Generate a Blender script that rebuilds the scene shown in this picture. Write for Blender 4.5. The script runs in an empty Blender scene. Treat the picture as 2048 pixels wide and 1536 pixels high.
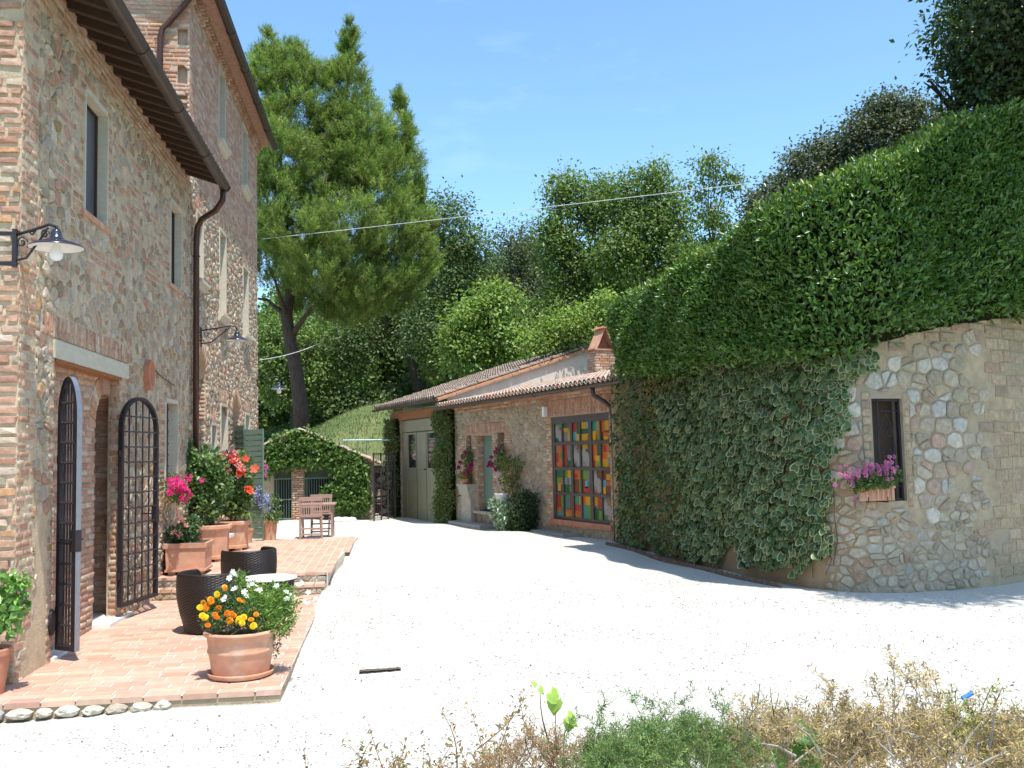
import bpy, bmesh, math, random
import numpy as np
from mathutils import Vector, Matrix
from mathutils.geometry import tessellate_polygon
R = math.radians
rnd = random.Random(7)
npr = np.random.RandomState(11)
SC = bpy.context.scene
COL = SC.collection

# ------------------------------------------------------------------ camera
FPX = 1900.0                      # focal length in pixels of the 2048 px wide photograph
CAMZ = 2.0
_yc = Vector((777 - 1024, -(913 - 768), -FPX)).normalized()      # +Y (along the farmhouse) seen from the camera
_zc = Vector((1, 0.022, 0)).cross(-_yc) * -1.0
_zc = _zc.normalized()
if _zc.y < 0: _zc = -_zc
_xc = _yc.cross(_zc)
ROT = Matrix((_xc, _yc, _zc))     # camera -> world
CAM = Vector((0, 0, CAMZ))
cam = bpy.data.cameras.new('camera'); camo = bpy.data.objects.new('camera', cam); COL.objects.link(camo)
cam.sensor_width = 36; cam.lens = 36 * FPX / 2048.0; cam.clip_start = 0.05; cam.clip_end = 3000
camo.matrix_world = Matrix.Translation(CAM) @ ROT.to_4x4()
SC.camera = camo

# ------------------------------------------------------------------ light
EL = R(69.5); AX, AY = 0.38, -0.925
_n = math.hypot(AX, AY); AX /= _n; AY /= _n
SUND = Vector((AX * math.cos(EL), AY * math.cos(EL), math.sin(EL)))
w = bpy.data.worlds.new('World'); SC.world = w; w.use_nodes = True
nt = w.node_tree; nt.nodes.clear()
sky = nt.nodes.new('ShaderNodeTexSky'); sky.sky_type = 'NISHITA'; sky.sun_disc = False
sky.sun_elevation = EL; sky.sun_rotation = math.atan2(AX, AY); sky.altitude = 300
sky.air_density = 1.0; sky.dust_density = 1.2; sky.ozone_density = 1.6
bg = nt.nodes.new('ShaderNodeBackground'); bg.inputs['Strength'].default_value = 0.15
wo = nt.nodes.new('ShaderNodeOutputWorld')
tn = nt.nodes.new('ShaderNodeVectorMath'); tn.operation = 'MULTIPLY'; tn.inputs[1].default_value = (0.80, 1.0, 1.06)
nt.links.new(sky.outputs[0], tn.inputs[0])
tc = nt.nodes.new('ShaderNodeTexCoord'); mp_ = nt.nodes.new('ShaderNodeMapping'); mp_.inputs['Scale'].default_value = (3.2, 3.2, 11)
cn = nt.nodes.new('ShaderNodeTexNoise'); cn.inputs['Scale'].default_value = 2.1; cn.inputs['Detail'].default_value = 7; cn.inputs['Roughness'].default_value = 0.62
nt.links.new(tc.outputs['Generated'], mp_.inputs[0]); nt.links.new(mp_.outputs[0], cn.inputs['Vector'])
cr = nt.nodes.new('ShaderNodeMapRange'); cr.inputs['From Min'].default_value = 0.56; cr.inputs['From Max'].default_value = 0.80; cr.inputs['To Max'].default_value = 0.09
nt.links.new(cn.outputs['Fac'], cr.inputs[0])
cm_ = nt.nodes.new('ShaderNodeMix'); cm_.data_type = 'RGBA'; cm_.inputs['B'].default_value = (5.6, 6.1, 6.5, 1)
nt.links.new(cr.outputs[0], cm_.inputs['Factor']); nt.links.new(tn.outputs[0], cm_.inputs['A']); nt.links.new(cm_.outputs['Result'], bg.inputs[0]); nt.links.new(bg.outputs[0], wo.inputs[0])
sun = bpy.data.lights.new('sun', 'SUN'); sun.energy = 3.5; sun.angle = R(0.53); sun.color = (1.0, 0.955, 0.88)
suno = bpy.data.objects.new('sun', sun); COL.objects.link(suno)
suno.rotation_euler = SUND.to_track_quat('Z', 'Y').to_euler(); suno.location = (8, -10, 40)
SC.view_settings.view_transform = 'Standard'; SC.view_settings.look = 'None'
SC.view_settings.gamma = 1.0; SC.view_settings.use_curve_mapping = False
SC.view_settings.exposure = 0.95
SC.cycles.max_bounces = 8; SC.cycles.transparent_max_bounces = 8
try:
    SC.cycles.use_denoising = True
except Exception: pass

# ------------------------------------------------------------------ measuring helpers (photo pixel -> point on a real plane)
def ray(px, py):
    return ROT @ Vector((px - 1024, -(py - 768), -FPX))
def on_z(px, py, z):
    d = ray(px, py); return CAM + d * ((z - CAM.z) / d.z)
def on_x(px, py, x):
    d = ray(px, py); return CAM + d * ((x - CAM.x) / d.x)
def on_y(px, py, y):
    d = ray(px, py); return CAM + d * ((y - CAM.y) / d.y)
def proj(p):
    c = ROT.transposed() @ (Vector(p) - CAM)
    return (1024 + FPX * c.x / -c.z, 768 - FPX * c.y / -c.z)

class Frame:
    """flat face: u runs along e, v is height, t sticks out along n"""
    def __init__(s, O, e, n): s.O = Vector(O); s.e = Vector(e).normalized(); s.n = Vector(n).normalized()
    def P(s, u, v, t=0.0): return s.O + s.e * u + s.n * t + Vector((0, 0, v))
    def uv(s, px, py, t=0.0):
        d = ray(px, py); k = (s.O + s.n * t - CAM).dot(s.n) / d.dot(s.n)
        q = CAM + d * k - s.O
        return q.dot(s.e), q.z

class CurveFrame:
    def __init__(s, pts, step=0.05):
        pts = [Vector((p[0], p[1], 0)) for p in pts]; out = []
        for i in range(len(pts) - 1):
            p0 = pts[max(i - 1, 0)]; p1 = pts[i]; p2 = pts[i + 1]; p3 = pts[min(i + 2, len(pts) - 1)]
            for k in range(24):
                t = k / 24.0
                out.append(0.5 * ((2 * p1) + (p2 - p0) * t + (2 * p0 - 5 * p1 + 4 * p2 - p3) * t * t + (3 * p1 - p0 - 3 * p2 + p3) * t ** 3))
        out.append(pts[-1]); s.pts = out; s.L = [0.0]
        for a, b in zip(out, out[1:]): s.L.append(s.L[-1] + (b - a).length)
        s.len = s.L[-1]
    def base(s, u):
        import bisect
        i = min(max(bisect.bisect(s.L, u) - 1, 0), len(s.pts) - 2)
        a, b = s.pts[i], s.pts[i + 1]; f = (u - s.L[i]) / max(s.L[i + 1] - s.L[i], 1e-6)
        j0, j1 = s.pts[max(i - 6, 0)], s.pts[min(i + 7, len(s.pts) - 1)]
        d = (j1 - j0).normalized()
        return a + (b - a) * f, d
    def P(s, u, v, t=0.0):
        p, d = s.base(u); return p + Vector((d.y, -d.x, 0)) * t + Vector((0, 0, v))
    def uv(s, px, py, t=0.0):
        best = None
        r = ray(px, py); az = math.atan2(r.x, r.y)
        for i in range(401):
            u = s.len * i / 400; q = s.P(u, 0, t) - CAM
            e = abs(math.atan2(q.x, q.y) - az)
            if best is None or e < best[0]: best = (e, u, q)
        k = math.hypot(best[2].x, best[2].y) / math.hypot(r.x, r.y)
        return best[1], CAM.z + r.z * k

# ------------------------------------------------------------------ materials
def _mat(name):
    m = bpy.data.materials.new(name); m.use_nodes = True
    return m, m.node_tree, m.node_tree.nodes, m.node_tree.links, m.node_tree.nodes['Principled BSDF']
def noise_node(N, L, scale, detail=5, rough=0.6, vec=None, dim='3D'):
    n = N.new('ShaderNodeTexNoise'); n.inputs['Scale'].default_value = scale
    n.inputs['Detail'].default_value = detail; n.inputs['Roughness'].default_value = rough
    if vec is not None: L.new(vec, n.inputs['Vector'])
    return n
def geo_pos(N, L, stretch=None):
    g = N.new('ShaderNodeNewGeometry')
    if stretch is None: return g.outputs['Position']
    mp = N.new('ShaderNodeMapping'); mp.inputs['Scale'].default_value = stretch
    L.new(g.outputs['Position'], mp.inputs['Vector']); return mp.outputs[0]
def mulmix(N, L, colsock, facsock, lo, hi):
    """colour * lerp(lo, hi, fac)"""
    mr = N.new('ShaderNodeMapRange'); L.new(facsock, mr.inputs[0])
    mr.inputs['From Min'].default_value = 0.3; mr.inputs['From Max'].default_value = 0.7
    mr.inputs['To Min'].default_value = lo; mr.inputs['To Max'].default_value = hi
    v = N.new('ShaderNodeVectorMath'); v.operation = 'SCALE'
    L.new(colsock, v.inputs[0]); L.new(mr.outputs[0], v.inputs['Scale']); return v.outputs[0]
def surf(name, color=None, rough=0.85, metal=0.0, nscale=8.0, lo=0.8, hi=1.2, bump=0.2, bscale=40.0, bdist=0.01, spec=0.3, stain=None, stretch=None):
    """plain surface; color None -> takes the 'tint' attribute of the mesh"""
    m, T, N, L, B = _mat(name)
    if color is None:
        a = N.new('ShaderNodeAttribute'); a.attribute_name = 'tint'; c = a.outputs['Color']
    else:
        a = N.new('ShaderNodeRGB'); a.outputs[0].default_value = (*color, 1); c = a.outputs[0]
    pos = geo_pos(N, L, stretch)
    n1 = noise_node(N, L, nscale, 6, 0.65, pos)
    c = mulmix(N, L, c, n1.outputs['Fac'], lo, hi)
    if stain:
        n3 = noise_node(N, L, stain[1], 4, 0.6, pos)
        mr = N.new('ShaderNodeMapRange'); L.new(n3.outputs['Fac'], mr.inputs[0])
        mr.inputs['From Min'].default_value = 0.52; mr.inputs['From Max'].default_value = 0.68
        mr.inputs['To Max'].default_value = stain[2]
        mx = N.new('ShaderNodeMix'); mx.data_type = 'RGBA'
        L.new(mr.outputs[0], mx.inputs['Factor']); L.new(c, mx.inputs['A']); mx.inputs['B'].default_value = (*stain[0], 1)
        c = mx.outputs['Result']
    L.new(c, B.inputs['Base Color'])
    B.inputs['Roughness'].default_value = rough; B.inputs['Metallic'].default_value = metal
    B.inputs['Specular IOR Level'].default_value = spec
    if bump > 0:
        n2 = noise_node(N, L, bscale, 5, 0.7, pos); b = N.new('ShaderNodeBump')
        b.inputs['Strength'].default_value = bump; b.inputs['Distance'].default_value = bdist
        L.new(n2.outputs['Fac'], b.inputs['Height']); L.new(b.outputs[0], B.inputs['Normal'])
    return m
def leafmat(name, rough=0.45, transl=0.3, spec=0.5, ybright=1.0):
    m, T, N, L, B = _mat(name)
    a = N.new('ShaderNodeAttribute'); a.attribute_name = 'tint'
    L.new(a.outputs['Color'], B.inputs['Base Color'])
    B.inputs['Roughness'].default_value = rough; B.inputs['Specular IOR Level'].default_value = spec
    tr = N.new('ShaderNodeBsdfTranslucent')
    v = N.new('ShaderNodeVectorMath'); v.operation = 'MULTIPLY'; v.inputs[1].default_value = (1.5, 1.6, 0.7)
    L.new(a.outputs['Color'], v.inputs[0]); L.new(v.outputs[0], tr.inputs['Color'])
    mx = N.new('ShaderNodeMixShader'); mx.inputs[0].default_value = transl
    L.new(B.outputs[0], mx.inputs[1]); L.new(tr.outputs[0], mx.inputs[2])
    L.new(mx.outputs[0], N['Material Output'].inputs['Surface']); return m

M = {}
M['stone'] = surf('stone', None, 0.9, nscale=14, lo=0.72, hi=1.25, bump=0.7, bscale=26, bdist=0.02, spec=0.2)
M['brick'] = surf('brick', None, 0.9, nscale=20, lo=0.75, hi=1.22, bump=0.6, bscale=45, bdist=0.012, spec=0.2)
M['paver'] = surf('paver', None, 0.8, nscale=9, lo=0.85, hi=1.12, bump=0.25, bscale=40, bdist=0.005, spec=0.3)
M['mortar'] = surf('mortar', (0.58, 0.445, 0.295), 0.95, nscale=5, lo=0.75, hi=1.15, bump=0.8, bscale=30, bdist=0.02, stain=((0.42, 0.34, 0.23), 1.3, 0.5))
M['mortar_dark'] = surf('mortar_earthy', (0.42, 0.32, 0.205), 0.95, nscale=4, lo=0.75, hi=1.2, bump=0.8, bscale=25, bdist=0.02, stain=((0.30, 0.27, 0.22), 1.0, 0.6))  # darker, browner mortar than on the farmhouse facade
M['mortar_brick'] = surf('mortar_brick', (0.50, 0.37, 0.27), 0.95, nscale=5, lo=0.8, hi=1.15, bump=0.8, bscale=30, bdist=0.015)
M['joint'] = surf('paving_joint', (0.62, 0.55, 0.46), 0.95, nscale=12, bump=0.3, bscale=60)
M['travertine'] = surf('travertine', (0.55, 0.49, 0.38), 0.8, nscale=6, lo=0.88, hi=1.1, bump=0.25, bscale=30, stretch=(1, 1, 3))
M['marble'] = surf('white_marble', (0.75, 0.73, 0.69), 0.5, nscale=5, lo=0.9, hi=1.05, bump=0.1, bscale=60)
M['terracotta'] = surf('terracotta', (0.56, 0.29, 0.18), 0.85, nscale=5, lo=0.82, hi=1.15, bump=0.2, bscale=50, bdist=0.004, stain=((0.62, 0.45, 0.34), 4.0, 0.65))
M['terracotta_dark'] = surf('terracotta_dark', (0.46, 0.19, 0.11), 0.85, nscale=5, lo=0.82, hi=1.15, bump=0.2, bscale=50, bdist=0.004, stain=((0.52, 0.34, 0.26), 4.0, 0.4))
M['iron'] = surf('wrought_iron', (0.045, 0.038, 0.042), 0.5, 0.5, nscale=30, bump=0.25, bscale=60, bdist=0.003, spec=0.4)
M['door_frame'] = surf('brown_steel', (0.085, 0.06, 0.052), 0.5, 0.2, bump=0.05)
M['iron_sheen'] = surf('iron_edge_sheen', (0.30, 0.30, 0.33), 0.42, 0.75, nscale=20, lo=0.9, hi=1.1, bump=0.05)  # paler copy of the iron with the sheen of the sky in its colour
M['copper'] = surf('gutter_metal', (0.075, 0.055, 0.045), 0.45, 0.45, nscale=6, lo=0.8, hi=1.3, bump=0.08, bscale=20, spec=0.4)
M['copper_red'] = surf('pipe_metal', (0.085, 0.042, 0.032), 0.4, 0.4, nscale=6, lo=0.85, hi=1.2, bump=0.05, bscale=20, spec=0.4)
M['dark_wood'] = surf('dark_wood', (0.060, 0.036, 0.022), 0.8, nscale=12, lo=0.6, hi=1.5, bump=0.4, bscale=30, stretch=(3, 20, 20))
M['plank'] = surf('terracotta_plank', (0.58, 0.28, 0.14), 0.9, nscale=10, lo=0.7, hi=1.2, bump=0.2)
M['soffit'] = surf('soffit_brick', (0.40, 0.235, 0.165), 0.9, nscale=10, lo=0.7, hi=1.2, bump=0.3)
M['teak'] = surf('weathered_teak', (0.36, 0.235, 0.19), 0.75, nscale=16, lo=0.8, hi=1.2, bump=0.2, stretch=(8, 8, 1.2))
M['beam'] = surf('old_beam', (0.33, 0.145, 0.06), 0.85, nscale=6, lo=0.6, hi=1.3, bump=0.5, bscale=20, stretch=(2, 2, 14))
M['green_paint'] = surf('green_paint', (0.14, 0.20, 0.155), 0.55, nscale=6, lo=0.93, hi=1.07, bump=0.08, bscale=80)
M['grey_paint'] = surf('grey_green_paint', (0.29, 0.265, 0.165), 0.6, nscale=3, lo=0.88, hi=1.08, bump=0.1, bscale=60, stain=((0.36, 0.33, 0.21), 1.2, 0.6))
M['wicker'] = surf('dark_wicker', (0.016, 0.011, 0.009), 0.38, nscale=40, lo=0.8, hi=1.3, bump=0.1, bscale=200, spec=0.45)
M['white_top'] = surf('white_stone_top', (0.80, 0.79, 0.75), 0.45, nscale=8, lo=0.96, hi=1.03, bump=0.03)
M['enamel_black'] = surf('dark_enamel', (0.022, 0.024, 0.04), 0.18, nscale=5, lo=0.95, hi=1.05, bump=0, spec=0.6)
M['enamel_white'] = surf('white_enamel', (0.78, 0.77, 0.74), 0.3, nscale=5, lo=0.97, hi=1.03, bump=0)
M['grey_stone'] = surf('grey_stone', (0.40, 0.35, 0.28), 0.85, nscale=7, lo=.75, hi=1.15, bump=.35, bscale=25)
M['soil'] = surf('soil', (0.07, 0.048, 0.032), 0.98, nscale=30, bump=0.8, bscale=60)
M['bark'] = surf('bark', (0.085, 0.060, 0.045), 0.95, nscale=6, lo=0.6, hi=1.4, bump=1.0, bscale=9, bdist=0.05, stretch=(2.2, 2.2, 0.6))
M['twig'] = surf('twig', None, 0.9, nscale=30, bump=0.2)
M['hedge_core'] = surf('hedge_inside_shade', (0.016, 0.018, 0.009), 0.98, nscale=12, bump=0.6, spec=0.0)  # near black, the shade between the leaves put into a solid core
M['roof_tile'] = surf('roof_tile', None, 0.9, nscale=12, lo=0.7, hi=1.25, bump=0.5, bscale=30, stain=((0.36, 0.32, 0.25), 3.0, 0.55))
M['cable'] = surf('white_cable', (0.62, 0.62, 0.60), 0.5, bump=0)
M['plaster'] = surf('pale_plaster', (0.56, 0.50, 0.42), 0.9, nscale=2.5, lo=0.85, hi=1.1, bump=0.3, bscale=20)
M['ochre_plaster'] = surf('ochre_plaster', (0.32, 0.215, 0.125), 0.9, nscale=2.5, lo=0.8, hi=1.15, bump=0.4, bscale=20)
M['grey_render'] = surf('grey_render', (0.30, 0.285, 0.25), 0.9, nscale=4, lo=0.8, hi=1.15, bump=0.3, bscale=25)
M['olive_panel'] = surf('olive_panel', (0.105, 0.12, 0.085), 0.7, nscale=3, lo=0.85, hi=1.1, bump=0.1)
M['leaf_gloss'] = leafmat('glossy_leaf', 0.36, 0.22, 0.5)
M['leaf'] = leafmat('leaf', 0.5, 0.3, 0.4)
M['leaf_matte'] = leafmat('matte_leaf', 0.65, 0.3, 0.25)
M['needle'] = leafmat('pine_needle', 0.55, 0.3, 0.3)
M['petal'] = leafmat('petal', 0.6, 0.35, 0.2)
M['blue'] = surf('blue_plastic', (0.03, 0.17, 0.62), 0.4, bump=0)
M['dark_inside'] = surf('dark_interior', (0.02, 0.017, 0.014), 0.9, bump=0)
def glassmat(name, col, rough=0.06):
    m, T, N, L, B = _mat(name)
    B.inputs['Base Color'].default_value = (*col, 1); B.inputs['Roughness'].default_value = rough
    B.inputs['Specular IOR Level'].default_value = 0.6
    return m
M['pane'] = glassmat('window_glass', (0.022, 0.026, 0.03))
M['pane_grey'] = surf('grey_shutter', (0.10, 0.095, 0.105), 0.5, bump=0.05, nscale=2, spec=0.3)
M['art_glass'] = surf('painted_glass', None, 0.5, nscale=8, lo=0.8, hi=1.1, bump=0, spec=0.15)

# ------------------------------------------------------------------ object helpers
WM = {}
def wm(o): return WM.get(o.name, Matrix.Identity(4)) if o is not None else Matrix.Identity(4)
def thing(name, label, cat, loc=(0, 0, 0), rotz=0.0, group=None):
    o = bpy.data.objects.new(name, None); COL.objects.link(o); o.empty_display_size = 0.1
    o.location = loc; o.rotation_euler = (0, 0, rotz); o['label'] = label; o['category'] = cat
    if group: o['group'] = group
    WM[o.name] = Matrix.Translation(Vector(loc)) @ Matrix.Rotation(rotz, 4, 'Z'); return o
def tag(o, label, cat, group=None):
    o['label'] = label; o['category'] = cat
    if group: o['group'] = group
    return o
def struct(o): o['kind'] = 'structure'; return o
def stuff(o): o['kind'] = 'stuff'; return o
def rawmesh(name, V, F, mat, parent=None, tint=None, smooth=False):
    """V world coordinates (n,3); F list of faces or (m,3) int array; tint (n,3)"""
    V = np.asarray(V, dtype=np.float64).reshape(-1, 3)
    W = wm(parent)
    if parent is not None:
        Wi = np.array(W.inverted()); V = V @ Wi[:3, :3].T + Wi[:3, 3]
    me = bpy.data.meshes.new(name)
    if isinstance(F, np.ndarray):
        k = F.shape[1]; n = len(F)
        me.vertices.add(len(V)); me.vertices.foreach_set('co', V.astype(np.float32).ravel())
        me.loops.add(n * k); me.loops.foreach_set('vertex_index', F.astype(np.int32).ravel())
        me.polygons.add(n); me.polygons.foreach_set('loop_start', np.arange(0, n * k, k, dtype=np.int32))
        me.polygons.foreach_set('loop_total', np.full(n, k, dtype=np.int32))
        me.update(calc_edges=True)
    else:
        me.from_pydata([tuple(v) for v in V], [], F)
    if tint is not None:
        a = me.attributes.new('tint', 'FLOAT_COLOR', 'POINT')
        t = np.ones((len(V), 4), dtype=np.float32); t[:, :3] = np.asarray(tint).reshape(-1, 3)
        a.data.foreach_set('color', t.ravel())
    if smooth and len(me.polygons):
        me.polygons.foreach_set('use_smooth', np.ones(len(me.polygons), dtype=bool))
    me.materials.append(mat)
    o = bpy.data.objects.new(name, me); COL.objects.link(o)
    if parent is not None: o.parent = parent; WM[o.name] = W
    return o

class MB:
    def __init__(s, xf=None): s.v = []; s.f = []; s.t = []; s.xf = xf; s.tint = (0.5, 0.5, 0.5)
    def add(s, vs, fs):
        b = len(s.v)
        for p in vs:
            p = Vector(p)
            if s.xf is not None: p = s.xf @ p
            s.v.append(p); s.t.append(s.tint)
        s.f += [tuple(b + i for i in f) for f in fs]; return s
    def box(s, x0, x1, y0, y1, z0, z1):
        return s.add([(x, y, z) for z in (z0, z1) for y in (y0, y1) for x in (x0, x1)],
                     [(0, 2, 3, 1), (4, 5, 7, 6), (0, 1, 5, 4), (1, 3, 7, 5), (3, 2, 6, 7), (2, 0, 4, 6)])
    def bar(s, a, b, wx, wy=None, up=(0, 0, 1)):
        """rectangular bar from a to b"""
        a, b = Vector(a), Vector(b); wy = wy or wx; d = (b - a).normalized(); up = Vector(up)
        if abs(d.dot(up)) > 0.98: up = Vector((0, 1, 0))
        x = d.cross(up).normalized() * wx / 2; y = x.cross(d).normalized() * wy / 2
        return s.add([a - x - y, a + x - y, a + x + y, a - x + y, b - x - y, b + x - y, b + x + y, b - x + y],
                     [(3, 2, 1, 0), (4, 5, 6, 7), (0, 1, 5, 4), (1, 2, 6, 5), (2, 3, 7, 6), (3, 0, 4, 7)])
    def tube(s, pts, r, n=8, closed=False, cap=True):
        pts = [Vector(p) for p in pts]; rr = r if isinstance(r, (list, tuple)) else [r] * len(pts)
        rings = []; up = Vector((0.13, 0.21, 0.97)).normalized()
        m = len(pts)
        for i, p in enumerate(pts):
            if closed: d = (pts[(i + 1) % m] - pts[i - 1]).normalized()
            else: d = (pts[min(i + 1, m - 1)] - pts[max(i - 1, 0)]).normalized()
            x = d.cross(up)
            if x.length < 0.05: x = d.cross(Vector((1, 0, 0)))
            x.normalize(); y = x.cross(d); up = y if i == 0 else (y)
            rings.append([p + x * rr[i] * math.cos(2 * math.pi * k / n) + y * rr[i] * math.sin(2 * math.pi * k / n) for k in range(n)])
        vs = [q for rg in rings for q in rg]; fs = []
        for i in range(m if closed else m - 1):
            j = (i + 1) % m
            for k in range(n): fs.append((i * n + k, i * n + (k + 1) % n, j * n + (k + 1) % n, j * n + k))
        if cap and not closed: fs += [tuple(range(n))[::-1], tuple((m - 1) * n + k for k in range(n))]
        return s.add(vs, fs)
    def lathe(s, prof, c=(0, 0, 0), n=32, cap0=False, cap1=False):
        c = Vector(c); m = len(prof)
        vs = [c + Vector((r * math.cos(2 * math.pi * k / n), r * math.sin(2 * math.pi * k / n), z)) for r, z in prof for k in range(n)]
        fs = [(i * n + k, i * n + (k + 1) % n, (i + 1) * n + (k + 1) % n, (i + 1) * n + k) for i in range(m - 1) for k in range(n)]
        if cap0: fs.append(tuple(range(n))[::-1])
        if cap1: fs.append(tuple((m - 1) * n + k for k in range(n)))
        return s.add(vs, fs)
    def prism(s, poly, P, t0, t1):
        """poly in (u,v) of frame P, from t0 to t1"""
        n = len(poly)
        vs = [P(u, v, t0) for u, v in poly] + [P(u, v, t1) for u, v in poly]
        fs = [tuple(range(n))[::-1], tuple(range(n, 2 * n))] + [(i, (i + 1) % n, n + (i + 1) % n, n + i) for i in range(n)]
        return s.add(vs, fs)
    def build(s, name, mat, parent=None, smooth=False, tinted=False):
        return rawmesh(name, np.array([tuple(v) for v in s.v]), s.f, mat, parent, np.array(s.t) if tinted else None, smooth)
def fbox(P, u0, u1, v0, v1, t0, t1, mb=None):
    mb = mb or MB(); return mb.prism([(u0, v0), (u1, v0), (u1, v1), (u0, v1)], P, t0, t1)
def copy_tree(o, loc, rotz=None, label=None, parent=None):
    c = o.copy(); COL.objects.link(c)
    if parent is None:
        c.location = loc
        if rotz is not None: c.rotation_euler = (0, 0, rotz)
        if label: c['label'] = label
        WM[c.name] = Matrix.Translation(Vector(loc)) @ Matrix.Rotation(c.rotation_euler.z, 4, 'Z')
    else: c.parent = parent
    for ch in list(o.children): copy_tree(ch, None, None, None, c)
    return c
def share(proto, name, Mx, parent, label=None):
    """another object with the mesh of proto placed by world matrix Mx"""
    o = bpy.data.objects.new(name, proto); COL.objects.link(o)
    o.parent = parent; o.matrix_local = wm(parent).inverted() @ Mx if parent is not None else Mx
    return o
# ------------------------------------------------------------------ masonry
class Hole:
    def __init__(s, u0, u1, v0, v1, rise=0.0): s.u0, s.u1, s.v0, s.v1, s.r = min(u0, u1), max(u0, u1), v0, v1, rise   # v1 = crown height
    def grow(s, g): return Hole(s.u0 - g, s.u1 + g, s.v0 - g, s.v1 + g, s.r + (g if s.r else 0))
    @property
    def vs(s): return s.v1 - s.r
    def inside(s, u, v):
        if not (s.u0 < u < s.u1 and s.v0 < v < s.v1): return False
        if s.r and v > s.vs:
            c = (s.u0 + s.u1) / 2; a = (s.u1 - s.u0) / 2
            return ((u - c) / a) ** 2 + ((v - s.vs) / s.r) ** 2 < 1
        return True
    def push(s, u, v):
        if not s.inside(u, v): return u, v
        if s.r and v > s.vs:
            c = (s.u0 + s.u1) / 2; a = (s.u1 - s.u0) / 2; k = math.hypot((u - c) / a, (v - s.vs) / s.r) or 1e-3
            return c + (u - c) / k, s.vs + (v - s.vs) / k
        d = [(u - s.u0, (s.u0, v)), (s.u1 - u, (s.u1, v)), (v - s.v0, (u, s.v0))]
        if not s.r: d.append((s.v1 - v, (u, s.v1)))
        return min(d)[1]
    def poly(s, n=12):
        p = [(s.u0, s.v0), (s.u1, s.v0)]
        if not s.r: return p + [(s.u1, s.v1), (s.u0, s.v1)]
        c = (s.u0 + s.u1) / 2; a = (s.u1 - s.u0) / 2
        return p + [(c + a * math.cos(math.pi * k / n), s.vs + s.r * math.sin(math.pi * k / n)) for k in range(n + 1)]

def centroid(p): return sum(a for a, b in p) / len(p), sum(b for a, b in p) / len(p)
def area(p): return abs(sum(p[i][0] * p[(i + 1) % len(p)][1] - p[(i + 1) % len(p)][0] * p[i][1] for i in range(len(p)))) / 2
def clip(poly, mx, my, nx, ny):
    out = []; n = len(poly)
    for i in range(n):
        a, b = poly[i], poly[(i + 1) % n]
        da = (a[0] - mx) * nx + (a[1] - my) * ny; db = (b[0] - mx) * nx + (b[1] - my) * ny
        if da <= 0: out.append(a)
        if da * db < 0: t = da / (da - db); out.append((a[0] + (b[0] - a[0]) * t, a[1] + (b[1] - a[1]) * t))
    return out
def rubble(u0, u1, v0, v1, cw, ch, r, jit=0.36, joint=0.012, holes=(), keep=None, rnd_corner=True, split=.38):
    nu = max(1, int((u1 - u0) / cw)); nv = max(1, int((v1 - v0) / ch)); cw = (u1 - u0) / nu; ch = (v1 - v0) / nv
    S = {}
    for j in range(-1, nv + 1):
        for i in range(-1, nu + 1):
            S[i, j] = (u0 + (i + 0.5 + (0.5 if j % 2 else 0) + r.uniform(-jit, jit)) * cw, v0 + (j + 0.5 + r.uniform(-jit, jit)) * ch)
    out = []
    for j in range(nv):
        for i in range(nu):
            cx, cy = S[i, j]
            if keep and not keep(cx, cy): continue
            p = [(cx - 2 * cw, cy - 2 * ch), (cx + 2 * cw, cy - 2 * ch), (cx + 2 * cw, cy + 2 * ch), (cx - 2 * cw, cy + 2 * ch)]
            for dj in (-1, 0, 1):
                for di in (-2, -1, 0, 1, 2):
                    q = S.get((i + di, j + dj))
                    if q is None or (di == 0 and dj == 0): continue
                    # anisotropic metric so stones keep the cell's proportions
                    nx, ny = (q[0] - cx) / cw ** 2, (q[1] - cy) / ch ** 2
                    p = clip(p, (q[0] + cx) / 2, (q[1] + cy) / 2, nx, ny)
                    if len(p) < 3: break
                if len(p) < 3: break
            for a in ((u0, cy, -1, 0), (u1, cy, 1, 0), (cx, v0, 0, -1), (cx, v1, 0, 1)):
                if len(p) >= 3: p = clip(p, *a)
            if len(p) < 3: continue
            for h in holes: p = [h.push(*q) for q in p]
            c = centroid(p)
            if any(h.inside(*c) for h in holes) or area(p) < 0.12 * cw * ch: continue
            parts_ = [p]
            if split and r.random() < split:
                an = r.gauss(math.pi / 2, .45) if r.random() < .65 else r.gauss(0, .4); k0 = r.uniform(-.22, .22)
                mx_, my_ = c[0] + k0 * cw * math.cos(an), c[1] + k0 * ch * math.sin(an); vx, vy = math.cos(an) / cw, math.sin(an) / ch
                a_, b_ = clip(p, mx_, my_, vx, vy), clip(p, mx_, my_, -vx, -vy)
                if len(a_) > 2 and len(b_) > 2: parts_ = [a_, b_]
            for p in parts_:
                c = centroid(p)
                if area(p) < .06 * cw * ch: continue
                jj = joint * r.uniform(0.5, 1.9)
                rad = math.sqrt(area(p)) / 1.6; k = max(0.55, 1 - jj / rad)
                p = [(c[0] + (a - c[0]) * k, c[1] + (b - c[1]) * k) for a, b in p]
                if rnd_corner:
                    q = []
                    for m in range(len(p)):
                        a, b = p[m], p[(m + 1) % len(p)]
                        e = math.hypot(a[0] - b[0], a[1] - b[1])
                        if e < 0.18 * rad: q.append(((a[0] + b[0]) / 2, (a[1] + b[1]) / 2)); continue
                        f = r.uniform(0.08, 0.24); g = r.uniform(0.08, 0.24)
                        q.append((a[0] + (b[0] - a[0]) * f, a[1] + (b[1] - a[1]) * f)); q.append((b[0] + (a[0] - b[0]) * g, b[1] + (a[1] - b[1]) * g))
                    if len(q) >= 4: p = q
                out.append(p)
    return out
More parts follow.
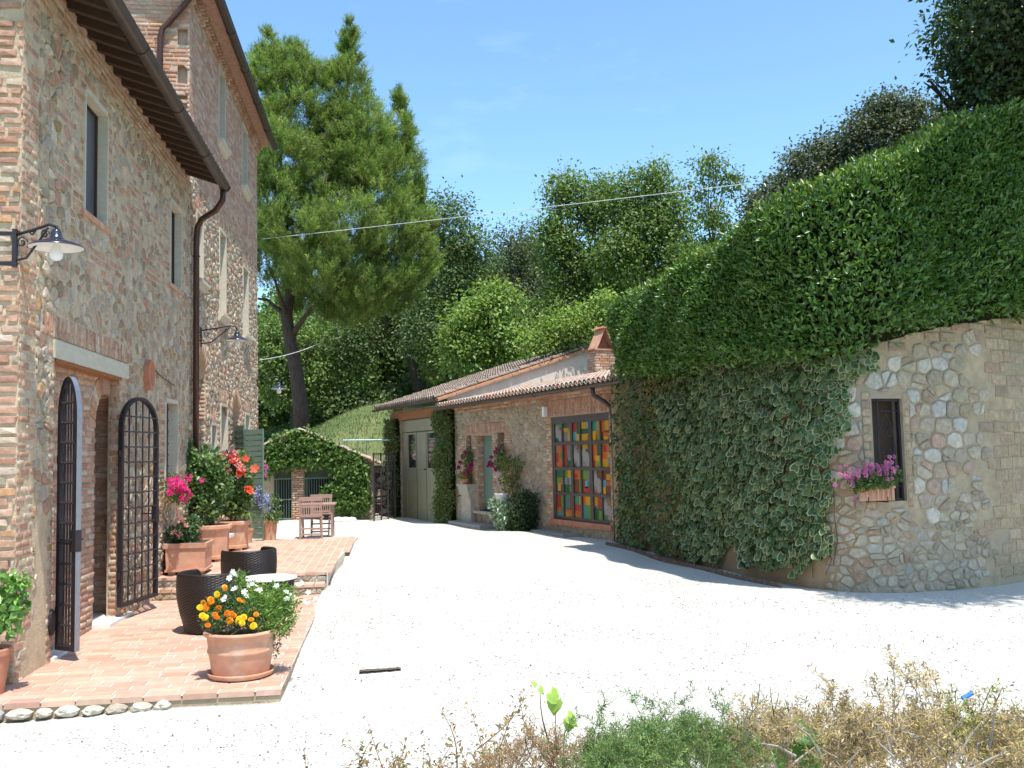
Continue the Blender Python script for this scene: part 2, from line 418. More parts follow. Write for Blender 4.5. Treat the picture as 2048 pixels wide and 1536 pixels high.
def courses(u0, u1, v0, v1, bw, bh, r, joint=0.012, holes=(), vertical=False, jit=0.003, keep=None):
    out = []
    if vertical: u0, u1, v0, v1 = v0, v1, u0, u1
    nv = max(1, round((v1 - v0) / bh)); bh = (v1 - v0) / nv
    for j in range(nv):
        x = u0 - (bw * 0.5 if j % 2 else 0) - r.uniform(0, 0.04)
        while x < u1 - 0.01:
            L = bw * r.uniform(0.82, 1.12); a, b = max(x, u0), min(x + L, u1); x += L
            if b - a < 0.03: continue
            y0 = v0 + j * bh + joint / 2; y1 = v0 + (j + 1) * bh - joint / 2; a += joint / 2; b -= joint / 2
            J = lambda: r.uniform(-jit, jit)
            p = [(a + J(), y0 + J()), (b + J(), y0 + J()), (b + J(), y1 + J()), (a + J(), y1 + J())]
            if vertical: p = [(q[1], q[0]) for q in p][::-1]
            if keep and not keep(*centroid(p)): continue
            for h in holes: p = [h.push(*q) for q in p]
            if any(h.inside(*centroid(p)) for h in holes) or area(p) < 0.25 * (b - a) * (y1 - y0): continue
            out.append(p)
    return out
def voussoirs(h, depth, n, r, joint=0.01):
    """bricks standing round the arch of hole h"""
    c = (h.u0 + h.u1) / 2; a = (h.u1 - h.u0) / 2; out = []
    for k in range(n):
        f0 = math.pi * (k + 0.06) / n; f1 = math.pi * (k + 0.94) / n; d = depth * r.uniform(0.94, 1.04)
        g = 0.006
        out.append([(c + (a + g) * math.cos(f0), h.vs + (h.r + g) * math.sin(f0)), (c + (a + d) * math.cos(f0), h.vs + (h.r + d) * math.sin(f0)),
                    (c + (a + d) * math.cos(f1), h.vs + (h.r + d) * math.sin(f1)), (c + (a + g) * math.cos(f1), h.vs + (h.r + g) * math.sin(f1))])
    return out
def vary(c, r, a=0.10, b=0.03):
    k = 1 + r.uniform(-a, a); return tuple(min(0.95, max(0.004, x * k * (1 + r.uniform(-b, b)))) for x in c)
def pick(pal, r):
    x = r.uniform(0, sum(p[1] for p in pal))
    for c, w_ in pal:
        x -= w_
        if x <= 0: return vary(c, r)
    return vary(pal[-1][0], r)
RUB = [((0.43, 0.335, 0.235), 4), ((0.33, 0.24, 0.16), 2.2), ((0.49, 0.38, 0.265), 4), ((0.38, 0.24, 0.13), .9), ((0.43, 0.25, 0.175), 2.2), ((0.52, 0.43, 0.32), 2.6), ((0.38, 0.315, 0.25), 2.2)]
BRK = [((0.46, 0.265, 0.18), 5), ((0.50, 0.32, 0.225), 4), ((0.39, 0.21, 0.145), 2), ((0.54, 0.41, 0.30), 3), ((0.50, 0.27, 0.15), 1.2)]
PINK = [((0.47, 0.285, 0.205), 5), ((0.50, 0.34, 0.25), 4), ((0.42, 0.24, 0.17), 3), ((0.50, 0.39, 0.29), 2)]
PALE = [((0.42, 0.35, 0.255), 5), ((0.37, 0.305, 0.22), 4), ((0.38, 0.285, 0.19), 4), ((0.40, 0.28, 0.20), 1.4), ((0.53, 0.47, 0.37), 3.2), ((0.44, 0.40, 0.34), 2.6)]
BLOCK = [((0.39, 0.29, 0.185), 5), ((0.43, 0.325, 0.215), 4), ((0.35, 0.26, 0.17), 3), ((0.37, 0.25, 0.165), 1)]
MID = [((0.39, 0.31, 0.22), 5), ((0.43, 0.36, 0.265), 4), ((0.33, 0.26, 0.19), 3), ((0.38, 0.25, 0.17), 1.4), ((0.39, 0.35, 0.29), 2)]
PAV = [((0.50, 0.31, 0.225), 6), ((0.52, 0.34, 0.25), 4), ((0.47, 0.28, 0.20), 3), ((0.52, 0.36, 0.275), 1.5)]

def piece_geo(poly, P, h, r, t0=-0.012, cut=0.72, rough=0.25):
    n = len(poly); c = centroid(poly)
    sc = lambda k: [(c[0] + (a - c[0]) * k, c[1] + (b - c[1]) * k) for a, b in poly]
    V = [P(u, v, t0) for u, v in poly] + [P(u, v, h * 0.55 * r.uniform(1 - rough, 1 + rough)) for u, v in sc(0.975)] + [P(u, v, h * r.uniform(1 - rough, 1 + rough)) for u, v in sc(cut)] + [P(c[0], c[1], h * r.uniform(1, 1 + rough))]
    F = []
    for i in range(n):
        j = (i + 1) % n
        F += [(i, j, n + j), (i, n + j, n + i), (n + i, n + j, 2 * n + j), (n + i, 2 * n + j, 2 * n + i), (2 * n + i, 2 * n + j, 3 * n)]
    return V, F
def emit(pieces, name, parent, mat, r, limit=300, minpx=9.0):
    """pieces: (poly, P, h, tint, kwargs); nearest/largest -> own objects, the rest one joined mesh"""
    rec = []
    for p in pieces:
        poly, P = p[0], p[1]; c = centroid(poly)
        q = [proj(P(u, v, 0)) for u, v in poly]
        dx = max(a for a, b in q) - min(a for a, b in q); dy = max(b for a, b in q) - min(b for a, b in q)
        vis = -60 < q[0][0] < 2108 and -60 < q[0][1] < 1600
        rec.append(((max(dx, dy) + min(dx, dy)) if vis else 0, max(dx, dy), p))
    rec.sort(key=lambda a: -a[0])
    bv, bf, bt, big = [], [], [], 0
    k = 0
    for s_, mx, p in rec:
        poly, P, h, tint = p[:4]; kw = p[4] if len(p) > 4 else {}
        V, F = piece_geo(poly, P, h, r, **kw)
        if k < limit and s_ > 0 and mx >= minpx:
            rawmesh(name, np.array([tuple(v) for v in V]), F, mat, parent, np.tile(tint, (len(V), 1))); k += 1
        else:
            b = len(bv); bv += [tuple(v) for v in V]; bf += [(x + b, y + b, z + b) for x, y, z in F]; bt += [tint] * len(V)
    if bv: stuff(rawmesh('small_' + name + 's', np.array(bv), np.array(bf), mat, parent, np.array(bt)))
def sheet(P, u0, u1, v0, v1, holes, mat, parent, name='wall', t=0.0, depth=None, backs=True, rings=None):
    """wall face with openings and their reveals; outer may be any polygon"""
    outer = rings or [(u0, v0), (u1, v0), (u1, v1), (u0, v1)]
    polys = [outer] + [h.poly() for h in holes]
    flat = [q for p in polys for q in p]
    tris = tessellate_polygon([[Vector((a, b, 0)) for a, b in p] for p in polys])
    mb = MB(); mb.add([P(u, v, t) for u, v in flat], [tuple(x) for x in tris])
    for h in holes:
        d = getattr(h, 'depth', depth or 0.3); p = h.poly(); n = len(p)
        mb.add([P(u, v, t) for u, v in p] + [P(u, v, t - d) for u, v in p], [(i, (i + 1) % n, n + (i + 1) % n, n + i) for i in range(n)])
    return mb.build(name, mat, parent)
def H(u0, u1, v0, v1, rise=0.0, depth=0.3):
    h = Hole(u0, u1, v0, v1, rise); h.depth = depth; return h
# ------------------------------------------------------------------ ground
GP = [(-6, 0, -.12), (0, 2, -.14), (0, 6, -.13), (6, 4, -.12), (12, 6, -.10), (-3.4, 8, -.14), (-0.95, 8.6, -.11), (3, 9, -.07), (7, 10, -.06), (-0.9, 11.5, -.05),
      (9.4, 13.3, -.08), (7.4, 12.6, -.05), (6.3, 12.6, 0), (5.76, 13.7, 0), (5.3, 15.9, .03), (4.73, 19.6, .08), (4.7, 20.2, .08), (-0.9, 14.4, .06), (-0.9, 16.2, .14), (-0.75, 19, .22),
      (-0.65, 21.1, .25), (1.5, 15, .04), (1.5, 19, .12), (0.6, 22.5, .15), (2.9, 26.5, -.05), (-2, 21.5, .22), (-3.4, 22, .2), (-2.5, 25, .10), (-3.5, 28, 0.04), (0.2, 27, .02), (1.6, 31, -.15), (0.4, 35, -.2),
      (-3, 33, 0.0), (-1, 34, -.05), (-2, 38, .1), (12, 16, 0), (16, 30, 0), (-8, 38, .1)]
_G = np.array(GP)
def gz(x, y):
    d2 = (_G[:, 0] - x) ** 2 + (_G[:, 1] - y) ** 2 + 0.25
    w_ = 1 / d2 ** 1.6; return float((w_ * _G[:, 2]).sum() / w_.sum())
def hillz(x, y):
    """land beyond the yard: a grassy bank that climbs to the wood"""
    s = lambda a, b, t: (lambda q: q * q * (3 - 2 * q))(min(1, max(0, (t - a) / (b - a))))
    z = -0.45
    z += 5.2 * s(36.5, 49, y + 0.35 * max(-2 - x, 0) * -1.0) * (0.35 + 0.65 * s(-9, 0, x))
    z += 5.0 * s(52, 130, y)
    # the terrace of land held up by the retaining wall, right of the yard
    wx = np.interp(y, [12.6, 13.7, 15.9, 19.6, 23.2, 26, 31], [6.3, 5.76, 5.27, 4.75, 4.4, 7.0, 6.4]); wy = np.interp(x, [6.3, 7.4, 8.4, 9.4, 11.2, 13.2, 15, 25], [12.6, 12.6, 12.8, 13.3, 14.3, 16, 18.5, 30])
    sd = min(x - wx, y - wy)
    z += 3.6 * s(0.7, 2.4, sd) * (1 - s(44, 62, y))
    return z
def gravel_material():
    m, T, N, L, B = _mat('white_gravel')
    pos = geo_pos(N, L)
    v = N.new('ShaderNodeTexVoronoi'); v.inputs['Scale'].default_value = 55; L.new(pos, v.inputs['Vector'])
    v2 = N.new('ShaderNodeTexVoronoi'); v2.inputs['Scale'].default_value = 23; L.new(pos, v2.inputs['Vector'])
    rmp = N.new('ShaderNodeValToRGB'); L.new(v.outputs['Color'], rmp.inputs[0])
    e = rmp.color_ramp.elements; e[0].position = 0.0; e[0].color = (0.10, 0.085, 0.07, 1); e[1].position = 0.14; e[1].color = (0.50, 0.47, 0.42, 1)
    x = rmp.color_ramp.elements.new(1.0); x.color = (0.62, 0.60, 0.55, 1)
    n = noise_node(N, L, 0.7, 5, 0.6, pos)
    c = mulmix(N, L, rmp.outputs[0], n.outputs['Fac'], 0.86, 1.06)
    L.new(c, B.inputs['Base Color']); B.inputs['Roughness'].default_value = 0.95; B.inputs['Specular IOR Level'].default_value = 0.15
    n2 = noise_node(N, L, 6, 3, 0.6, pos)
    ad = N.new('ShaderNodeMath'); ad.operation = 'ADD'; L.new(v.outputs['Distance'], ad.inputs[0]); L.new(n2.outputs['Fac'], ad.inputs[1])
    b = N.new('ShaderNodeBump'); b.inputs['Strength'].default_value = 0.75; b.inputs['Distance'].default_value = 0.014; b.invert = True
    L.new(ad.outputs[0], b.inputs['Height']); L.new(b.outputs[0], B.inputs['Normal'])
    return m
M['gravel'] = gravel_material()
def tedge(y): return -0.95 if y < 14.6 else -0.93 + 0.25 * max(0, (y - 14.42) / 6.6)
def gravel_z(x, y):
    if x < tedge(y) - 0.045 and 8.66 < y < 21.12: return -0.34
    return gz(x, y) + 0.012 * math.sin(x * 2.1 + y) * math.sin(y * 1.7 - x)
xs = np.array(sorted(list(np.arange(-12, 16, 0.35)) + [-1.03, -0.99, -0.96, -0.93, -0.88, -0.82, -0.78, -0.74, -0.71])); ys = np.array(sorted(list(np.arange(-3, 42, 0.35)) + [8.64, 8.68, 21.10, 21.14]))
V = [(x, y, gravel_z(x, y)) for y in ys for x in xs]
nx = len(xs)
F = [(j * nx + i, j * nx + i + 1, (j + 1) * nx + i + 1, (j + 1) * nx + i) for j in range(len(ys) - 1) for i in range(nx - 1)]
struct(rawmesh('gravel_yard', V, np.array(F), M['gravel'], smooth=True))
# grassy land, one sheet out to the horizon
def grass_ground():
    m, T, N, L, B = _mat('grass_ground')
    pos = geo_pos(N, L); n = noise_node(N, L, 0.55, 6, 0.65, pos); r_ = N.new('ShaderNodeValToRGB'); L.new(n.outputs['Fac'], r_.inputs[0])
    e = r_.color_ramp.elements; e[0].position = 0.36; e[0].color = (0.085, 0.135, 0.045, 1); e[1].position = 0.66; e[1].color = (0.20, 0.21, 0.09, 1)
    L.new(r_.outputs[0], B.inputs['Base Color']); B.inputs['Roughness'].default_value = 0.95; B.inputs['Specular IOR Level'].default_value = 0.1
    n2 = noise_node(N, L, 18, 4, 0.7, pos); b = N.new('ShaderNodeBump'); b.inputs['Strength'].default_value = 0.8; b.inputs['Distance'].default_value = 0.08
    L.new(n2.outputs['Fac'], b.inputs['Height']); L.new(b.outputs[0], B.inputs['Normal']); return m
M['grass_ground'] = grass_ground()
def axis(lo, a, b, hi, st):
    o = list(np.arange(a, b, st)); k = st; x = b
    while x < hi: o.append(x); k *= 1.35; x += k
    o.append(hi); k = st; x = a - st
    while x > lo: o.insert(0, x); k *= 1.35; x -= k
    o.insert(0, lo); return o
xs = axis(-900, -22, 26, 900, 0.8); ys = axis(-600, -4, 75, 1400, 0.8)
V = [(x, y, hillz(x, y)) for y in ys for x in xs]; nx = len(xs)
F = [(j * nx + i, j * nx + i + 1, (j + 1) * nx + i + 1, (j + 1) * nx + i) for j in range(len(ys) - 1) for i in range(nx - 1)]
struct(rawmesh('ground', V, np.array(F), M['grass_ground'], smooth=True))
# far blue hills seen through the gap under the pine
mb = MB(); hp = []
for i in range(60):
    a = R(-40 + i * 1.6); d = 900; h = 95 + 22 * math.sin(i * 0.5) + 10 * math.sin(i * 1.7)
    hp.append((d * math.sin(a), d * math.cos(a), h))
vs = [(x, y, -6) for x, y, h in hp] + [(x * 1.15, y * 1.15, h) for x, y, h in hp] + [(x * 1.5, y * 1.5, -6) for x, y, h in hp]
mb.add(vs, [(i, i + 1, 60 + i + 1, 60 + i) for i in range(59)] + [(60 + i, 60 + i + 1, 120 + i + 1, 120 + i) for i in range(59)])
M['far_hill'] = surf('far_hill', (0.10, 0.15, 0.15), 1.0, nscale=0.02, bump=0)
struct(mb.build('hills', M['far_hill'], smooth=True))
# loose pebbles close to the camera
def pebbles():
    n = 26000; V = []; 
    x = npr.uniform(-4.5, 7.5, n); y = 1.2 + 13.5 * npr.uniform(0, 1, n) ** 0.8
    keep = ~((x < -0.9) & (y > 8.3)) & ~((y > 12.3) & (x > 5.2)); x = x[keep]; y = y[keep]; n = len(x)
    z = np.array([gz(a, b) for a, b in zip(x, y)]) + 0.004
    s = npr.uniform(0.004, 0.011, n); ang = npr.uniform(0, 6.28, n)
    base = np.array([(1, 0, 0), (0, 1, 0), (-1, 0, 0), (0, -1, 0), (0, 0, 1), (.0, .0, -.6)], float)
    base = base[None] * np.stack([s * npr.uniform(0.8, 1.5, n), s * npr.uniform(.7, 1.2, n), s * npr.uniform(.5, .9, n)], 1)[:, None, :]
    base = base + npr.normal(0, 0.18, base.shape) * s[:, None, None]
    c, q = np.cos(ang)[:, None], np.sin(ang)[:, None]
    X = base[..., 0] * c - base[..., 1] * q + x[:, None]; Y = base[..., 0] * q + base[..., 1] * c + y[:, None]; Z = base[..., 2] + z[:, None]
    V = np.stack([X, Y, Z], 2).reshape(-1, 3)
    f = np.array([(0, 1, 4), (1, 2, 4), (2, 3, 4), (3, 0, 4), (1, 0, 5), (2, 1, 5), (3, 2, 5), (0, 3, 5)])
    F = (f[None] + 6 * np.arange(n)[:, None, None]).reshape(-1, 3)
    g = npr.uniform(0, 1, n); t = np.where(g[:, None] < 0.08, np.array([[.14, .115, .09]]), np.where(g[:, None] < 0.2, np.array([[.40, .36, .30]]), np.array([[.58, .56, .51]])))
    t = t * npr.uniform(.85, 1.1, (n, 1)); stuff(rawmesh('loose_gravel', V, F, M['stone'], None, np.repeat(np.clip(t, 0, .9), 6, 0)))
pebbles()

# ------------------------------------------------------------------ brick terraces
TX0, TX1 = -3.45, -0.95
YF, YS = 8.62, 14.42           # front edge, foot of the steps
ZU = 0.28                      # upper terrace
def flat(P_z): return lambda u, v, t=0.0: Vector((u, v, P_z + t))
r = random.Random(21)
t1 = struct(fbox(lambda u, v, t: Vector((u, v, t)), -4.6, TX1 - .012, YF + .02, YS + 0.3, -0.3, -0.012).build('lower_terrace', M['mortar_dark']))
fbox(lambda u, v, t: Vector((u, v, t)), -4.6, TX1 - .004, YF + .012, YS + 0.3, -0.011, -0.003).build('joint_bed', M['joint'], t1)
pc = []
for p in courses(-4.6, TX1, YF, YS, 0.30, 0.15, r, joint=0.012, jit=0.002):
    pc.append((p, flat(0.0), 0.004, pick(PAV, r), dict(t0=-0.045 if centroid(p)[1] < YF + .12 or centroid(p)[0] > TX1 - .2 else -.02, cut=0.95, rough=0.5)))
emit(pc, 'paving_brick', t1, M['paver'], r, 300, 9)
# front riser: thin mortar course and a row of river cobbles
rp = random.Random(5); pc = []
x = -4.4
FR = Frame((0, YF - 0.0, 0), (1, 0, 0), (0, -1, 0))
while x < -1.9:
    wd = rp.uniform(0.12, 0.24); hh = rp.uniform(0.035, 0.055)
    k = 9; poly = [(x + wd / 2 + wd / 2 * .94 * math.cos(2 * math.pi * i / k + .2) * rp.uniform(.9, 1.05), -0.085 + hh * math.sin(2 * math.pi * i / k + .2) * rp.uniform(.9, 1.1)) for i in range(k)]
    pc.append((poly, FR.P, rp.uniform(.05, .08), pick([((.50, .45, .36), 3), ((.42, .36, .27), 2), ((.33, .27, .19), 1.5), ((.34, .32, .29), 1)], rp), dict(t0=-0.03, cut=0.6)))
    x += wd
emit(pc, 'cobble', t1, M['stone'], rp, 40, 5)
# steps and upper terrace
t2 = struct(fbox(lambda u, v, t: Vector((u, v, t)), -4.6, TX1 + 0.02, YS + 0.34, 21.2, -0.3, ZU - 0.004).build('upper_terrace', M['joint']))
Yr = 21.05
pc = []
for p in courses(YS + 0.34, Yr, -4.6, -0.72, 0.30, 0.15, r, joint=0.012, jit=0.002):
    q = [(b, a) for a, b in p][::-1]
    edge = TX1 + (a_ := 0) + 0.02 + (0.25) * max(0, (centroid(q)[1] - YS) / 6.6)
    if centroid(q)[0] > edge: continue
    pc.append((q, flat(ZU), 0.004, pick(PAV, r), dict(t0=-0.02, cut=0.93, rough=0.5)))
emit(pc, 'paving_brick', t2, M['paver'], r, 300, 9)
mb = MB(); mb.add([(TX1, YS + .34, -0.3), (TX1 + .27, 21.2, -.3), (TX1 + .27, 21.2, ZU - .004), (TX1, YS + .34, ZU - .004), (TX1 - .1, YS + .34, -.3), (TX1 - .1, 21.2, -.3), (TX1 - .1, 21.2, ZU - .012), (TX1 - .1, YS + .34, ZU - .012)],
                  [(0, 1, 2, 3), (3, 2, 6, 7), (1, 5, 6, 2), (0, 3, 7, 4)]); mb.build('terrace_edge', M['joint'], t2)
st = struct(fbox(lambda u, v, t: Vector((u, v, t)), -3.9, TX1, YS, YS + 0.36, -0.3, 0.115).build('step', M['mortar_dark']))
pc = []
for (y0, z) in ((YS - 0.02, 0.15), (YS + 0.32, ZU + 0.005)):
    x = -3.9
    while x < TX1 - 0.05:
        b = min(x + 0.155, TX1 + 0.01); pc.append(([(x + .005, y0), (b - .005, y0), (b - .005, y0 + .30), (x + .005, y0 + .30)], flat(z), 0.0, pick(PAV, r), dict(t0=-0.04, cut=0.95, rough=0.0))); x = b
emit([(p[0], (lambda f: f)(p[1]), 0.003, p[3], p[4]) for p in pc], 'step_brick', st, M['paver'], r, 60, 5)
FS = Frame((0, YS + 0.001, 0), (1, 0, 0), (0, -1, 0)); FS2 = Frame((0, YS + 0.339, 0), (1, 0, 0), (0, -1, 0)); pc = []
for p in rubble(-3.9, TX1 + .0, 0.005, 0.10, .17, .08, r, joint=.008): pc.append((p, FS.P, .012, pick(MID, r)))
for p in rubble(-3.9, TX1 + .0, 0.13, ZU - .04, .17, .08, r, joint=.008): pc.append((p, FS2.P, .012, pick(MID, r)))
emit(pc, 'riser_stone', st, M['stone'], r, 40, 9)
# ------------------------------------------------------------------ farmhouse (near) and tall wing (far)
FA = Frame((-3.42, 0, 0), (0, 1, 0), (1, 0, 0))
Y0, Y1, Y2 = 9.36, 16.98, 25.75
def px_hole(fr, l, rr, top, bot, rise=0.0, depth=0.3, t=0.0):
    """opening whose left edge is at pixel column l, right at rr (rows top/bot measured at the left edge)"""
    ul, vt = fr.uv(l, top, t); _, vb = fr.uv(l, bot, t); ur, _ = fr.uv(rr, bot, t)
    return H(ul, ur, vb, vt, rise, depth)
house = thing('stone_farmhouse', 'two storey rubble stone farmhouse wing with dark rafters under its eave, nearest on the left', 'house', (-3.42, Y0, 0))
tower = thing('stone_farmhouse', 'taller brick and stone house wing with five narrow upper windows, behind the near wing', 'house', (-3.42, Y1, 0))
r = random.Random(3)
ZW = 7.02
W1 = px_hole(FA, 168, 210, 180, 420, 0, 0.16); W2 = px_hole(FA, 339, 360, 402, 565, 0, 0.16)
W3 = px_hole(FA, 329, 352, 802, 992, 0, 0.30)
PO = px_hole(FA, 109, 238, 716, 1310, 0, 0.16); PO.v0 = -0.12
print('W1', vars(W1), 'W3', vars(W3), 'PO', vars(PO))
holesA = [W1, W2, W3, PO]
sheet(FA.P, Y0, Y1, -0.4, ZW, holesA, M['mortar'], house)
# brick patches inside the rubble
patch = []
def pt(l, t, rr, b): u0, v1 = FA.uv(l, t); u1, v0 = FA.uv(rr, t + (b - t)); v0 = FA.uv(l, b)[1]; patch.append(Hole(min(u0, u1), max(u0, u1), v0, v1))
for w_ in (W1, W2):
    patch.append(Hole(w_.u0 - .30, w_.u1 + .25, w_.v1, w_.v1 + .2)); patch.append(Hole(w_.u0 - .34, w_.u0, w_.v0 - .1, w_.v1)); patch.append(Hole(w_.u1, w_.u1 + .26, w_.v0 - .1, w_.v1))
patch.append(Hole(W3.u0 - .36, W3.u0, 0.9, W3.v1 + .12)); patch.append(Hole(W3.u1, W3.u1 + .22, 1.0, W3.v1))
patch.append(Hole(Y0, Y0 + .42, -.3, ZW)); patch.append(Hole(PO.u0 - .16, PO.u0, -.1, PO.v1 + .1)); patch.append(Hole(PO.u1, PO.u1 + .26, -.1, PO.v1))
for _ in range(18):
    a = r.uniform(Y0 + .6, Y1 - 1.2); b = r.uniform(3.8, 6.2); patch.append(Hole(a, a + r.uniform(.4, 1.3), b, b + r.choice([.09, .18, .27])))
patch.append(Hole(Y0 + .4, Y1, 6.62, ZW))
lint = Hole(PO.u0 - 0.06, FA.uv(254, 735)[0], PO.v1, PO.v1 + .19); sold = Hole(PO.u0 - .45, FA.uv(252, 735)[0] + .02, lint.v1, lint.v1 + .27)
pcs = []
def bare(u, v): return not (Y0 + 0.42 < u < Y0 + 0.82 and v < 1.5) and not (Y0 + .2 < u < Y0 + .5 and v < .45)
for p in rubble(Y0, Y1, -.05, ZW, .18, .14, r, jit=.46, joint=.011, split=.3, holes=holesA + patch + [lint, sold], keep=bare):
    c = centroid(p); pal = RUB
    if r.random() < .06: continue
    pcs.append((p, FA.P, r.uniform(.003, .014) * (2.2 if c[0] < Y0 + 1.2 or c[1] < 1.9 else 1), pick(pal, r), dict(cut=.86)))
emit(pcs, 'stone', house, M['stone'], r, 300)
pcs = []
for h in patch:
    for p in courses(h.u0, h.u1, max(h.v0, -.05), h.v1, 0.23, .084, r, joint=.028, jit=.008, holes=holesA + [lint, sold] + [q for q in patch if q is not h and patch.index(q) < patch.index(h)]):
        if not bare(*centroid(p)): continue
        if r.random() < .10: continue
        pcs.append((p, FA.P, r.uniform(.003, .012), pick(BRK if r.random() < .85 else RUB, r), dict(cut=.85)))
for p in courses(sold.u0, sold.u1, sold.v0 + .01, sold.v1 - .01, .26, .062, r, joint=.014, vertical=True): pcs.append((p, FA.P, .014, pick(BRK, r), dict(cut=.85)))
# recessed brick infill with the arched doorway
T1 = -0.15
u0, _ = FA.uv(185, 1250, T1); u1, _ = FA.uv(229, 1225, T1); DR = H(u0, u1, -.05, FA.uv(203, 785, T1)[1], 0.46, 0.42)
PI = lambda u, v, t=0.0: FA.P(u, v, T1 + t)
print('DR', vars(DR))
sheet(PI, PO.u0, PO.u1, -.15, PO.v1, [DR], M['mortar_brick'], house, 'doorway_wall')
vo = voussoirs(DR, .26, 15, r); arcv = [H(DR.u0 - .27, DR.u1 + .27, DR.vs, DR.v1 + .27, DR.r + .27)]
bl = H(PO.u0 - .2, DR.u0 - .62, 1.95, 2.9, .5)   # blind relieving arch behind the near gate leaf
for p in courses(PO.u0 + .01, PO.u1 - .01, 0, PO.v1 - .01, .25, .078, r, joint=.016, holes=[DR] + arcv): pcs.append((p, PI, r.uniform(.006, .018), pick(BRK, r), dict(cut=.88)))
for p in vo: pcs.append((p, PI, .016, pick(BRK, r), dict(cut=.88)))
# right and left brick cheeks of the doorway, deep in the wall
Pj = lambda u, v, t=0.0: Vector((-3.42 - u, PO.u1 - t, v))
for p in courses(0.0, .145, 0, PO.v1 - .01, .145, .078, r, joint=.016): pcs.append((p, Pj, .012, pick(BRK, r), dict(cut=.88)))
for (uu, sg) in ((DR.u1, 1), (DR.u0, -1)):
    Pj = (lambda uu, sg: (lambda u, v, t=0.0: Vector((-3.42 + T1 - u, uu - sg * t, v))))(uu, sg)
    for p in courses(0.0, .40, 0, DR.vs, .25, .078, r, joint=.016): pcs.append((p if sg < 0 else p, Pj, .014, pick(BRK, r), dict(cut=.88)))
emit(pcs, 'brick', house, M['brick'], r, 300)
# soffit of the doorway arch: bricks seen edge-on
mb = MB(); c = (DR.u0 + DR.u1) / 2; a_ = (DR.u1 - DR.u0) / 2; rr2 = random.Random(9)
for k in range(20):
    f0, f1 = math.pi * (k + .08) / 20, math.pi * (k + .92) / 20; mb.tint = pick(BRK, rr2)
    q = [(c + (a_ - d) * math.cos(f), DR.vs + (DR.r - d) * math.sin(f)) for f, d in ((f0, .012), (f1, .012), (f1, -.02), (f0, -.02))]
    mb.prism(q, PI, -.40, -.01)
stuff(mb.build('arch_brick', M['brick'], house, tinted=True))
fbox(FA.P, lint.u0, lint.u1, lint.v0 + .0, lint.v1, -.16, .028).build('lintel', M['travertine'], house)
fbox(FA.P, PO.u0 + .05, PO.u1 + .02, PO.v1 - .035, PO.v1 - .002, -.148, .0).build('lintel_board', M['beam'], house)
fbox(FA.P, DR.u0 - .02, DR.u1 + .06, -.08, .05, -.5, .06).build('doorstep', M['marble'], house)
fbox(FA.P, PO.u0 + .02, PO.u0 + .7, -.08, .035, -.15, .03).build('plinth_stone', M['marble'], house)
# door deep inside
d = fbox(FA.P, DR.u0, DR.u1, -.05, DR.vs + .45, -.70, -.62).build('door', M['dark_wood'], house)
fbox(FA.P, c - .012, c + .012, 0, 2.6, -.62, -.60).build('door_joint', M['dark_inside'], d)
fbox(FA.P, DR.u0 + .1, DR.u0 + .16, 1.0, 1.14, -.62, -.57).build('handle', M['iron'], d)
def simple_window(fr, h, parent, jamb=0.16, panemat='pane_grey', bars=0, sill=True, framemat='dark_wood', sillmat='brick', bracket=False):
    P = fr.P; g = .035
    f = MB()
    for a in ((h.u0, h.u1, h.v0, h.v0 + g), (h.u0, h.u1, h.v1 - g, h.v1), (h.u0, h.u0 + g, h.v0 + g, h.v1 - g), (h.u1 - g, h.u1, h.v0 + g, h.v1 - g)):
        fbox(P, *a, -jamb - .05, -jamb, f)
    w_ = f.build('window', M[framemat], parent)
    fbox(P, h.u0 + g, h.u1 - g, h.v0 + g, h.v1 - g, -jamb - .04, -jamb - .03).build('pane', M[panemat], w_)
    j = MB(); k = .012      # smooth stone lining
    for a in ((h.u0 - .03, h.u0 + k, h.v0, h.v1), (h.u1 - k, h.u1 + .03, h.v0, h.v1), (h.u0 + k, h.u1 - k, h.v1 - k, h.v1 + .05)):
        fbox(P, *a, -jamb, .03, j)
    j.build('window_surround', M['travertine'], w_)
    if bars:
        for i in range(bars):
            b = MB(); v = h.v0 + (h.v1 - h.v0) * (i + .5) / bars; b.tube([P(h.u0, v, -jamb + .12), P(h.u1, v, -jamb + .12)], .011, 6); b.build('bar', M['iron'], w_)
        for i in range(3):
            b = MB(); u = h.u0 + (h.u1 - h.u0) * (i + .5) / 3; b.tube([P(u, h.v0, -jamb + .13), P(u, h.v1, -jamb + .13)], .011, 6); b.build('bar', M['iron'], w_)
    if sill:
        s_ = MB()
        if bracket:
            s_.prism([(0, 0), (.0, .17), (.13, .17), (.13, .11), (.08, .08), (.05, .02)], lambda q, v, t: P(h.u0 - .12 + t, h.v0 - .17 + v, q), 0, h.u1 - h.u0 + .24)
            s_.build('sill', M['travertine'], w_)
        else:
            fbox(P, h.u0 - .04, h.u1 + .12, h.v0 - .07, h.v0, -jamb, .03, s_); s_.build('sill', M[sillmat if sillmat in ('marble', 'travertine') else 'terracotta'], w_)
    return w_
simple_window(FA, W1, house, .09); simple_window(FA, W2, house, .09); simple_window(FA, W3, house, .24, 'pane', bars=8)
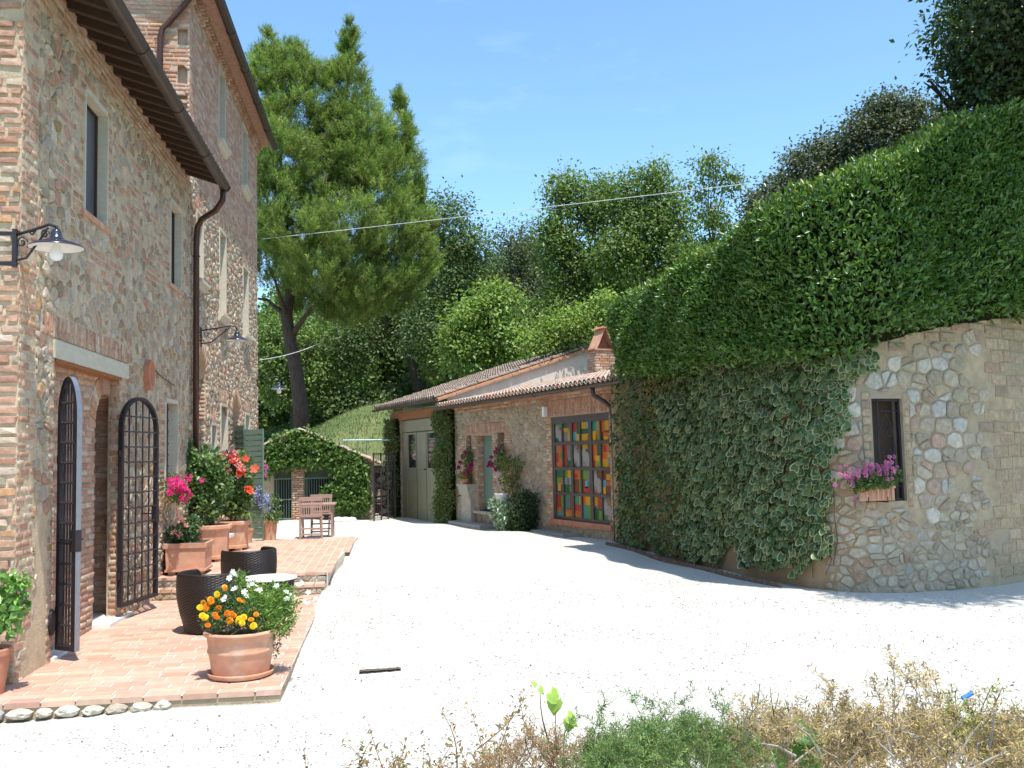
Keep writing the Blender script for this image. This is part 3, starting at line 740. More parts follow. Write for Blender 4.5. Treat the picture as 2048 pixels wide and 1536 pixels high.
# south gable wall (only its right hand edge is in the picture)
FC = Frame((-3.42, Y0, 0), (1, 0, 0), (0, -1, 0))
sheet(FC.P, -7.5, 0, -.4, ZW, [], M['mortar'], house, 'gable_wall', rings=[(-7.5, -.4), (0, -.4), (0, ZW), (-3.7, ZW + 1.25), (-7.5, ZW)])
rg = random.Random(15); pcs = []
def gk(u, v): return True
for p in courses(-3.2, 0.012, -.1, ZW, .27, .095, rg, joint=.032, jit=.008):
    c = centroid(p)
    if rg.random() < .05: continue
    pcs.append((p, FC.P, rg.uniform(.012, .03), pick(BRK if rg.random() < .88 else PALE, rg), dict(cut=.86)))
emit(pcs, 'brick', house, M['brick'], rg, 110)
fbox(FC.P, -7.5, 0, -.4, ZW, -(Y1 - Y0), -.2); 
# eave: rafters, planks, roof, gutter, downpipe
def gutter(parent, pts, rad, name='gutter', mat='copper'):
    mb = MB(); n = 10; a, b = Vector(pts[0]), Vector(pts[1]); d = (b - a).normalized(); x = Vector((d.y, -d.x, 0))
    out = []
    for rr_ in (rad, rad - .008):
        for q in (a, b):
            out.append([q + x * rr_ * math.cos(math.pi * k / n) - Vector((0, 0, 1)) * rr_ * math.sin(math.pi * k / n) for k in range(n + 1)])
    vs = [p for o_ in out for p in o_]; m = n + 1
    fs = [(i, i + 1, m + i + 1, m + i) for i in range(n)] + [(2 * m + i + 1, 2 * m + i, 3 * m + i, 3 * m + i + 1) for i in range(n)]
    fs += [(0, m, 3 * m, 2 * m), (n, 2 * m + n, 3 * m + n, m + n)]
    fs += [tuple(m + k for k in range(n + 1)), tuple(k for k in range(n + 1))[::-1]]
    mb.add(vs, fs); g = mb.build(name, M[mat], parent)
    bead = MB(); bead.tube([a + x * rad, b + x * rad], .014, 8); bead.build('gutter_bead', M[mat], g)
    L_ = (b - a).length; k = 1
    while k * 1.9 < L_:
        q = a + d * (k * 1.9 + .3); s_ = MB(); s_.tube([q + x * (rad + .006) * math.cos(math.pi * j / 8) - Vector((0, 0, 1)) * (rad + .006) * math.sin(math.pi * j / 8) for j in range(9)], .009, 4); s_.build('gutter_strap', M[mat], g); k += 1
    return g
GX = -2.80; GZ = 6.80
gutter(house, [(GX, Y0 - .35, GZ + .03), (GX, Y1 + .02, GZ)], .085)
SL = math.tan(R(17))
zr = lambda x: GZ + .07 + (-x + GX) * SL
k = 0; y = Y0 - .22
while y < Y1 - .05:
    mb = MB(); rj = r.uniform(-.012, .012)
    mb.bar((-4.2, y + rj, zr(-4.2) - .02), (GX - .06 + r.uniform(-.02, .01), y + rj * .5, zr(GX - .06) - .035), .095, .15); mb.build('rafter', M['dark_wood'], house); y += .36
# terracotta planks above rafters
y = Y0 - .3
while y < Y1:
    for x0 in (-4.05, -3.75, -3.45, -3.15):
        if x0 + .3 > GX - .02: continue
    y += .335
mb = MB(); mb.add([(-4.4, Y0 - .32, zr(-4.4) + .05), (GX - .02, Y0 - .32, zr(GX) + .055), (GX - .02, Y1, zr(GX) + .055), (-4.4, Y1, zr(-4.4) + .05)], [(0, 1, 2, 3)])
mb.add([(-4.4, Y0 - .32, zr(-4.4) + .08), (GX - .02, Y0 - .32, zr(GX) + .085), (GX - .02, Y1, zr(GX) + .085), (-4.4, Y1, zr(-4.4) + .08)], [(3, 2, 1, 0)]); mb.build('eave_planks', M['plank'], house)
mb = MB(); y = Y0 - .16; 
TP = [((.30, .17, .11), 3), ((.36, .24, .17), 2), ((.24, .19, .15), 2), ((.40, .30, .22), 1)]
def barrel_roof(parent, y0, y1, x_e, x_r, zf, name='roof'):
    """rows of barrel tiles running up the slope (world x), eave at x_e"""
    rr_ = random.Random(31); mb = MB(); y = y0
    mb.tint = (.3, .2, .14); mb.add([(x_e, y0, zf(x_e) + .012), (x_e, y1, zf(x_e) + .012), (x_r, y1, zf(x_r) + .012), (x_r, y0, zf(x_r) + .012)], [(0, 1, 2, 3)])
    while y < y1:
        x = x_e; s = 1 if x_r > x_e else -1
        while (x - x_r) * s < 0:
            mb.tint = pick(TP, rr_); rad = .085; L_ = .40
            vs = []
            for xx, ra, lift in ((x, rad, .035), (x + s * L_, rad * .85, .01)):
                for k in range(6):
                    f = math.pi * k / 5; vs.append((xx, y + .1 + ra * math.cos(f), zf(xx) + lift + ra * .75 * math.sin(f)))
            mb.add(vs, [(k, k + 1, 7 + k, 6 + k) for k in range(5)]); x += s * .36
        y += .21
    o = mb.build(name, M['roof_tile'], parent, tinted=True); stuff(o) if False else None
    return o
barrel_roof(house, Y0 - .32, Y1, GX - .03, -6.8, lambda x: zr(x) + .09)
# downpipe of the near wing
ux = on_x(386, 600, -3.42).y
dp = MB(); PX = -3.42 + .10
pts = [(GX - .02, Y1 - .1, GZ - .07), (GX - .03, Y1 - .09, GZ - .25), (GX - .16, Y1 - .02, GZ - .42), (PX + .1, Y1 + .10, GZ - .55), (PX + .02, Y1 + .14, GZ - .68), (PX, Y1 + .15, GZ - .9), (PX, Y1 + .15, 0.28)]
dp.tube(pts, .052, 12); pipe = dp.build('downpipe', M['copper_red'], house, smooth=True)
for z in (5.6, 3.4, 1.2):
    s_ = MB(); s_.tube([(PX + .06 * math.cos(a), Y1 + .15 + .06 * math.sin(a), z) for a in [k * math.pi / 6 for k in range(12)]], .010, 6, closed=True); s_.build('pipe_clip', M['copper_red'], pipe)
# --------------------------------------------------------- far wing
ZT = on_x(511, 284, -3.42).z; print('tower wall top', ZT, 'gutter', on_x(547, 273, -2.95))
def ph2(l, rr, top, bot, rise=0, depth=.2): return px_hole(FA, l, rr, top, bot, rise, depth)
TW = [ph2(436, 448, 127, 279), ph2(483, 493, 247, 370), ph2(391.5, 404, 422, 558), ph2(437.5, 450, 458, 626), ph2(484.5, 495, 531, 668)]
GW = [ph2(421, 431, 849, 960), ph2(440, 453, 810, 960), ph2(489, 498, 828, 930)]
AR1 = px_hole(FA, 392, 410.5, 735, 1080, .45, .5); AR1.v0 = ZU - .05; AR1.v1 = FA.uv(401, 706)[1]
AR2 = px_hole(FA, 464, 479.5, 820, 1080, .45, .35); AR2.v0 = ZU - .05; AR2.v1 = FA.uv(471, 797)[1]
holesB = TW + GW + [AR1, AR2]
for h in holesB: print('  hole', round(h.u0, 2), round(h.u1, 2), round(h.v0, 2), round(h.v1, 2))
sheet(FA.P, Y1, Y2, -.4, ZT, holesB, M['mortar'], tower)
rt = random.Random(44); pcs = []; vo = []
sp = [H(h.u0 - .26, h.u1 + .26, h.vs, h.v1 + .26, h.r + .26) for h in (AR1, AR2)]
for h in (AR1, AR2): vo += voussoirs(h, .25, 13, rt)
tb = [Hole(h.u0 - .05, h.u1 + .05, h.v1, h.v1 + .35) for h in TW[2:] + GW]
for p in rubble(Y1, Y2, 0, 7.1, .22, .13, rt, jit=.42, joint=.014, holes=holesB + sp + tb): pcs.append((p, FA.P, rt.uniform(.008, .028), pick(RUB, rt), dict(cut=.8)))
emit(pcs, 'stone', tower, M['stone'], rt, 0)
pcs = []
for p in courses(Y1, Y2, 7.1, ZT, .25, .07, rt, joint=.014, holes=holesB): pcs.append((p, FA.P, rt.uniform(.004, .012), pick(PINK, rt), dict(cut=.9)))
for q in tb:
    for p in courses(q.u0, q.u1, q.v0 + .05, q.v1, .3, .065, rt, joint=.014, vertical=True, holes=holesB): pcs.append((p, FA.P, .014, pick(BRK, rt), dict(cut=.88)))
for p in vo: pcs.append((p, FA.P, .018, pick(BRK, rt), dict(cut=.88)))
for h in (AR1, AR2):
    Pj = (lambda hh: (lambda u, v, t=0.0: Vector((-3.42 - u, hh.u1 - t, v))))(h)
    for p in courses(0.01, h.depth, ZU, h.vs, .25, .078, rt, joint=.016): pcs.append((p, Pj, .012, pick(PINK, rt), dict(cut=.88)))
# camera facing wall of the tall wing, above the near roof
FD = Frame((-3.42, Y1, 0), (1, 0, 0), (0, -1, 0))
def nh(l, rr, t, b):
    q0 = on_y(l, t, Y1); q1 = on_y(rr, b, Y1); return H(q0.x + 3.42, min(q1.x + 3.42, -.03), q1.z, q0.z, 0, .12)
NH = [nh(355, 378, 57, 90), nh(355, 378, 130, 168), nh(357, 378, 190, 220)]
sheet(FD.P, -7, 0, 6.2, ZT + .8, NH, M['mortar_brick'], tower, 'gable_wall')
for p in courses(-3.2, 0.01, 7.0, ZT + .6, .26, .076, rt, joint=.014, holes=NH): pcs.append((p, FD.P, rt.uniform(.006, .015), pick(BRK, rt), dict(cut=.88)))
for h in NH: fbox(FD.P, h.u0, h.u1, h.v0, h.v1, -.125, -.11).build('niche_back', M['mortar_brick'], tower)
emit(pcs, 'brick', tower, M['brick'], rt, 300)
for i, h in enumerate(TW): simple_window(FA, h, tower, .10, 'pane_grey', bracket=True)
for h in GW: simple_window(FA, h, tower, .12, 'pane_grey', sill=False)
fbox(FA.P, AR1.u0, AR1.u1, ZU - .1, AR1.v1, -.55, -.49).build('door', M['dark_wood'], tower)
fbox(FA.P, AR2.u0, AR2.u1, ZU - .1, AR2.v1, -.40, -.34).build('door', M['dark_inside'], tower)  # dark sheet, the unlit inside of the open arch put into its colour
# eave of the tall wing
GX2, GZ2 = -2.99, ZT + .02
gutter(tower, [(GX2, Y1 - .4, GZ2), (GX2, Y2 + .25, GZ2)], .085, mat='copper')
mb = MB(); mb.prism([(-3.44, ZT - .02), (GX2 - .02, ZT + .06), (GX2 - .02, ZT + .16), (-3.44, ZT + .30)], lambda u, v, t: Vector((u, t, v)), Y1 - .4, Y2 + .2); mb.build('eave_soffit', M['soffit'], tower)
mb = MB(); y = Y1 + .02; mb.tint = (.45, .24, .16)
while y < Y2:
    mb.tint = pick(BRK, rt); mb.box(-3.42, -3.30, y, y + .07, ZT - .13, ZT - .02); mb.box(-3.42, -3.36, y, y + .12, ZT - .21, ZT - .14); y += .15
stuff(mb.build('corbel_bricks', M['brick'], tower, tinted=True))
barrel_roof(tower, Y1 - .4, Y2 + .2, GX2 - .03, -7, lambda x: ZT + .18 + (GX2 - x) * .30)
fbox(lambda u, v, t: Vector((u, v, t)), -7.5, -3.5, Y2 - .2, Y2, -.4, ZT).build('end_wall', M['mortar'], tower)
# pipe on the camera facing wall
q = on_y(320, 60, Y1 - .1); q2 = on_y(380, 0, Y1 - .1)
dp = MB(); dp.tube([(q.x, Y1 - .08, 7.3), (q.x, Y1 - .08, q.z - .12), (q.x + .03, Y1 - .08, q.z + .02), (q.x + .12, Y1 - .08, q.z + .12), (q2.x, Y1 - .10, q2.z + .03), (GX2, Y1 - .2, ZT)], .05, 10); dp.build('downpipe', M['copper_red'], tower, smooth=True)
# closing boxes so that neither wing is hollow when seen from the side
fbox(lambda u, v, t: Vector((u, v, t)), -7.5, -7.4, Y0, Y2, -.4, 7).build('back_wall', M['mortar'], house)

# louvred green door leaves standing open in front of the far arch
def leaf_door(a, b, z0, z1, label_part, parent, n=20):
    a = Vector((*a, 0)); b = Vector((*b, 0)); e = (b - a).normalized(); fr = Frame(a, e, Vector((e.y, -e.x, 0))); w_ = (b - a).length
    if fr.n.y > 0: fr.n = -fr.n
    st_ = .055
    for nm, a_ in (('stile', (0, st_, z0, z1)), ('stile', (w_ - st_ * .4, w_, z0, z1))): fbox(fr.P, *a_, -.02, .02).build(nm, M['green_paint'], parent)
    for i in range(n):
        v0 = z0 + (z1 - z0) * i / n; v1 = z0 + (z1 - z0) * (i + 1) / n - .004
        mb = MB(); mb.prism([(-.012, v0), (.016, v0 + .004), (.010, v1), (-.012, v1)], lambda q, v, t: fr.P(t, v, q), st_, w_ - st_ * .4); mb.build('board', M['green_paint'], parent)
    return fr
ld = thing('door_leaves', 'pair of folded open green boarded door leaves outside the far arched doorway', 'door', (-3.2, 21.6, ZU))
pA = on_x(465.5, 1060, -3.40)
yh = 21.65
e1 = on_y(489, 1075, yh - .55); e2 = on_y(527, 1080, yh - .85)
zt1 = on_y(487, 850, yh - .5).z; zt2 = on_y(505, 858, yh - .8).z
print('leaf', e1, e2, zt1, zt2)
leaf_door((-3.36, yh), (e1.x, yh - .55), ZU + .04, zt1, '', ld)
leaf_door((e1.x + .01, yh - .57), (e2.x, yh - .85), ZU + .04, zt2, '', ld)
mb = MB(); mb.box(-3.40, -3.30, yh - .06, yh + .03, 2.25, 2.34); mb.build('hinge', M['green_paint'], ld)

vq = FA.uv(100, 1245); mb = MB(); mb.add([FA.P(vq[0] + .075 * math.cos(k * math.pi / 8), vq[1] + .13 * math.sin(k * math.pi / 8), .03) for k in range(16)] + [FA.P(vq[0] + .075 * math.cos(k * math.pi / 8), vq[1] + .13 * math.sin(k * math.pi / 8), -.02) for k in range(16)], [tuple(range(16))] + [(k, (k + 1) % 16, 16 + (k + 1) % 16, 16 + k) for k in range(16)]); mb.build('vent_cover', M['iron'], house)
# terracotta shield on the wall with a wire
q = FA.uv(291, 750); tz = FA.uv(291, 722)[1]; bz = FA.uv(291, 783)[1]
orn = thing('wall_ornament', 'terracotta pointed oval ornament on the stone wall right of the stone lintel', 'ornament', FA.P(q[0], q[1], 0))
mb = MB(); n = 14; hh = (tz - bz) / 2; ww = .17
ring = lambda k, t: [FA.P(q[0] + ww * k * math.sin(2 * math.pi * i / n) * (1 - .25 * math.cos(2 * math.pi * i / n) * -1), q[1] + hh * k * math.cos(2 * math.pi * i / n), t) for i in range(n)]
vs = ring(1, 0) + ring(1.0, .09) + ring(.82, .10) + ring(.7, .05) + [FA.P(q[0], q[1], .035)]
fs = [(i + n * a, (i + 1) % n + n * a, (i + 1) % n + n * (a + 1), i + n * (a + 1)) for a in range(3) for i in range(n)] + [(3 * n + i, 3 * n + (i + 1) % n, 4 * n) for i in range(n)]
mb.add(vs, fs); mb.build('shield', M['terracotta_dark'], orn)
mb = MB(); a = FA.uv(300, 735); b = FA.uv(345, 771); mb.tube([FA.P(a[0], a[1], .03), FA.P((a[0] + b[0]) / 2, (a[1] + b[1]) / 2 - .03, .03), FA.P(b[0], b[1], .03)], .008, 5); mb.build('wire', M['iron'], orn)

# wall lamps
def wall_lamp(label, plate, tip, drop, rs, scroll=True, vertical=.36, arms=True):
    t = thing('wall_lamp', label, 'lamp', plate); plate = Vector(plate); tip = Vector(tip); d = Vector((tip.x - plate.x, tip.y - plate.y, 0)); L_ = d.length; d.normalize()
    mb = MB(); mb.bar(plate + Vector((0, 0, -vertical * .62)), plate + Vector((0, 0, vertical * .38)), .035, .05); mb.build('bracket_plate', M['iron'], t)
    top = plate + Vector((0, 0, vertical * .22))
    mb = MB(); mb.tube([top, top + d * L_ * .5 + Vector((0, 0, .05)), top + d * L_ * .82 + Vector((0, 0, .09)), top + d * L_ * .96 + Vector((0, 0, .07)), tip + Vector((0, 0, .06)), tip], .014, 8); mb.build('arm', M['iron'], t, smooth=True)
    if scroll:
        mb = MB(); b0 = plate + Vector((0, 0, -vertical * .45)); mb.tube([b0, b0 + d * L_ * .28 + Vector((0, 0, .02)), b0 + d * L_ * .55 + Vector((0, 0, .16)), top + d * L_ * .80 + Vector((0, 0, .06))], .011, 6); mb.build('brace', M['iron'], t)
        for cx, cz, ra in ((.17, -.07, .055), (.42, .02, .035), (.72, -.0, .045)):
            mb = MB(); c_ = top + d * L_ * cx + Vector((0, 0, cz))
            mb.tube([c_ + (d * math.cos(f) + Vector((0, 0, math.sin(f)))) * ra * (1 - f / 11) for f in [k * .5 for k in range(18)]], .008, 5); mb.build('scroll', M['iron'], t)
    s_ = MB(); s_.lathe([(.03, .03), (.045, .0), (.052, -.05), (.075, -.07), (rs * .62, -.10), (rs * .9, -.125), (rs, -.145), (rs, -.152)], tip, 32, cap0=True); sh = s_.build('shade', M['enamel_black'], t, smooth=True)
    s_ = MB(); s_.lathe([(rs - .004, -.150), (rs * .9, -.130), (rs * .62, -.107), (.03, -.08)], tip, 32); s_.build('shade_lining', M['enamel_white'], sh, smooth=True)
    s_ = MB(); s_.lathe([(.02, -.08), (.028, -.12), (.05, -.17), (.062, -.21), (.055, -.245), (.03, -.268), (.002, -.275)], tip, 16); s_.build('bulb', M['enamel_white'], t, smooth=True)
    return t
pl = on_y(30, 487, Y0 - .04); tp = on_y(113, 462, Y0 - .12)
L1 = wall_lamp('dark enamel lamp on scrolled iron bracket at the near corner of the farmhouse', (pl.x, pl.y, pl.z), (tp.x, tp.y, tp.z - .01), 0, .245)
for z in (.10, -.185):
    mb = MB(); mb.bar(Vector((pl.x, Y0 - .025, pl.z + z)), Vector((pl.x - .5, Y0 - .025, pl.z + z)), .012, .035); mb.build('strap', M['iron'], L1)
    mb = MB(); mb.lathe([(.014, 0), (.014, .01), (.0, .014)], (0, 0, 0), 8); 
uy = FA.uv(399, 672)[0]; tp = on_y(474, 665, uy); pz = FA.uv(399, 672)[1]
wall_lamp('small dark lamp on thin bracket just right of the long downpipe', (-3.40, uy, pz + .02), (tp.x, uy, tp.z), 0, .20)
q = on_y(558, 765, Y2 - .2)
wall_lamp('farthest wall lamp, at the end corner of the tall wing in front of the trees', (-3.40, Y2 - .2, q.z + .02), (q.x, Y2 - .2, q.z - .02), 0, .21, scroll=False, vertical=.2)

# iron gates
def gate(label, h, f, z0, z1, n_v, n_h, lock=True, rise=.42, sheen_edge=False, th=.03):
    """arched leaf from hinge h to free edge f"""
    t = thing('iron_gate', label, 'gate', (h[0], h[1], z0)); a = Vector((*h, 0)); b = Vector((*f, 0)); e = (b - a).normalized(); w_ = (b - a).length
    fr = Frame(a, e, Vector((e.y, -e.x, 0))); P = fr.P; vs_ = z1 - rise; g = .045
    def arc(k): return [(w_ / 2 + (w_ / 2 - k) * math.cos(math.pi * i / 18), vs_ + (rise - k) * math.sin(math.pi * i / 18)) for i in range(19)]
    outer = [(w_, z0)] + arc(0) + [(0, z0)]; inner = [(w_ - g, z0 + g)] + arc(g) + [(g, z0 + g)]
    mb = MB(); n = len(outer); vs = [P(u, v, tt) for tt in (-th, th) for u, v in outer] + [P(u, v, tt) for tt in (-th, th) for u, v in inner]
    fs = []
    for i in range(n):
        j = (i + 1) % n
        fs += [(i, j, n + j, n + i), (2 * n + i, 3 * n + i, 3 * n + j, 2 * n + j), (n + i, n + j, 3 * n + j, 3 * n + i), (j, i, 2 * n + i, 2 * n + j)]
    mb.add(vs, fs); mb.build('gate_frame', M['iron'], t)
    if sheen_edge:   # outer flat strip of the free edge, sky sheen put into a paler colour
        mb = MB(); pr = [(w_ + .001, z0)] + [(w_ / 2 + (w_ / 2 + .002) * math.cos(math.pi * i / 18), vs_ + (rise + .002) * math.sin(math.pi * i / 18)) for i in range(10)]
        vs = [P(u, v, tt) for tt in (-th, th) for u, v in pr]; m = len(pr); mb.add(vs, [(i, i + 1, m + i + 1, m + i) for i in range(m - 1)]); mb.build('edge_strip', M['iron_sheen'], t)
    for i in range(n_v):
        u = g + (w_ - 2 * g) * (i + 1) / (n_v + 1); x = (u - w_ / 2) / (w_ / 2 - g); top = vs_ + (rise - g) * math.sqrt(max(0, 1 - x * x))
        mb = MB(); mb.bar(P(u, z0 + g, 0), P(u, top, 0), .017); mb.build('upright_bar', M['iron'], t)
    for i in range(n_h):
        v = z0 + g + (vs_ + rise * .55 - z0) * (i + 1) / (n_h + 1) * 1.03
        x = 1 if v < vs_ else math.sqrt(max(0, 1 - ((v - vs_) / (rise - g)) ** 2)); hw = (w_ / 2 - g) * x
        mb = MB(); pts = []; m = 4 * (n_v + 1)
        for k in range(m + 1):
            u = w_ / 2 - hw + 2 * hw * k / m; pts.append(P(u, v + .006 * math.sin(k * 1.5708), .018 + .004 * math.cos(k * 3.14)))
        mb.tube(pts, .0105, 5); mb.build('cross_bar', M['iron'], t)
    if lock:
        mb = MB(); fbox(P, w_ - .075, w_ + .004, z0 + 1.0, z0 + 1.22, -th - .006, th + .006, mb); lk = mb.build('lock_case', M['iron'], t)
        mb = MB(); mb.tube([P(w_ - .05, z0 + 1.12, .02), P(w_ - .05, z0 + 1.12, .09), P(w_ - .19, z0 + 1.13, .10)], .010, 6); mb.build('handle', M['iron'], lk)
        mb = MB(); mb.tube([P(w_ - .05, z0 + 1.12, -.02), P(w_ - .05, z0 + 1.12, -.09), P(w_ - .19, z0 + 1.13, -.10)], .010, 6); mb.build('handle', M['iron'], lk)
    for z in (z0 + .35, z0 + 1.9):
        mb = MB(); mb.tube([P(-.02, z, 0), P(-.02, z + .08, 0)], .018, 8); mb.build('hinge', M['iron'], t)
    return t
q = on_z(158, 1303, .10)
g1 = on_z(118, 1279, .1)
print('gate1', g1, q)
gate('near arched iron gate leaf swung out edge-on towards the viewer', (-3.40, on_x(115, 1279, -3.40).y), (q.x - .02, q.y), .10, on_x(143, 755, -3.3).z, 4, 12, sheen_edge=True)
a2 = on_x(238, 1214, -3.39); b2 = on_x(312, 1193, -3.17); print('gate2', a2, b2)
gate('far arched iron gate leaf folded open against the stone wall, showing its full grid', (-3.39, a2.y), (-3.17, b2.y), (a2.z + b2.z) / 2, on_x(273, 794, -3.3).z, 4, 12)
# ------------------------------------------------------------------ outbuildings on the right
A = on_z(1240, 1086, .08); d_ = Vector((-0.302, 0.953, 0)).normalized()
A = on_z(1222, 1080, .1)
FO = Frame((A.x, A.y, 0), d_, (-d_.y, d_.x, 0))
if FO.n.dot(CAM - FO.O) < 0: FO.n = -FO.n
UN = -1.1                       # near end of the front building (hidden by the hedge)
UG = FO.uv(898, 900)[0]         # where the garage starts
UE = FO.uv(785, 950)[0]
print('FO', FO.n, 'UG', UG, 'UE', UE, 'gutter', FO.uv(1210, 772, .4), FO.uv(888, 823, .4), 'garage eave', FO.uv(764, 823, .4), FO.uv(912, 794, .4))
r = random.Random(61)
out = thing('stone_outbuilding', 'low stone outbuilding with brick chimney, coloured painted glass doors and barrel tile roof', 'outbuilding', FO.P(0, 0, 0))
ZE = 3.42                       # wall head
SLO = 0.30; SLF = 0.19
VS = FO.uv
DW = H(VS(953, 872)[0], VS(984, 872)[0], VS(970, 1022)[1], VS(970, 871)[1], 0, .24)
NL = H(VS(934, 940)[0], VS(944, 940)[0], VS(939, 966)[1], VS(939, 871)[1], 0, .25)
NR = H(VS(995, 940)[0], VS(1010, 940)[0], VS(1003, 938)[1], VS(1003, 865)[1], 0, .25)
GD = H(VS(1104, 940)[0], VS(1221, 940)[0], VS(1160, 1043)[1], VS(1160, 829.5)[1], 0, .12)
for n_, h in (('DW', DW), ('NL', NL), ('NR', NR), ('GD', GD)): print(n_, [round(x, 2) for x in (h.u0, h.u1, h.v0, h.v1)])
hs = [DW, NL, NR, GD]
sheet(FO.P, UN, UG, -.5, ZE, hs, M['mortar_dark'], out)
sold = [Hole(GD.u0 - .12, GD.u1 + .30, GD.v1, GD.v1 + .42), Hole(DW.u0 - .22, DW.u1 + .22, DW.v1, DW.v1 + .36), Hole(NL.u0 - .1, NL.u1 + .1, NL.v1, NL.v1 + .3), Hole(NR.u0 - .1, NR.u1 + .1, NR.v1, NR.v1 + .3)]
bp = [Hole(GD.u1, GD.u1 + .26, 0, GD.v1), Hole(GD.u0 - .4, GD.u0, 0, GD.v1), Hole(DW.u0 - .25, DW.u0, 0, DW.v1), Hole(DW.u1, DW.u1 + .3, 0, DW.v1), Hole(NL.u1, NL.u1 + .5, .6, NL.v1), Hole(NR.u0 - .42, NR.u0, .7, NR.v1), Hole(UN, UG, ZE - .16, ZE)]
pcs = []
for p in rubble(UN, UG, -.1, ZE - .16, .22, .15, r, jit=.43, joint=.015, holes=hs + sold + bp): pcs.append((p, FO.P, r.uniform(.006, .02), pick(MID, r), dict(cut=.82)))
emit(pcs, 'stone', out, M['stone'], r, 300, 6)
pcs = []
for h in sold:
    for p in courses(h.u0, h.u1, h.v0 + .01, h.v1, .30, .065, r, joint=.013, vertical=True, holes=hs): pcs.append((p, FO.P, .014, pick(BRK[:3], r), dict(cut=.88)))
for i, h in enumerate(bp):
    for p in courses(h.u0, h.u1, max(0, h.v0), h.v1, .25, .075, r, joint=.014, holes=hs + sold + bp[:i]): pcs.append((p, FO.P, r.uniform(.008, .018), pick(BRK, r), dict(cut=.88)))
for h in (DW, NL, NR):     # brick cheek seen beyond each opening
    Pj = (lambda hh: (lambda u, v, t=0.0: FO.P(hh.u1 - t, v, -u)))(h)
    for p in courses(0.01, h.depth, h.v0, h.v1, .25, .075, r, joint=.014): pcs.append((p, Pj, .012, pick(BRK, r), dict(cut=.88)))
emit(pcs, 'brick', out, M['brick'], r, 300, 6)
dr = fbox(FO.P, DW.u0, DW.u1, DW.v0, DW.v1, -.30, -.20).build('door', M['green_paint'], out)
for (a, b) in ((.1, .45), (.5, .95)):
    hh = DW.v1 - DW.v0; fbox(FO.P, DW.u0 + .12, DW.u1 - .12, DW.v0 + hh * a, DW.v0 + hh * b - .05, -.20, -.185).build('door_panel', M['green_paint'], dr)
fbox(FO.P, DW.u0 + .04, DW.u0 + .16, DW.v0 + .98, DW.v0 + 1.03, -.20, -.14).build('handle', M['iron'], dr)
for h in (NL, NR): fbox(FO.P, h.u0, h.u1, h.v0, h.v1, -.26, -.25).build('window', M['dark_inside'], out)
fbox(FO.P, DW.u0 - .1, DW.u1 + .1, DW.v0 - .08, DW.v0, -.3, .12).build('doorstep', M['grey_stone'], out)
# painted glass double door
gd = MB()
fr_t = -.05
UW = GD.u1 - GD.u0; VH = GD.v1 - GD.v0
# columns run from the right (near, u0) to the left; boundaries as fractions seen in the photograph
cols = [0.0, .05, .19, .235, .375, .43, .555, .60, .725, .775, .885, .925]   # placeholders for pane edges
def pane_edges():
    L_ = [(92, 168), (180, 262), (286, 362), (376, 466), (498, 586), (598, 692)]      # zoomed columns of the top row
    out_ = []
    for a, b in L_:
        out_.append((VS(1090 + a / 5.487, 860)[0], VS(1090 + b / 5.487, 860)[0]))
    return out_
pe = pane_edges(); rowsv = [(242, 455), (492, 738), (770, 1020), (1052, 1300)]
def vrow(zy):   # rows measured near the middle of the doors
    return VS(1165, 800 + zy / 5.487)[1]
rv = [(vrow(240), vrow(452)), (vrow(488), vrow(738)), (vrow(772), vrow(1024)), (vrow(1056), vrow(1300))]
frame = MB()
us = sorted(set([GD.u0, GD.u1])); pes = sorted([tuple(sorted(x)) for x in pe])
prev = GD.u0
for a, b in pes: fbox(FO.P, prev, a, GD.v0, GD.v1, fr_t - .03, fr_t + .03, frame); prev = b
fbox(FO.P, prev, GD.u1, GD.v0, GD.v1, fr_t - .03, fr_t + .03, frame)
vv = [GD.v1] + [x for q in rv for x in q] + [GD.v0]
for a, b in pes:
    for k in range(0, len(vv), 2): fbox(FO.P, a, b, min(vv[k], vv[k + 1]), max(vv[k], vv[k + 1]), fr_t - .028, fr_t + .028, frame)
fm = frame.build('glass_door_frame', M['door_frame'], out)
OR, RD, YE, GR, DG, BL, GY, BR_ = (.62, .15, .02), (.42, .05, .03), (.70, .36, .015), (.16, .30, .02), (.025, .12, .045), (.12, .38, .42), (.26, .235, .21), (.22, .07, .02)
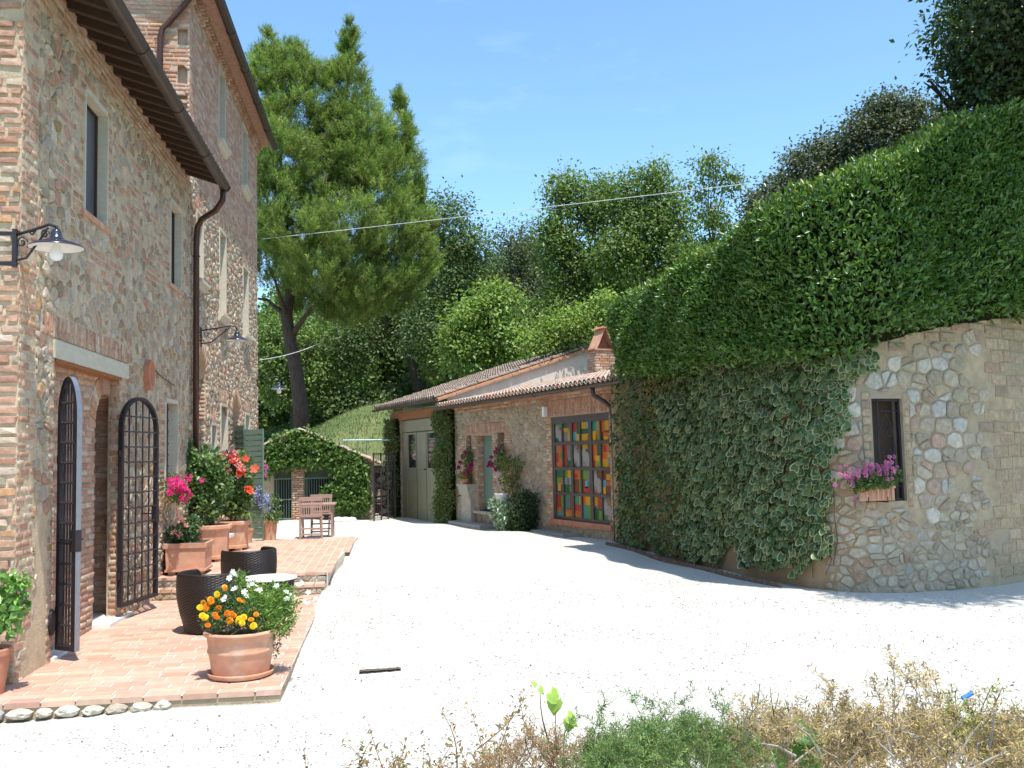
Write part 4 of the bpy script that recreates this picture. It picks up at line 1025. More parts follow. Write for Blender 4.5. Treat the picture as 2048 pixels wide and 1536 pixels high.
ART = {  # row, column (from the far/left side) -> list of rectangles (x0,x1,y0,y1,colour) with y up
 (0, 0): [(0, 1, 0, 1, GY), (0, 1, .9, 1, GR), (0, .6, 0, .25, DG), (.65, 1, .6, .8, RD)], (0, 1): [(0, 1, 0, 1, GY), (0, .65, .75, 1, DG), (.65, 1, .75, 1, RD), (0, .65, .55, .75, YE), (.6, 1, 0, .6, YE)],
 (0, 2): [(0, .5, .5, 1, RD), (.5, 1, .35, 1, DG), (0, .5, 0, .5, BL), (.5, 1, 0, .4, YE)], (0, 3): [(0, .7, .65, 1, YE), (.65, 1, .65, 1, BL), (0, 1, .35, .65, DG), (0, 1, 0, .38, YE), (.7, 1, 0, .3, OR)],
 (0, 4): [(0, .45, .5, 1, (.05, .32, .25)), (.45, 1, .5, 1, (.42, .30, .06)), (0, .4, 0, .5, YE), (.4, 1, .3, .5, OR), (.4, .6, 0, .3, BR_), (.6, 1, 0, .3, GR)], (0, 5): [(0, 1, 0, 1, BR_), (.35, 1, .5, 1, YE), (0, .4, .45, 1, OR), (.2, 1, 0, .4, OR), (.25, .7, 0, .2, YE)],
 (1, 0): [(0, 1, 0, 1, OR), (.6, 1, .35, .7, GR), (0, .3, .75, 1, GY), (0, .4, .2, .65, RD)], (1, 1): [(0, 1, 0, 1, RD), (.45, 1, .45, 1, GY), (.4, 1, 0, .4, DG), (.6, 1, .3, .45, BL)],
 (1, 2): [(0, 1, 0, 1, GY), (0, .3, 0, .15, BR_), (.55, 1, .8, 1, BR_)], (1, 3): [(0, 1, .45, 1, BR_), (0, .6, .35, .7, GR), (0, 1, 0, .35, GY), (.1, .7, .8, 1, YE)],
 (1, 4): [(0, .5, .3, 1, OR), (.5, 1, .5, 1, DG), (.2, .8, 0, .5, YE), (.4, 1, 0, .25, GR), (.0, .3, .0, .3, RD)], (1, 5): [(0, 1, 0, 1, OR), (0, .6, 0, .35, YE), (.6, 1, .2, .4, BL), (.6, 1, .4, .65, YE), (.1, .5, .65, .95, RD)],
 (2, 0): [(0, 1, .65, 1, DG), (0, .65, .4, .65, GR), (.65, 1, .3, .65, OR), (0, 1, 0, .32, BR_), (.2, .6, .05, .4, (.5, .3, .06))], (2, 1): [(0, 1, .65, 1, YE), (0, .45, .65, 1, GR), (0, .35, .35, .65, BL), (.35, .65, .35, .6, RD), (.65, 1, .35, .65, BL), (0, 1, .0, .35, DG), (.7, 1, 0, .3, GR)],
 (2, 2): [(0, 1, .6, 1, OR), (0, .5, .65, .85, RD), (0, .7, 0, .6, BR_), (.7, 1, 0, .6, GR)], (2, 3): [(0, .55, .6, 1, GR), (.55, 1, .5, 1, GY), (0, 1, 0, .28, RD), (.3, .65, .3, .55, BL), (0, .3, .28, .6, BR_)],
 (2, 4): [(0, 1, 0, 1, GY), (.4, 1, .6, 1, BR_), (.1, .4, 0, .15, OR)], (2, 5): [(0, 1, 0, 1, BR_), (.4, 1, .6, .85, YE), (0, .35, .3, .6, BL), (.4, 1, .35, .55, OR), (0, .3, 0, .3, YE)],
 (3, 0): [(0, .6, .3, 1, RD), (.6, 1, .4, 1, GR), (0, .6, .22, .4, OR), (0, 1, 0, .22, (.10, .28, .22))], (3, 1): [(0, .6, .4, 1, (.05, .25, .20)), (.6, 1, .3, 1, RD), (0, 1, 0, .32, OR), (.1, .5, 0, .2, YE)],
 (3, 2): [(0, .65, .6, 1, (.06, .25, .16)), (.65, 1, .6, 1, YE), (0, 1, 0, .6, RD), (0, 1, 0, .3, OR)], (3, 3): [(.3, 1, .6, 1, YE), (0, .3, .6, 1, OR), (0, 1, 0, .6, GR), (0, .5, 0, .6, (.08, .28, .22))],
 (3, 4): [(0, .4, .6, 1, YE), (.4, 1, .5, 1, RD), (0, 1, 0, .5, DG), (.5, 1, 0, .4, GR)], (3, 5): [(0, 1, 0, 1, (.10, .25, .13)), (0, .65, .25, .95, GY), (.4, .7, .5, .9, OR), (.6, 1, 0, .3, GY)]}
for ri in range(4):
    for ci in range(6):
        b, a = sorted(pe[ci]); a, b = b, a       # a = far/left edge (large u), b = near/right edge
        a, b = max(pe[ci]), min(pe[ci]); v1, v0 = max(rv[ri]), min(rv[ri])
        pn = fbox(FO.P, b, a, v0, v1, fr_t - .015, fr_t - .005).build('pane', M['pane_grey'], fm)
        mb = MB()
        for k, (x0, x1, y0, y1, c) in enumerate(ART[ri, ci]):
            mb.tint = vary(tuple(q * .8 for q in c), r, .15); t_ = fr_t - .004 + .0012 * k
            U = lambda x: a + (b - a) * x
            mb.add([FO.P(U(x0), v0 + (v1 - v0) * y0, t_), FO.P(U(x1), v0 + (v1 - v0) * y0, t_), FO.P(U(x1), v0 + (v1 - v0) * y1, t_), FO.P(U(x0), v0 + (v1 - v0) * y1, t_)], [(0, 1, 2, 3)])
        t_ = fr_t + .006       # pale painted leaf shapes over the patches
        if (ri, ci) in ((0, 0), (1, 2), (1, 3), (2, 4), (3, 5)):
            for q in range(2):
                mb.tint = (.30, .27, .245); cx = a + (b - a) * (.3 + .4 * q); cv = v0 + (v1 - v0) * (.55 - .2 * q); ra, rb = abs(a - b) * .24, (v1 - v0) * .34
                mb.add([FO.P(cx + ra * math.sin(f), cv + rb * math.cos(f), t_ + .001 * q) for f in [k * math.pi / 7 for k in range(14)]], [tuple(range(14))])
        mb.build('painted_glass', M['art_glass'], fm, tinted=True)
mb = MB(); u_ = VS(1175, 944)[0]; mb.tube([FO.P(u_, 1.2, 0), FO.P(u_, 1.2, .06), FO.P(u_ + .12, 1.2, .07)], .014, 6); mb.build('handle', M['iron'], fm)
fbox(FO.P, GD.u0 - .05, GD.u1 + .05, GD.v0 - .12, GD.v0, -.1, .07).build('brick_sill', M['terracotta_dark'], out)
fbox(FO.P, VS(1160, 1070)[0], VS(1092, 1066)[0], -.1, VS(1130, 1063)[1], .0, .42).build('stone_step', M['grey_render'], out)
# white box lamp by the coloured doors
u_, v_ = VS(1093, 822); mb = MB(); fbox(FO.P, u_ - .06, u_ + .06, v_ - .14, v_ + .10, .0, .10, mb); mb.build('junction_box', M['enamel_white'], out)
# roofs
tp_r = random.Random(8)
OT = [((.42, .24, .17), 3), ((.50, .36, .27), 3), ((.36, .30, .25), 3), ((.30, .27, .24), 2), ((.55, .46, .37), 1.6)]
OTD = [((.25, .185, .15), 3), ((.20, .16, .135), 3), ((.32, .22, .165), 2), ((.17, .15, .135), 2)]
def tile_mesh(rad, L_, tint, arc=7):
    n = arc; V = []
    for k_, (x, ra, lift) in enumerate(((0, rad, 0), (L_, rad * .8, 0), (0, rad - .015, 0), (L_, rad * .8 - .015, 0))):
        for i in range(n):
            f = math.pi * i / (n - 1); V.append((ra * math.cos(f), x, ra * math.sin(f)))
    F = [(i, i + 1, n + i + 1, n + i) for i in range(n - 1)] + [(2 * n + i + 1, 2 * n + i, 3 * n + i, 3 * n + i + 1) for i in range(n - 1)]
    F += [(i + 1, i, 2 * n + i, 2 * n + i + 1) for i in range(n - 1)]
    me = bpy.data.meshes.new('roof_tile'); me.from_pydata(V, [], F)
    a = me.attributes.new('tint', 'FLOAT_COLOR', 'POINT')
    for d in a.data: d.color = (*tint, 1)
    me.materials.append(M['roof_tile']); return me
def roof(parent, ua, ub, t_e, z_e, run, slope, pal, limit=300, pitch=.205):
    """tiled slope rising away from the eave at t = t_e"""
    ang = math.atan(slope); up = (-FO.n * math.cos(ang) + Vector((0, 0, 1)) * math.sin(ang)).normalized(); nn = up.cross(FO.e).normalized()
    if nn.z < 0: nn = -nn
    L_ = run / math.cos(ang); P = lambda u, s, h: FO.P(u, z_e, t_e) + up * s + nn * h
    bd = MB(); bd.prism([(ua, 0), (ub, 0), (ub, L_), (ua, L_)], P, -.10, -.005); base = bd.build('roof', M['plank'], parent)
    protos = [tile_mesh(.088, .45, pick(pal, tp_r)) for _ in range(14)]; rec = []
    u = ua + pitch / 2
    while u < ub:
        s = -.05; 
        while s < L_ - .1:
            rec.append((u + tp_r.uniform(-.008, .008), s, 0, tp_r.uniform(-.03, .03)))
            if u + pitch / 2 < ub: rec.append((u + pitch / 2, s - .02, 1, tp_r.uniform(-.02, .02)))
            s += .385
        u += pitch
    covers = [q for q in rec if q[2] == 0]; pans = [q for q in rec if q[2] == 1]
    covers.sort(key=lambda q: -(-10 * (q[1] < .3) * -1 - (P(q[0], q[1], 0) - CAM).length))
    covers.sort(key=lambda q: (P(q[0], q[1], 0) - CAM).length + 3 * q[1])
    ex = FO.e if FO.e.cross(up).dot(nn) > 0 else -FO.e
    rest = MB()
    for i, (u, s, k, rz) in enumerate(covers + pans):
        me = protos[tp_r.randrange(14)]
        Mx = Matrix((ex, up, nn)).transposed().to_4x4(); Mx.translation = P(u, s, .035 if k == 0 else .075)
        Rt = Matrix.Rotation(rz, 4, 'Z') @ Matrix.Rotation(-.045, 4, 'X')
        if k == 1: Rt = Rt @ Matrix.Rotation(math.pi, 4, 'Y')
        if i < limit and k == 0: share(me, 'roof_tile', Mx @ Rt, base)
        else:
            rest.tint = tuple(me.attributes['tint'].data[0].color)[:3]
            W = Mx @ Rt; rest.add([W @ v.co for v in me.vertices], [tuple(p.vertices) for p in me.polygons])
    stuff(rest.build('other_roof_tiles', M['roof_tile'], base, tinted=True))
    return P
gu = VS(1210, 772, .40); ZEf = gu[1] + .06
PR = roof(out, UN - .2, UG - .05, .36, ZEf + .05, 4.8, SLF, OT)
gutter(out, [tuple(FO.P(UN - .3, ZEf, .42)), tuple(FO.P(UG + .12, ZEf - .02, .42))], .065)
gp = MB(); q = FO.P(VS(1218, 760)[0], ZEf - .05, .42); uq = VS(1228, 800)[0]
uq2 = (q - FO.O).dot(FO.e)
gp.tube([FO.P(uq2, ZEf - .05, .42), FO.P(uq2, ZEf - .22, .40), FO.P(uq2 - .12, ZEf - .36, .22), FO.P(uq2 - .22, ZEf - .5, .10), FO.P(uq2 - .24, ZEf - .8, .08), FO.P(uq2 - .24, .1, .08)], .05, 10); gp.build('downpipe', M['copper'], out, smooth=True)
fbox(FO.P, UN, UG, ZE - .03, ZE + .05, 0, .33).build('eave_board', M['soffit'], out)
fbox(FO.P, UN - .01, UN + .2, -.5, ZE + .0, -4.3, -.02).build('end_wall', M['ochre_plaster'], out)
# chimney
def on_plane(px, py, P0, N_):
    d = ray(px, py); return CAM + d * ((P0 - CAM).dot(N_) / d.dot(N_))
ang = math.atan(SLF); upv = (-FO.n * math.cos(ang) + Vector((0, 0, 1)) * math.sin(ang)); nnv = upv.cross(FO.e); nnv = nnv if nnv.z > 0 else -nnv
c0 = on_plane(1192, 748, FO.P(0, ZEf + .1, .36), nnv); rel = c0 - FO.O; cu, ct = rel.dot(FO.e), rel.dot(FO.n)
dep = math.hypot(c0.x, c0.y) / FPX; print('chimney', c0, cu, ct)
Wt = 46 * dep / .93; Wu = .52
def CP(u, v, t=0.0): return FO.P(cu + u, v, ct + t)
zt = CAM.z + ray(1205, 697).z * (c0 - CAM).dot(Vector((0, 1, 0))) / ray(1205, 697).y
zc = c0.z - .35; k_ = 0
chf = Frame(CP(0, 0, 0), -FO.n, -FO.e)      # face towards the camera
chl = Frame(CP(0, 0, 0), FO.e, FO.n)        # face towards the yard
fbox(CP, 0.015, Wu - .015, zc, zt, -Wt + .015, -.015).build('chimney', M['mortar_brick'], out)
chim = bpy.data.objects['chimney']; pcs = []
for p in courses(0, Wt, zc, zt - .06, .30, .085, r, joint=.014): pcs.append((p, chf.P, .012, pick(BRK, r), dict(cut=.9, t0=-.05)))
for p in courses(0, Wu, zc, zt - .06, .26, .085, r, joint=.014): pcs.append((p, chl.P, .012, pick(PINK, r), dict(cut=.9, t0=-.05)))
emit(pcs, 'brick', chim, M['brick'], r, 60, 6)
fbox(CP, -.05, Wu + .05, zt - .055, zt, -Wt - .04, .05).build('chimney_slab', M['terracotta_dark'], chim)
# cowl: leaning terracotta slabs meeting at the top, open towards the camera
ch_ = .68
for sgn in (0, 1):
    mb = MB(); a0 = -.02 if sgn == 0 else -Wt + .02; a1 = -Wt / 2 + (.04 if sgn == 0 else -.04); th = -.05 if sgn == 0 else .05
    mb.prism([(a0, zt), (a0 + th, zt), (a1 + th, zt + ch_), (a1, zt + ch_)], lambda q, v, t: CP(t, v, q), -.0, Wu); mb.build('cowl_slab', M['terracotta'], chim)
mb = MB(); mb.prism([(-Wt / 2 - .12, zt + ch_ - .02), (-Wt / 2 + .14, zt + ch_ - .02), (-Wt / 2 + .08, zt + ch_ + .05), (-Wt / 2 - .06, zt + ch_ + .05)], lambda q, v, t: CP(t, v, q), -.06, Wu + .05); mb.build('cowl_ridge', M['terracotta_dark'], chim)
mb = MB(); mb.prism([(-Wt + .1, zt), (-.1, zt), (-Wt / 2, zt + ch_ - .06)], lambda q, v, t: CP(t, v, q), Wu * .55, Wu * .6); mb.build('cowl_back', M['terracotta_dark'], chim)

# --------------------------------------------------------- garage
gar = thing('garage', 'garage with tall grey green folding doors between two ivy covered pillars', 'garage', FO.P(UG, 0, 0))
ge = VS(840, 808, .4); ZG = ge[1] + .04
GDR = H(VS(803, 950)[0], VS(882, 950)[0], -.35, VS(843, 836)[1], 0, .14)
print('garage eave z', ZG, 'door', vars(GDR))
ZWG = ZG - .1
sheet(FO.P, UG, UE + .1, -.5, ZWG, [GDR], M['mortar_dark'], gar)
pcs = []
for p in rubble(UG, UE + .1, -.3, ZWG, .24, .15, r, jit=.4, joint=.015, holes=[GDR, Hole(UG + .1, UE, GDR.v1, GDR.v1 + .22)]): pcs.append((p, FO.P, .02, pick(MID, r)))
emit(pcs, 'stone', gar, M['stone'], r, 20, 9)
# old beam over the doors, slightly bowed
mb = MB(); n = 9
tops = [GDR.v1 + .24 + .04 * math.sin(math.pi * i / 8) for i in range(9)]
for i in range(8):
    ua = UG + .12 + (UE - UG - .1) * i / 8; ub = UG + .12 + (UE - UG - .1) * (i + 1) / 8
    mb.prism([(ua, GDR.v1 + .0), (ub, GDR.v1 + .0), (ub, tops[i + 1]), (ua, tops[i])], FO.P, -.1, .06)
mb.build('beam', M['beam'], gar)
# doors
gt = MB(); U = lambda x: VS(x, 940)[0]; GP_ = 'grey_paint'
V_ = lambda y: VS(843, y)[1]
fbox(FO.P, U(880), U(805), GDR.v1 - .42, GDR.v1 - .02, -.1, -.05).build('door_transom', M[GP_], gar)
fbox(FO.P, GDR.u0, U(876), GDR.v0, GDR.v1 - .44, -.1, -.04).build('door_post', M[GP_], gar)
fbox(FO.P, U(812), GDR.u1, GDR.v0, GDR.v1 - .44, -.1, -.04).build('door_post', M[GP_], gar)
zs = V_(940)
leaves = [(831, 812.5, True), (850, 831.5, False), (875.5, 850.5, True)]
for xr, xl, gl in leaves:
    a, b = U(xr), U(xl); lf = fbox(FO.P, a, b, -.22, zs - .02, -.09, -.05).build('door_leaf', M[GP_], gar)
    if gl:
        f = MB(); k = .09; top = GDR.v1 - .46
        for q in ((a, b, zs, zs + .07), (a, b, top - .06, top), (a, a + k, zs + .07, top - .06), (b - k, b, zs + .07, top - .06)): fbox(FO.P, *q, -.09, -.05, f)
        f.build('glazed_frame', M[GP_], lf)
        fbox(FO.P, a + k, b - k, zs + .07, top - .06, -.08, -.07).build('pane', M['pane'], lf)
    else: fbox(FO.P, a, b, zs, GDR.v1 - .46, -.09, -.05).build('upper_panel', M[GP_], lf)
fbox(FO.P, GDR.u0 + .05, GDR.u1 - .05, zs - .02, zs, -.09, -.035).build('mid_rail', M[GP_], gar)
for x in (831, 850): fbox(FO.P, U(x) - .012, U(x) + .008, GDR.v0, GDR.v1 - .45, -.085, -.047).build('door_gap', M['dark_inside'], gar)
mb = MB(); mb.tube([FO.P(U(849), zs + .02, -.04), FO.P(U(849), zs + .02, .02)], .02, 8); mb.build('handle', M['iron'], gar)
roof(gar, UG - .1, UE + .6, .42, ZG + .06, 5.4, SLO * 1.05, OTD, limit=120)
gutter(gar, [tuple(FO.P(UG - .25, ZG + .02, .48)), tuple(FO.P(UE + .75, ZG, .48))], .065)
# south wall of the garage above the lower roof, pale plaster, with a timber verge
FV = Frame(FO.P(UG - .03, 0, 0), -FO.n, -FO.e)
s1 = SLO * 1.05
mb = MB(); mb.prism([(-.02, 2.8), (5.2, 2.8), (5.2, ZG + .0 + (.44 + 5.2) * s1), (-.02, ZG + .0 + .44 * s1)], FV.P, -.12, 0); mb.build('side_wall', M['plaster'], gar)
mb = MB()
for i in range(9):
    a = -.40 + i * .64; b = a + .62
    mb.prism([(a, ZG + (.44 + a) * s1 - .06), (b, ZG + (.44 + b) * s1 - .06), (b, ZG + (.44 + b) * s1 + .0), (a, ZG + (.44 + a) * s1 + .0)], FV.P, -.0, .12)
mb.build('verge_board', M['soffit'], gar)
fbox(FO.P, UE - .1, UE + .1, -.5, ZG, -5.2, -.05).build('end_wall', M['mortar_dark'], gar)

# fountain, pots, shrubs in front
q = VS(932, 1045, .25); ft = thing('stone_fountain', 'pale stone wall fountain post with curved front between ivy pillar and green door', 'fountain', FO.P(q[0], -.1, .2))
ub = VS(945, 1000, .12)[0]; ua_ = VS(926, 1000, .12)[0]; zt2 = VS(935, 968, .1)[1]
fbox(FO.P, ub, ua_, -.15, zt2 - .06, .0, .18).build('post', M['grey_stone'], ft)
fbox(FO.P, ub - .03, ua_ + .05, zt2 - .06, zt2, .0, .30).build('top_slab', M['grey_stone'], ft)
mb = MB(); mb.prism([(.18, zt2 - .5), (.28, zt2 - .06), (.18, zt2 - .06)], lambda q_, v, t: FO.P(t, v, q_), ub + .02, ua_ - .02); mb.build('bracket', M['grey_stone'], ft)
mb = MB(); mb.tube([FO.P(ua_ - .1, zt2 - .35, .18), FO.P(ua_ - .1, zt2 - .33, .30), FO.P(ua_ - .1, zt2 - .38, .33)], .015, 6); mb.build('tap', M['iron'], ft)
fbox(FO.P, VS(966, 1060, .4)[0], VS(903, 1052, .4)[0], -.2, .08, .0, .50).build('basin_step', M['grey_render'], ft)
# ------------------------------------------------------------------ leaf clouds
def nrm(a): return a / np.maximum(np.linalg.norm(a, axis=1, keepdims=True), 1e-9)
def leafcloud(name, C, Dr, Nn, L_, W_, tint, mat, parent=None, fold=0.25, kind=None):
    """diamond leaves: C base points, Dr direction, Nn face normal"""
    n = len(C); Dr = nrm(Dr); S = nrm(np.cross(Dr, Nn)); U = nrm(np.cross(S, Dr))
    L_ = np.broadcast_to(L_, (n,))[:, None]; W_ = np.broadcast_to(W_, (n,))[:, None]
    mid = C + Dr * L_ * 0.45
    V = np.stack([C, mid + S * W_ / 2 + U * W_ * fold, C + Dr * L_ - U * L_ * .08, mid - S * W_ / 2 + U * W_ * fold], 1).reshape(-1, 3)
    f = np.array([(0, 1, 2), (0, 2, 3)]); F = (f[None] + 4 * np.arange(n)[:, None, None]).reshape(-1, 3)
    o = rawmesh(name, V, F, mat, parent, np.repeat(np.clip(tint, .002, .95), 4, 0))
    if kind: o['kind'] = kind
    return o
def tints(base, n, val=.25, hue=.10, pal=None, w=None):
    if pal is not None:
        b = np.array(pal)[npr.choice(len(pal), n, p=w)]
    else: b = np.tile(base, (n, 1))
    return b * npr.uniform(1 - val, 1 + val, (n, 1)) * npr.uniform(1 - hue, 1 + hue, (n, 3))
def rdir(n, up=0.0):
    d = npr.normal(0, 1, (n, 3)); d[:, 2] += up; return nrm(d)
def fnoise(P_, s, seed=0):
    """cheap smooth noise in [-1,1] for arrays of points"""
    q = P_ * s + seed * 13.7
    return (np.sin(q[:, 0] * 1.3 + 1.7 * np.sin(q[:, 1] * .9 + q[:, 2])) + np.sin(q[:, 1] * 1.7 + 1.3 * np.sin(q[:, 2] * 1.1 + q[:, 0] * .7)) + np.sin(q[:, 2] * 1.5 + 1.9 * np.sin(q[:, 0] * .8 - q[:, 1] * .6))) / 3
def branch(mb, a, b, r0, r1, bend=.12, n=5, rr=rnd):
    a, b = Vector(a), Vector(b); L_ = (b - a).length; off = Vector((rr.uniform(-1, 1), rr.uniform(-1, 1), rr.uniform(-.4, .6))) * bend * L_
    pts = [a + (b - a) * (i / n) + off * math.sin(math.pi * i / n) for i in range(n + 1)]
    mb.tube(pts, [r0 + (r1 - r0) * i / n for i in range(n + 1)], 7 if r0 > .05 else 5); return pts

def broadleaf(label, base, H_, blobs, leaf, count, pal, w=None, trunk=.16, mat='leaf', group=None, cat='tree', name='deciduous_tree', gap=0.0, trunk_to=None, clump=.42, seed=1, limbs=8, spill=.25, up=.2):
    """blobs: (dx,dy,z,rx,ry,rz) relative to the base; leaves sit in clumps spread through the blobs"""
    rr = random.Random(seed); b = Vector(base); t = thing(name, label, cat, base, 0, group)
    mb = MB(); top = Vector((b.x + (trunk_to[0] if trunk_to else 0), b.y + (trunk_to[1] if trunk_to else 0), b.z + H_ * .72))
    pts = branch(mb, b - Vector((0, 0, .3)), top, trunk, trunk * .35, .05, 7, rr)
    for i in range(limbs):
        bl = blobs[i % len(blobs)]; q = pts[3 + i % 4]; e = b + Vector((bl[0] + bl[3] * rr.uniform(-.6, .6), bl[1] + bl[4] * rr.uniform(-.6, .6), bl[2] + bl[5] * rr.uniform(-.3, .7)))
        pp = branch(mb, q, e, trunk * .35, trunk * .08, .1, 4, rr)
        for k in range(2):
            e2 = e + Vector((rr.uniform(-1, 1) * bl[3], rr.uniform(-1, 1) * bl[4], rr.uniform(0, 1) * bl[5])) * .5; branch(mb, pp[2 + k], e2, trunk * .14, trunk * .04, .1, 3, rr)
    mb.build('trunk', M['bark'], t, smooth=True)
    vol = np.array([q[3] * q[4] * q[5] for q in blobs]) ** .8; vol /= vol.sum()
    per = 40; nc = max(8, count // per); bi = npr.choice(len(blobs), nc, p=vol); B = np.array(blobs)
    u = rdir(nc, .15); rad = (npr.uniform(0, 1, nc) ** .38)[:, None]
    cc = B[bi, :3] + u * rad * B[bi, 3:6]
    cc += np.array(base) 
    keep = fnoise(cc, 1.1 / clump * .35, seed) > -1 + gap * 1.2
    cc = cc[keep]; u = u[keep]; nc = len(cc)
    ctone = npr.uniform(.78, 1.2, nc)
    ci = np.repeat(np.arange(nc), per); n = len(ci)
    off = npr.normal(0, 1, (n, 3)) * clump * np.array([1, 1, .7]) * npr.uniform(.5, 1.1, (n, 1))
    C = cc[ci] + off; D = nrm(off * .6 / clump + rdir(n) + np.array([0, 0, -.25])); Nn = nrm(rdir(n) * .8 + np.array([0, 0, .6 + up]) + u[ci] * .5)
    L_ = leaf * npr.uniform(.7, 1.3, n)
    tt = tints(pal[0], n, .2, .08, pal, w) * ctone[ci][:, None]
    leafcloud('foliage', C, D, Nn, L_, L_ * .62, tt, M[mat], t)
    return t

# ------------------------------------------------------------------ retaining wall, hedge and climbers
cp = [(3.9, 23.2)] + [tuple(on_z(px, py, z))[:2] for px, py, z in [(1235, 1085, .1), (1400, 1130, .03), (1560, 1165, 0), (1640, 1178, 0), (1700, 1184, 0), (1770, 1188, -.02), (1850, 1184, -.05), (1960, 1174, -.05), (2048, 1164, -.08)]] + [(11.2, 14.3), (13.2, 16.0), (15, 18.5)]
CW = CurveFrame(cp)
topz = lambda px, py: CW.uv(px, py)
tps = [CW.uv(px, py) for px, py in [(1240, 735), (1400, 725), (1560, 705), (1700, 700), (1745, 680), (1850, 650), (1960, 632), (2048, 620)]]
print('CW', CW.len, [(round(a, 2), round(b, 2)) for a, b in tps])
def interp(tab, u):
    if u <= tab[0][0]: return tab[0][1]
    for (a, x), (b, y) in zip(tab, tab[1:]):
        if u <= b: return x + (y - x) * (u - a) / max(b - a, 1e-6)
    return tab[-1][1]
WT = lambda u: interp(tps, u)
US = tps[0][0] - .5; UEND = CW.len - .4
BW = CW.uv(1746, 900)[0], CW.uv(1812, 900)[0]
WH = H(BW[0], BW[1], CW.uv(1780, 1003)[1], CW.uv(1780, 797)[1], 0, .20)
print('barred window', vars(WH))
rw = thing('retaining_wall', 'curved retaining wall of pale rubble stone under the hedge on the right', 'wall', CW.P(tps[4][0], 0, 0))
# mortar face as a grid that follows the curve, leaving the window open
mb = MB(); us = sorted(set([WH.u0, WH.u1] + list(np.arange(US, UEND, .2))))
grid = lambda u, v: CW.P(u, v, 0)
for a, b in zip(us, us[1:]):
    vs_ = [-.4, WH.v0, WH.v1, None]
    for k in range(3):
        if k == 1 and a >= WH.u0 - 1e-6 and b <= WH.u1 + 1e-6: continue
        v0a = v0b = vs_[k]; v1a, v1b = (vs_[k + 1],) * 2 if vs_[k + 1] is not None else (WT(a), WT(b))
        mb.add([grid(a, v0a), grid(b, v0b), grid(b, v1b), grid(a, v1a)], [(0, 1, 2, 3)])
    mb.add([CW.P(a, WT(a), 0), CW.P(b, WT(b), 0), CW.P(b, WT(b), -.5), CW.P(a, WT(a), -.5)], [(0, 1, 2, 3)])
pw = [(WH.u0, WH.v0), (WH.u1, WH.v0), (WH.u1, WH.v1), (WH.u0, WH.v1)]
mb.add([CW.P(u, v, 0) for u, v in pw] + [CW.P(u, v, -.30) for u, v in pw], [(i, (i + 1) % 4, 4 + (i + 1) % 4, 4 + i) for i in range(4)] + [(4, 5, 6, 7)])
mb.build('wall', M['mortar_dark'], rw)
r = random.Random(77); pcs = []
uB = CW.uv(1965, 900)[0]; uS = CW.uv(1640, 900)[0]
tq = [H(WH.u0 - .14, WH.u1 + .12, WH.v0 - .1, WH.v1 + .10)]
bnd = lambda v: uB + .16 * (1 if int(v / .36) % 2 else -1) + .08 * math.sin(v * 5)
for p in rubble(uS, uB + .5, .02, 3.9, .27, .205, r, jit=.2, joint=.014, split=.3, holes=tq, keep=lambda u, v: u < bnd(v) and v < WT(u) - .25 and v > 1.15 + .25 * math.sin(u * 3)):
    if r.random() < .05: continue
    pcs.append((p, CW.P, r.uniform(.012, .035), pick(PALE, r), dict(cut=.84)))
for p in rubble(uS, uB + .5, -.05, 1.6, .19, .135, r, jit=.38, joint=.013, holes=tq, keep=lambda u, v: u < bnd(v) and v <= 1.15 + .25 * math.sin(u * 3) - .03):
    pcs.append((p, CW.P, r.uniform(.008, .025), pick(MID + PALE[:2], r), dict(cut=.84)))
for p in courses(uB - .4, UEND, 0.02, 4.1, .37, .178, r, joint=.022, jit=.014, keep=lambda u, v: u > bnd(v) + .27 and v < WT(u) - .22): pcs.append((p, CW.P, r.uniform(.006, .018), pick(BLOCK, r), dict(cut=.9)))
for p in courses(uS, UEND, 3.0, 4.4, .34, .16, r, joint=.03, jit=.012, keep=lambda u, v: WT(u) - .25 <= v < WT(u) - .04): pcs.append((p, CW.P, r.uniform(.01, .03), pick(BLOCK, r), dict(cut=.84)))
for a in ((WH.u0 - .14, WH.u0 - .01), (WH.u1 + .01, WH.u1 + .12)):
    for p in courses(a[0], a[1], WH.v0 - .1, WH.v1 + .1, .3, .12, r, joint=.015): pcs.append((p, CW.P, .012, pick(BLOCK, r), dict(cut=.86)))
emit(pcs, 'stone', rw, M['stone'], r, 300)
# rendered strip of the wall behind the creepers with brick piers
mb = MB()
wn = MB(); g = .035
for a in ((WH.u0, WH.u1, WH.v0, WH.v0 + g), (WH.u0, WH.u1, WH.v1 - g, WH.v1), (WH.u0, WH.u0 + g, WH.v0, WH.v1), (WH.u1 - g, WH.u1, WH.v0, WH.v1)): fbox(CW.P, *a, -.10, -.05, wn)
wf = wn.build('window', M['iron'], rw); um = (WH.u0 + WH.u1) / 2; ww = (WH.u1 - WH.u0) / 2
fbox(CW.P, WH.u0, WH.u1, WH.v0, WH.v1, -.20, -.18).build('shutter', M['dark_wood'], wf)
mb = MB()
for u in (WH.u0 + .13, WH.u1 - .13): mb.tube([CW.P(u, WH.v0, -.07), CW.P(u, WH.v1, -.07)], .010, 6)
for v in (WH.v1 - .17, WH.v0 + .2): mb.tube([CW.P(WH.u0, v, -.07), CW.P(WH.u1, v, -.07)], .010, 6)
mb.build('bars', M['iron'], wf)
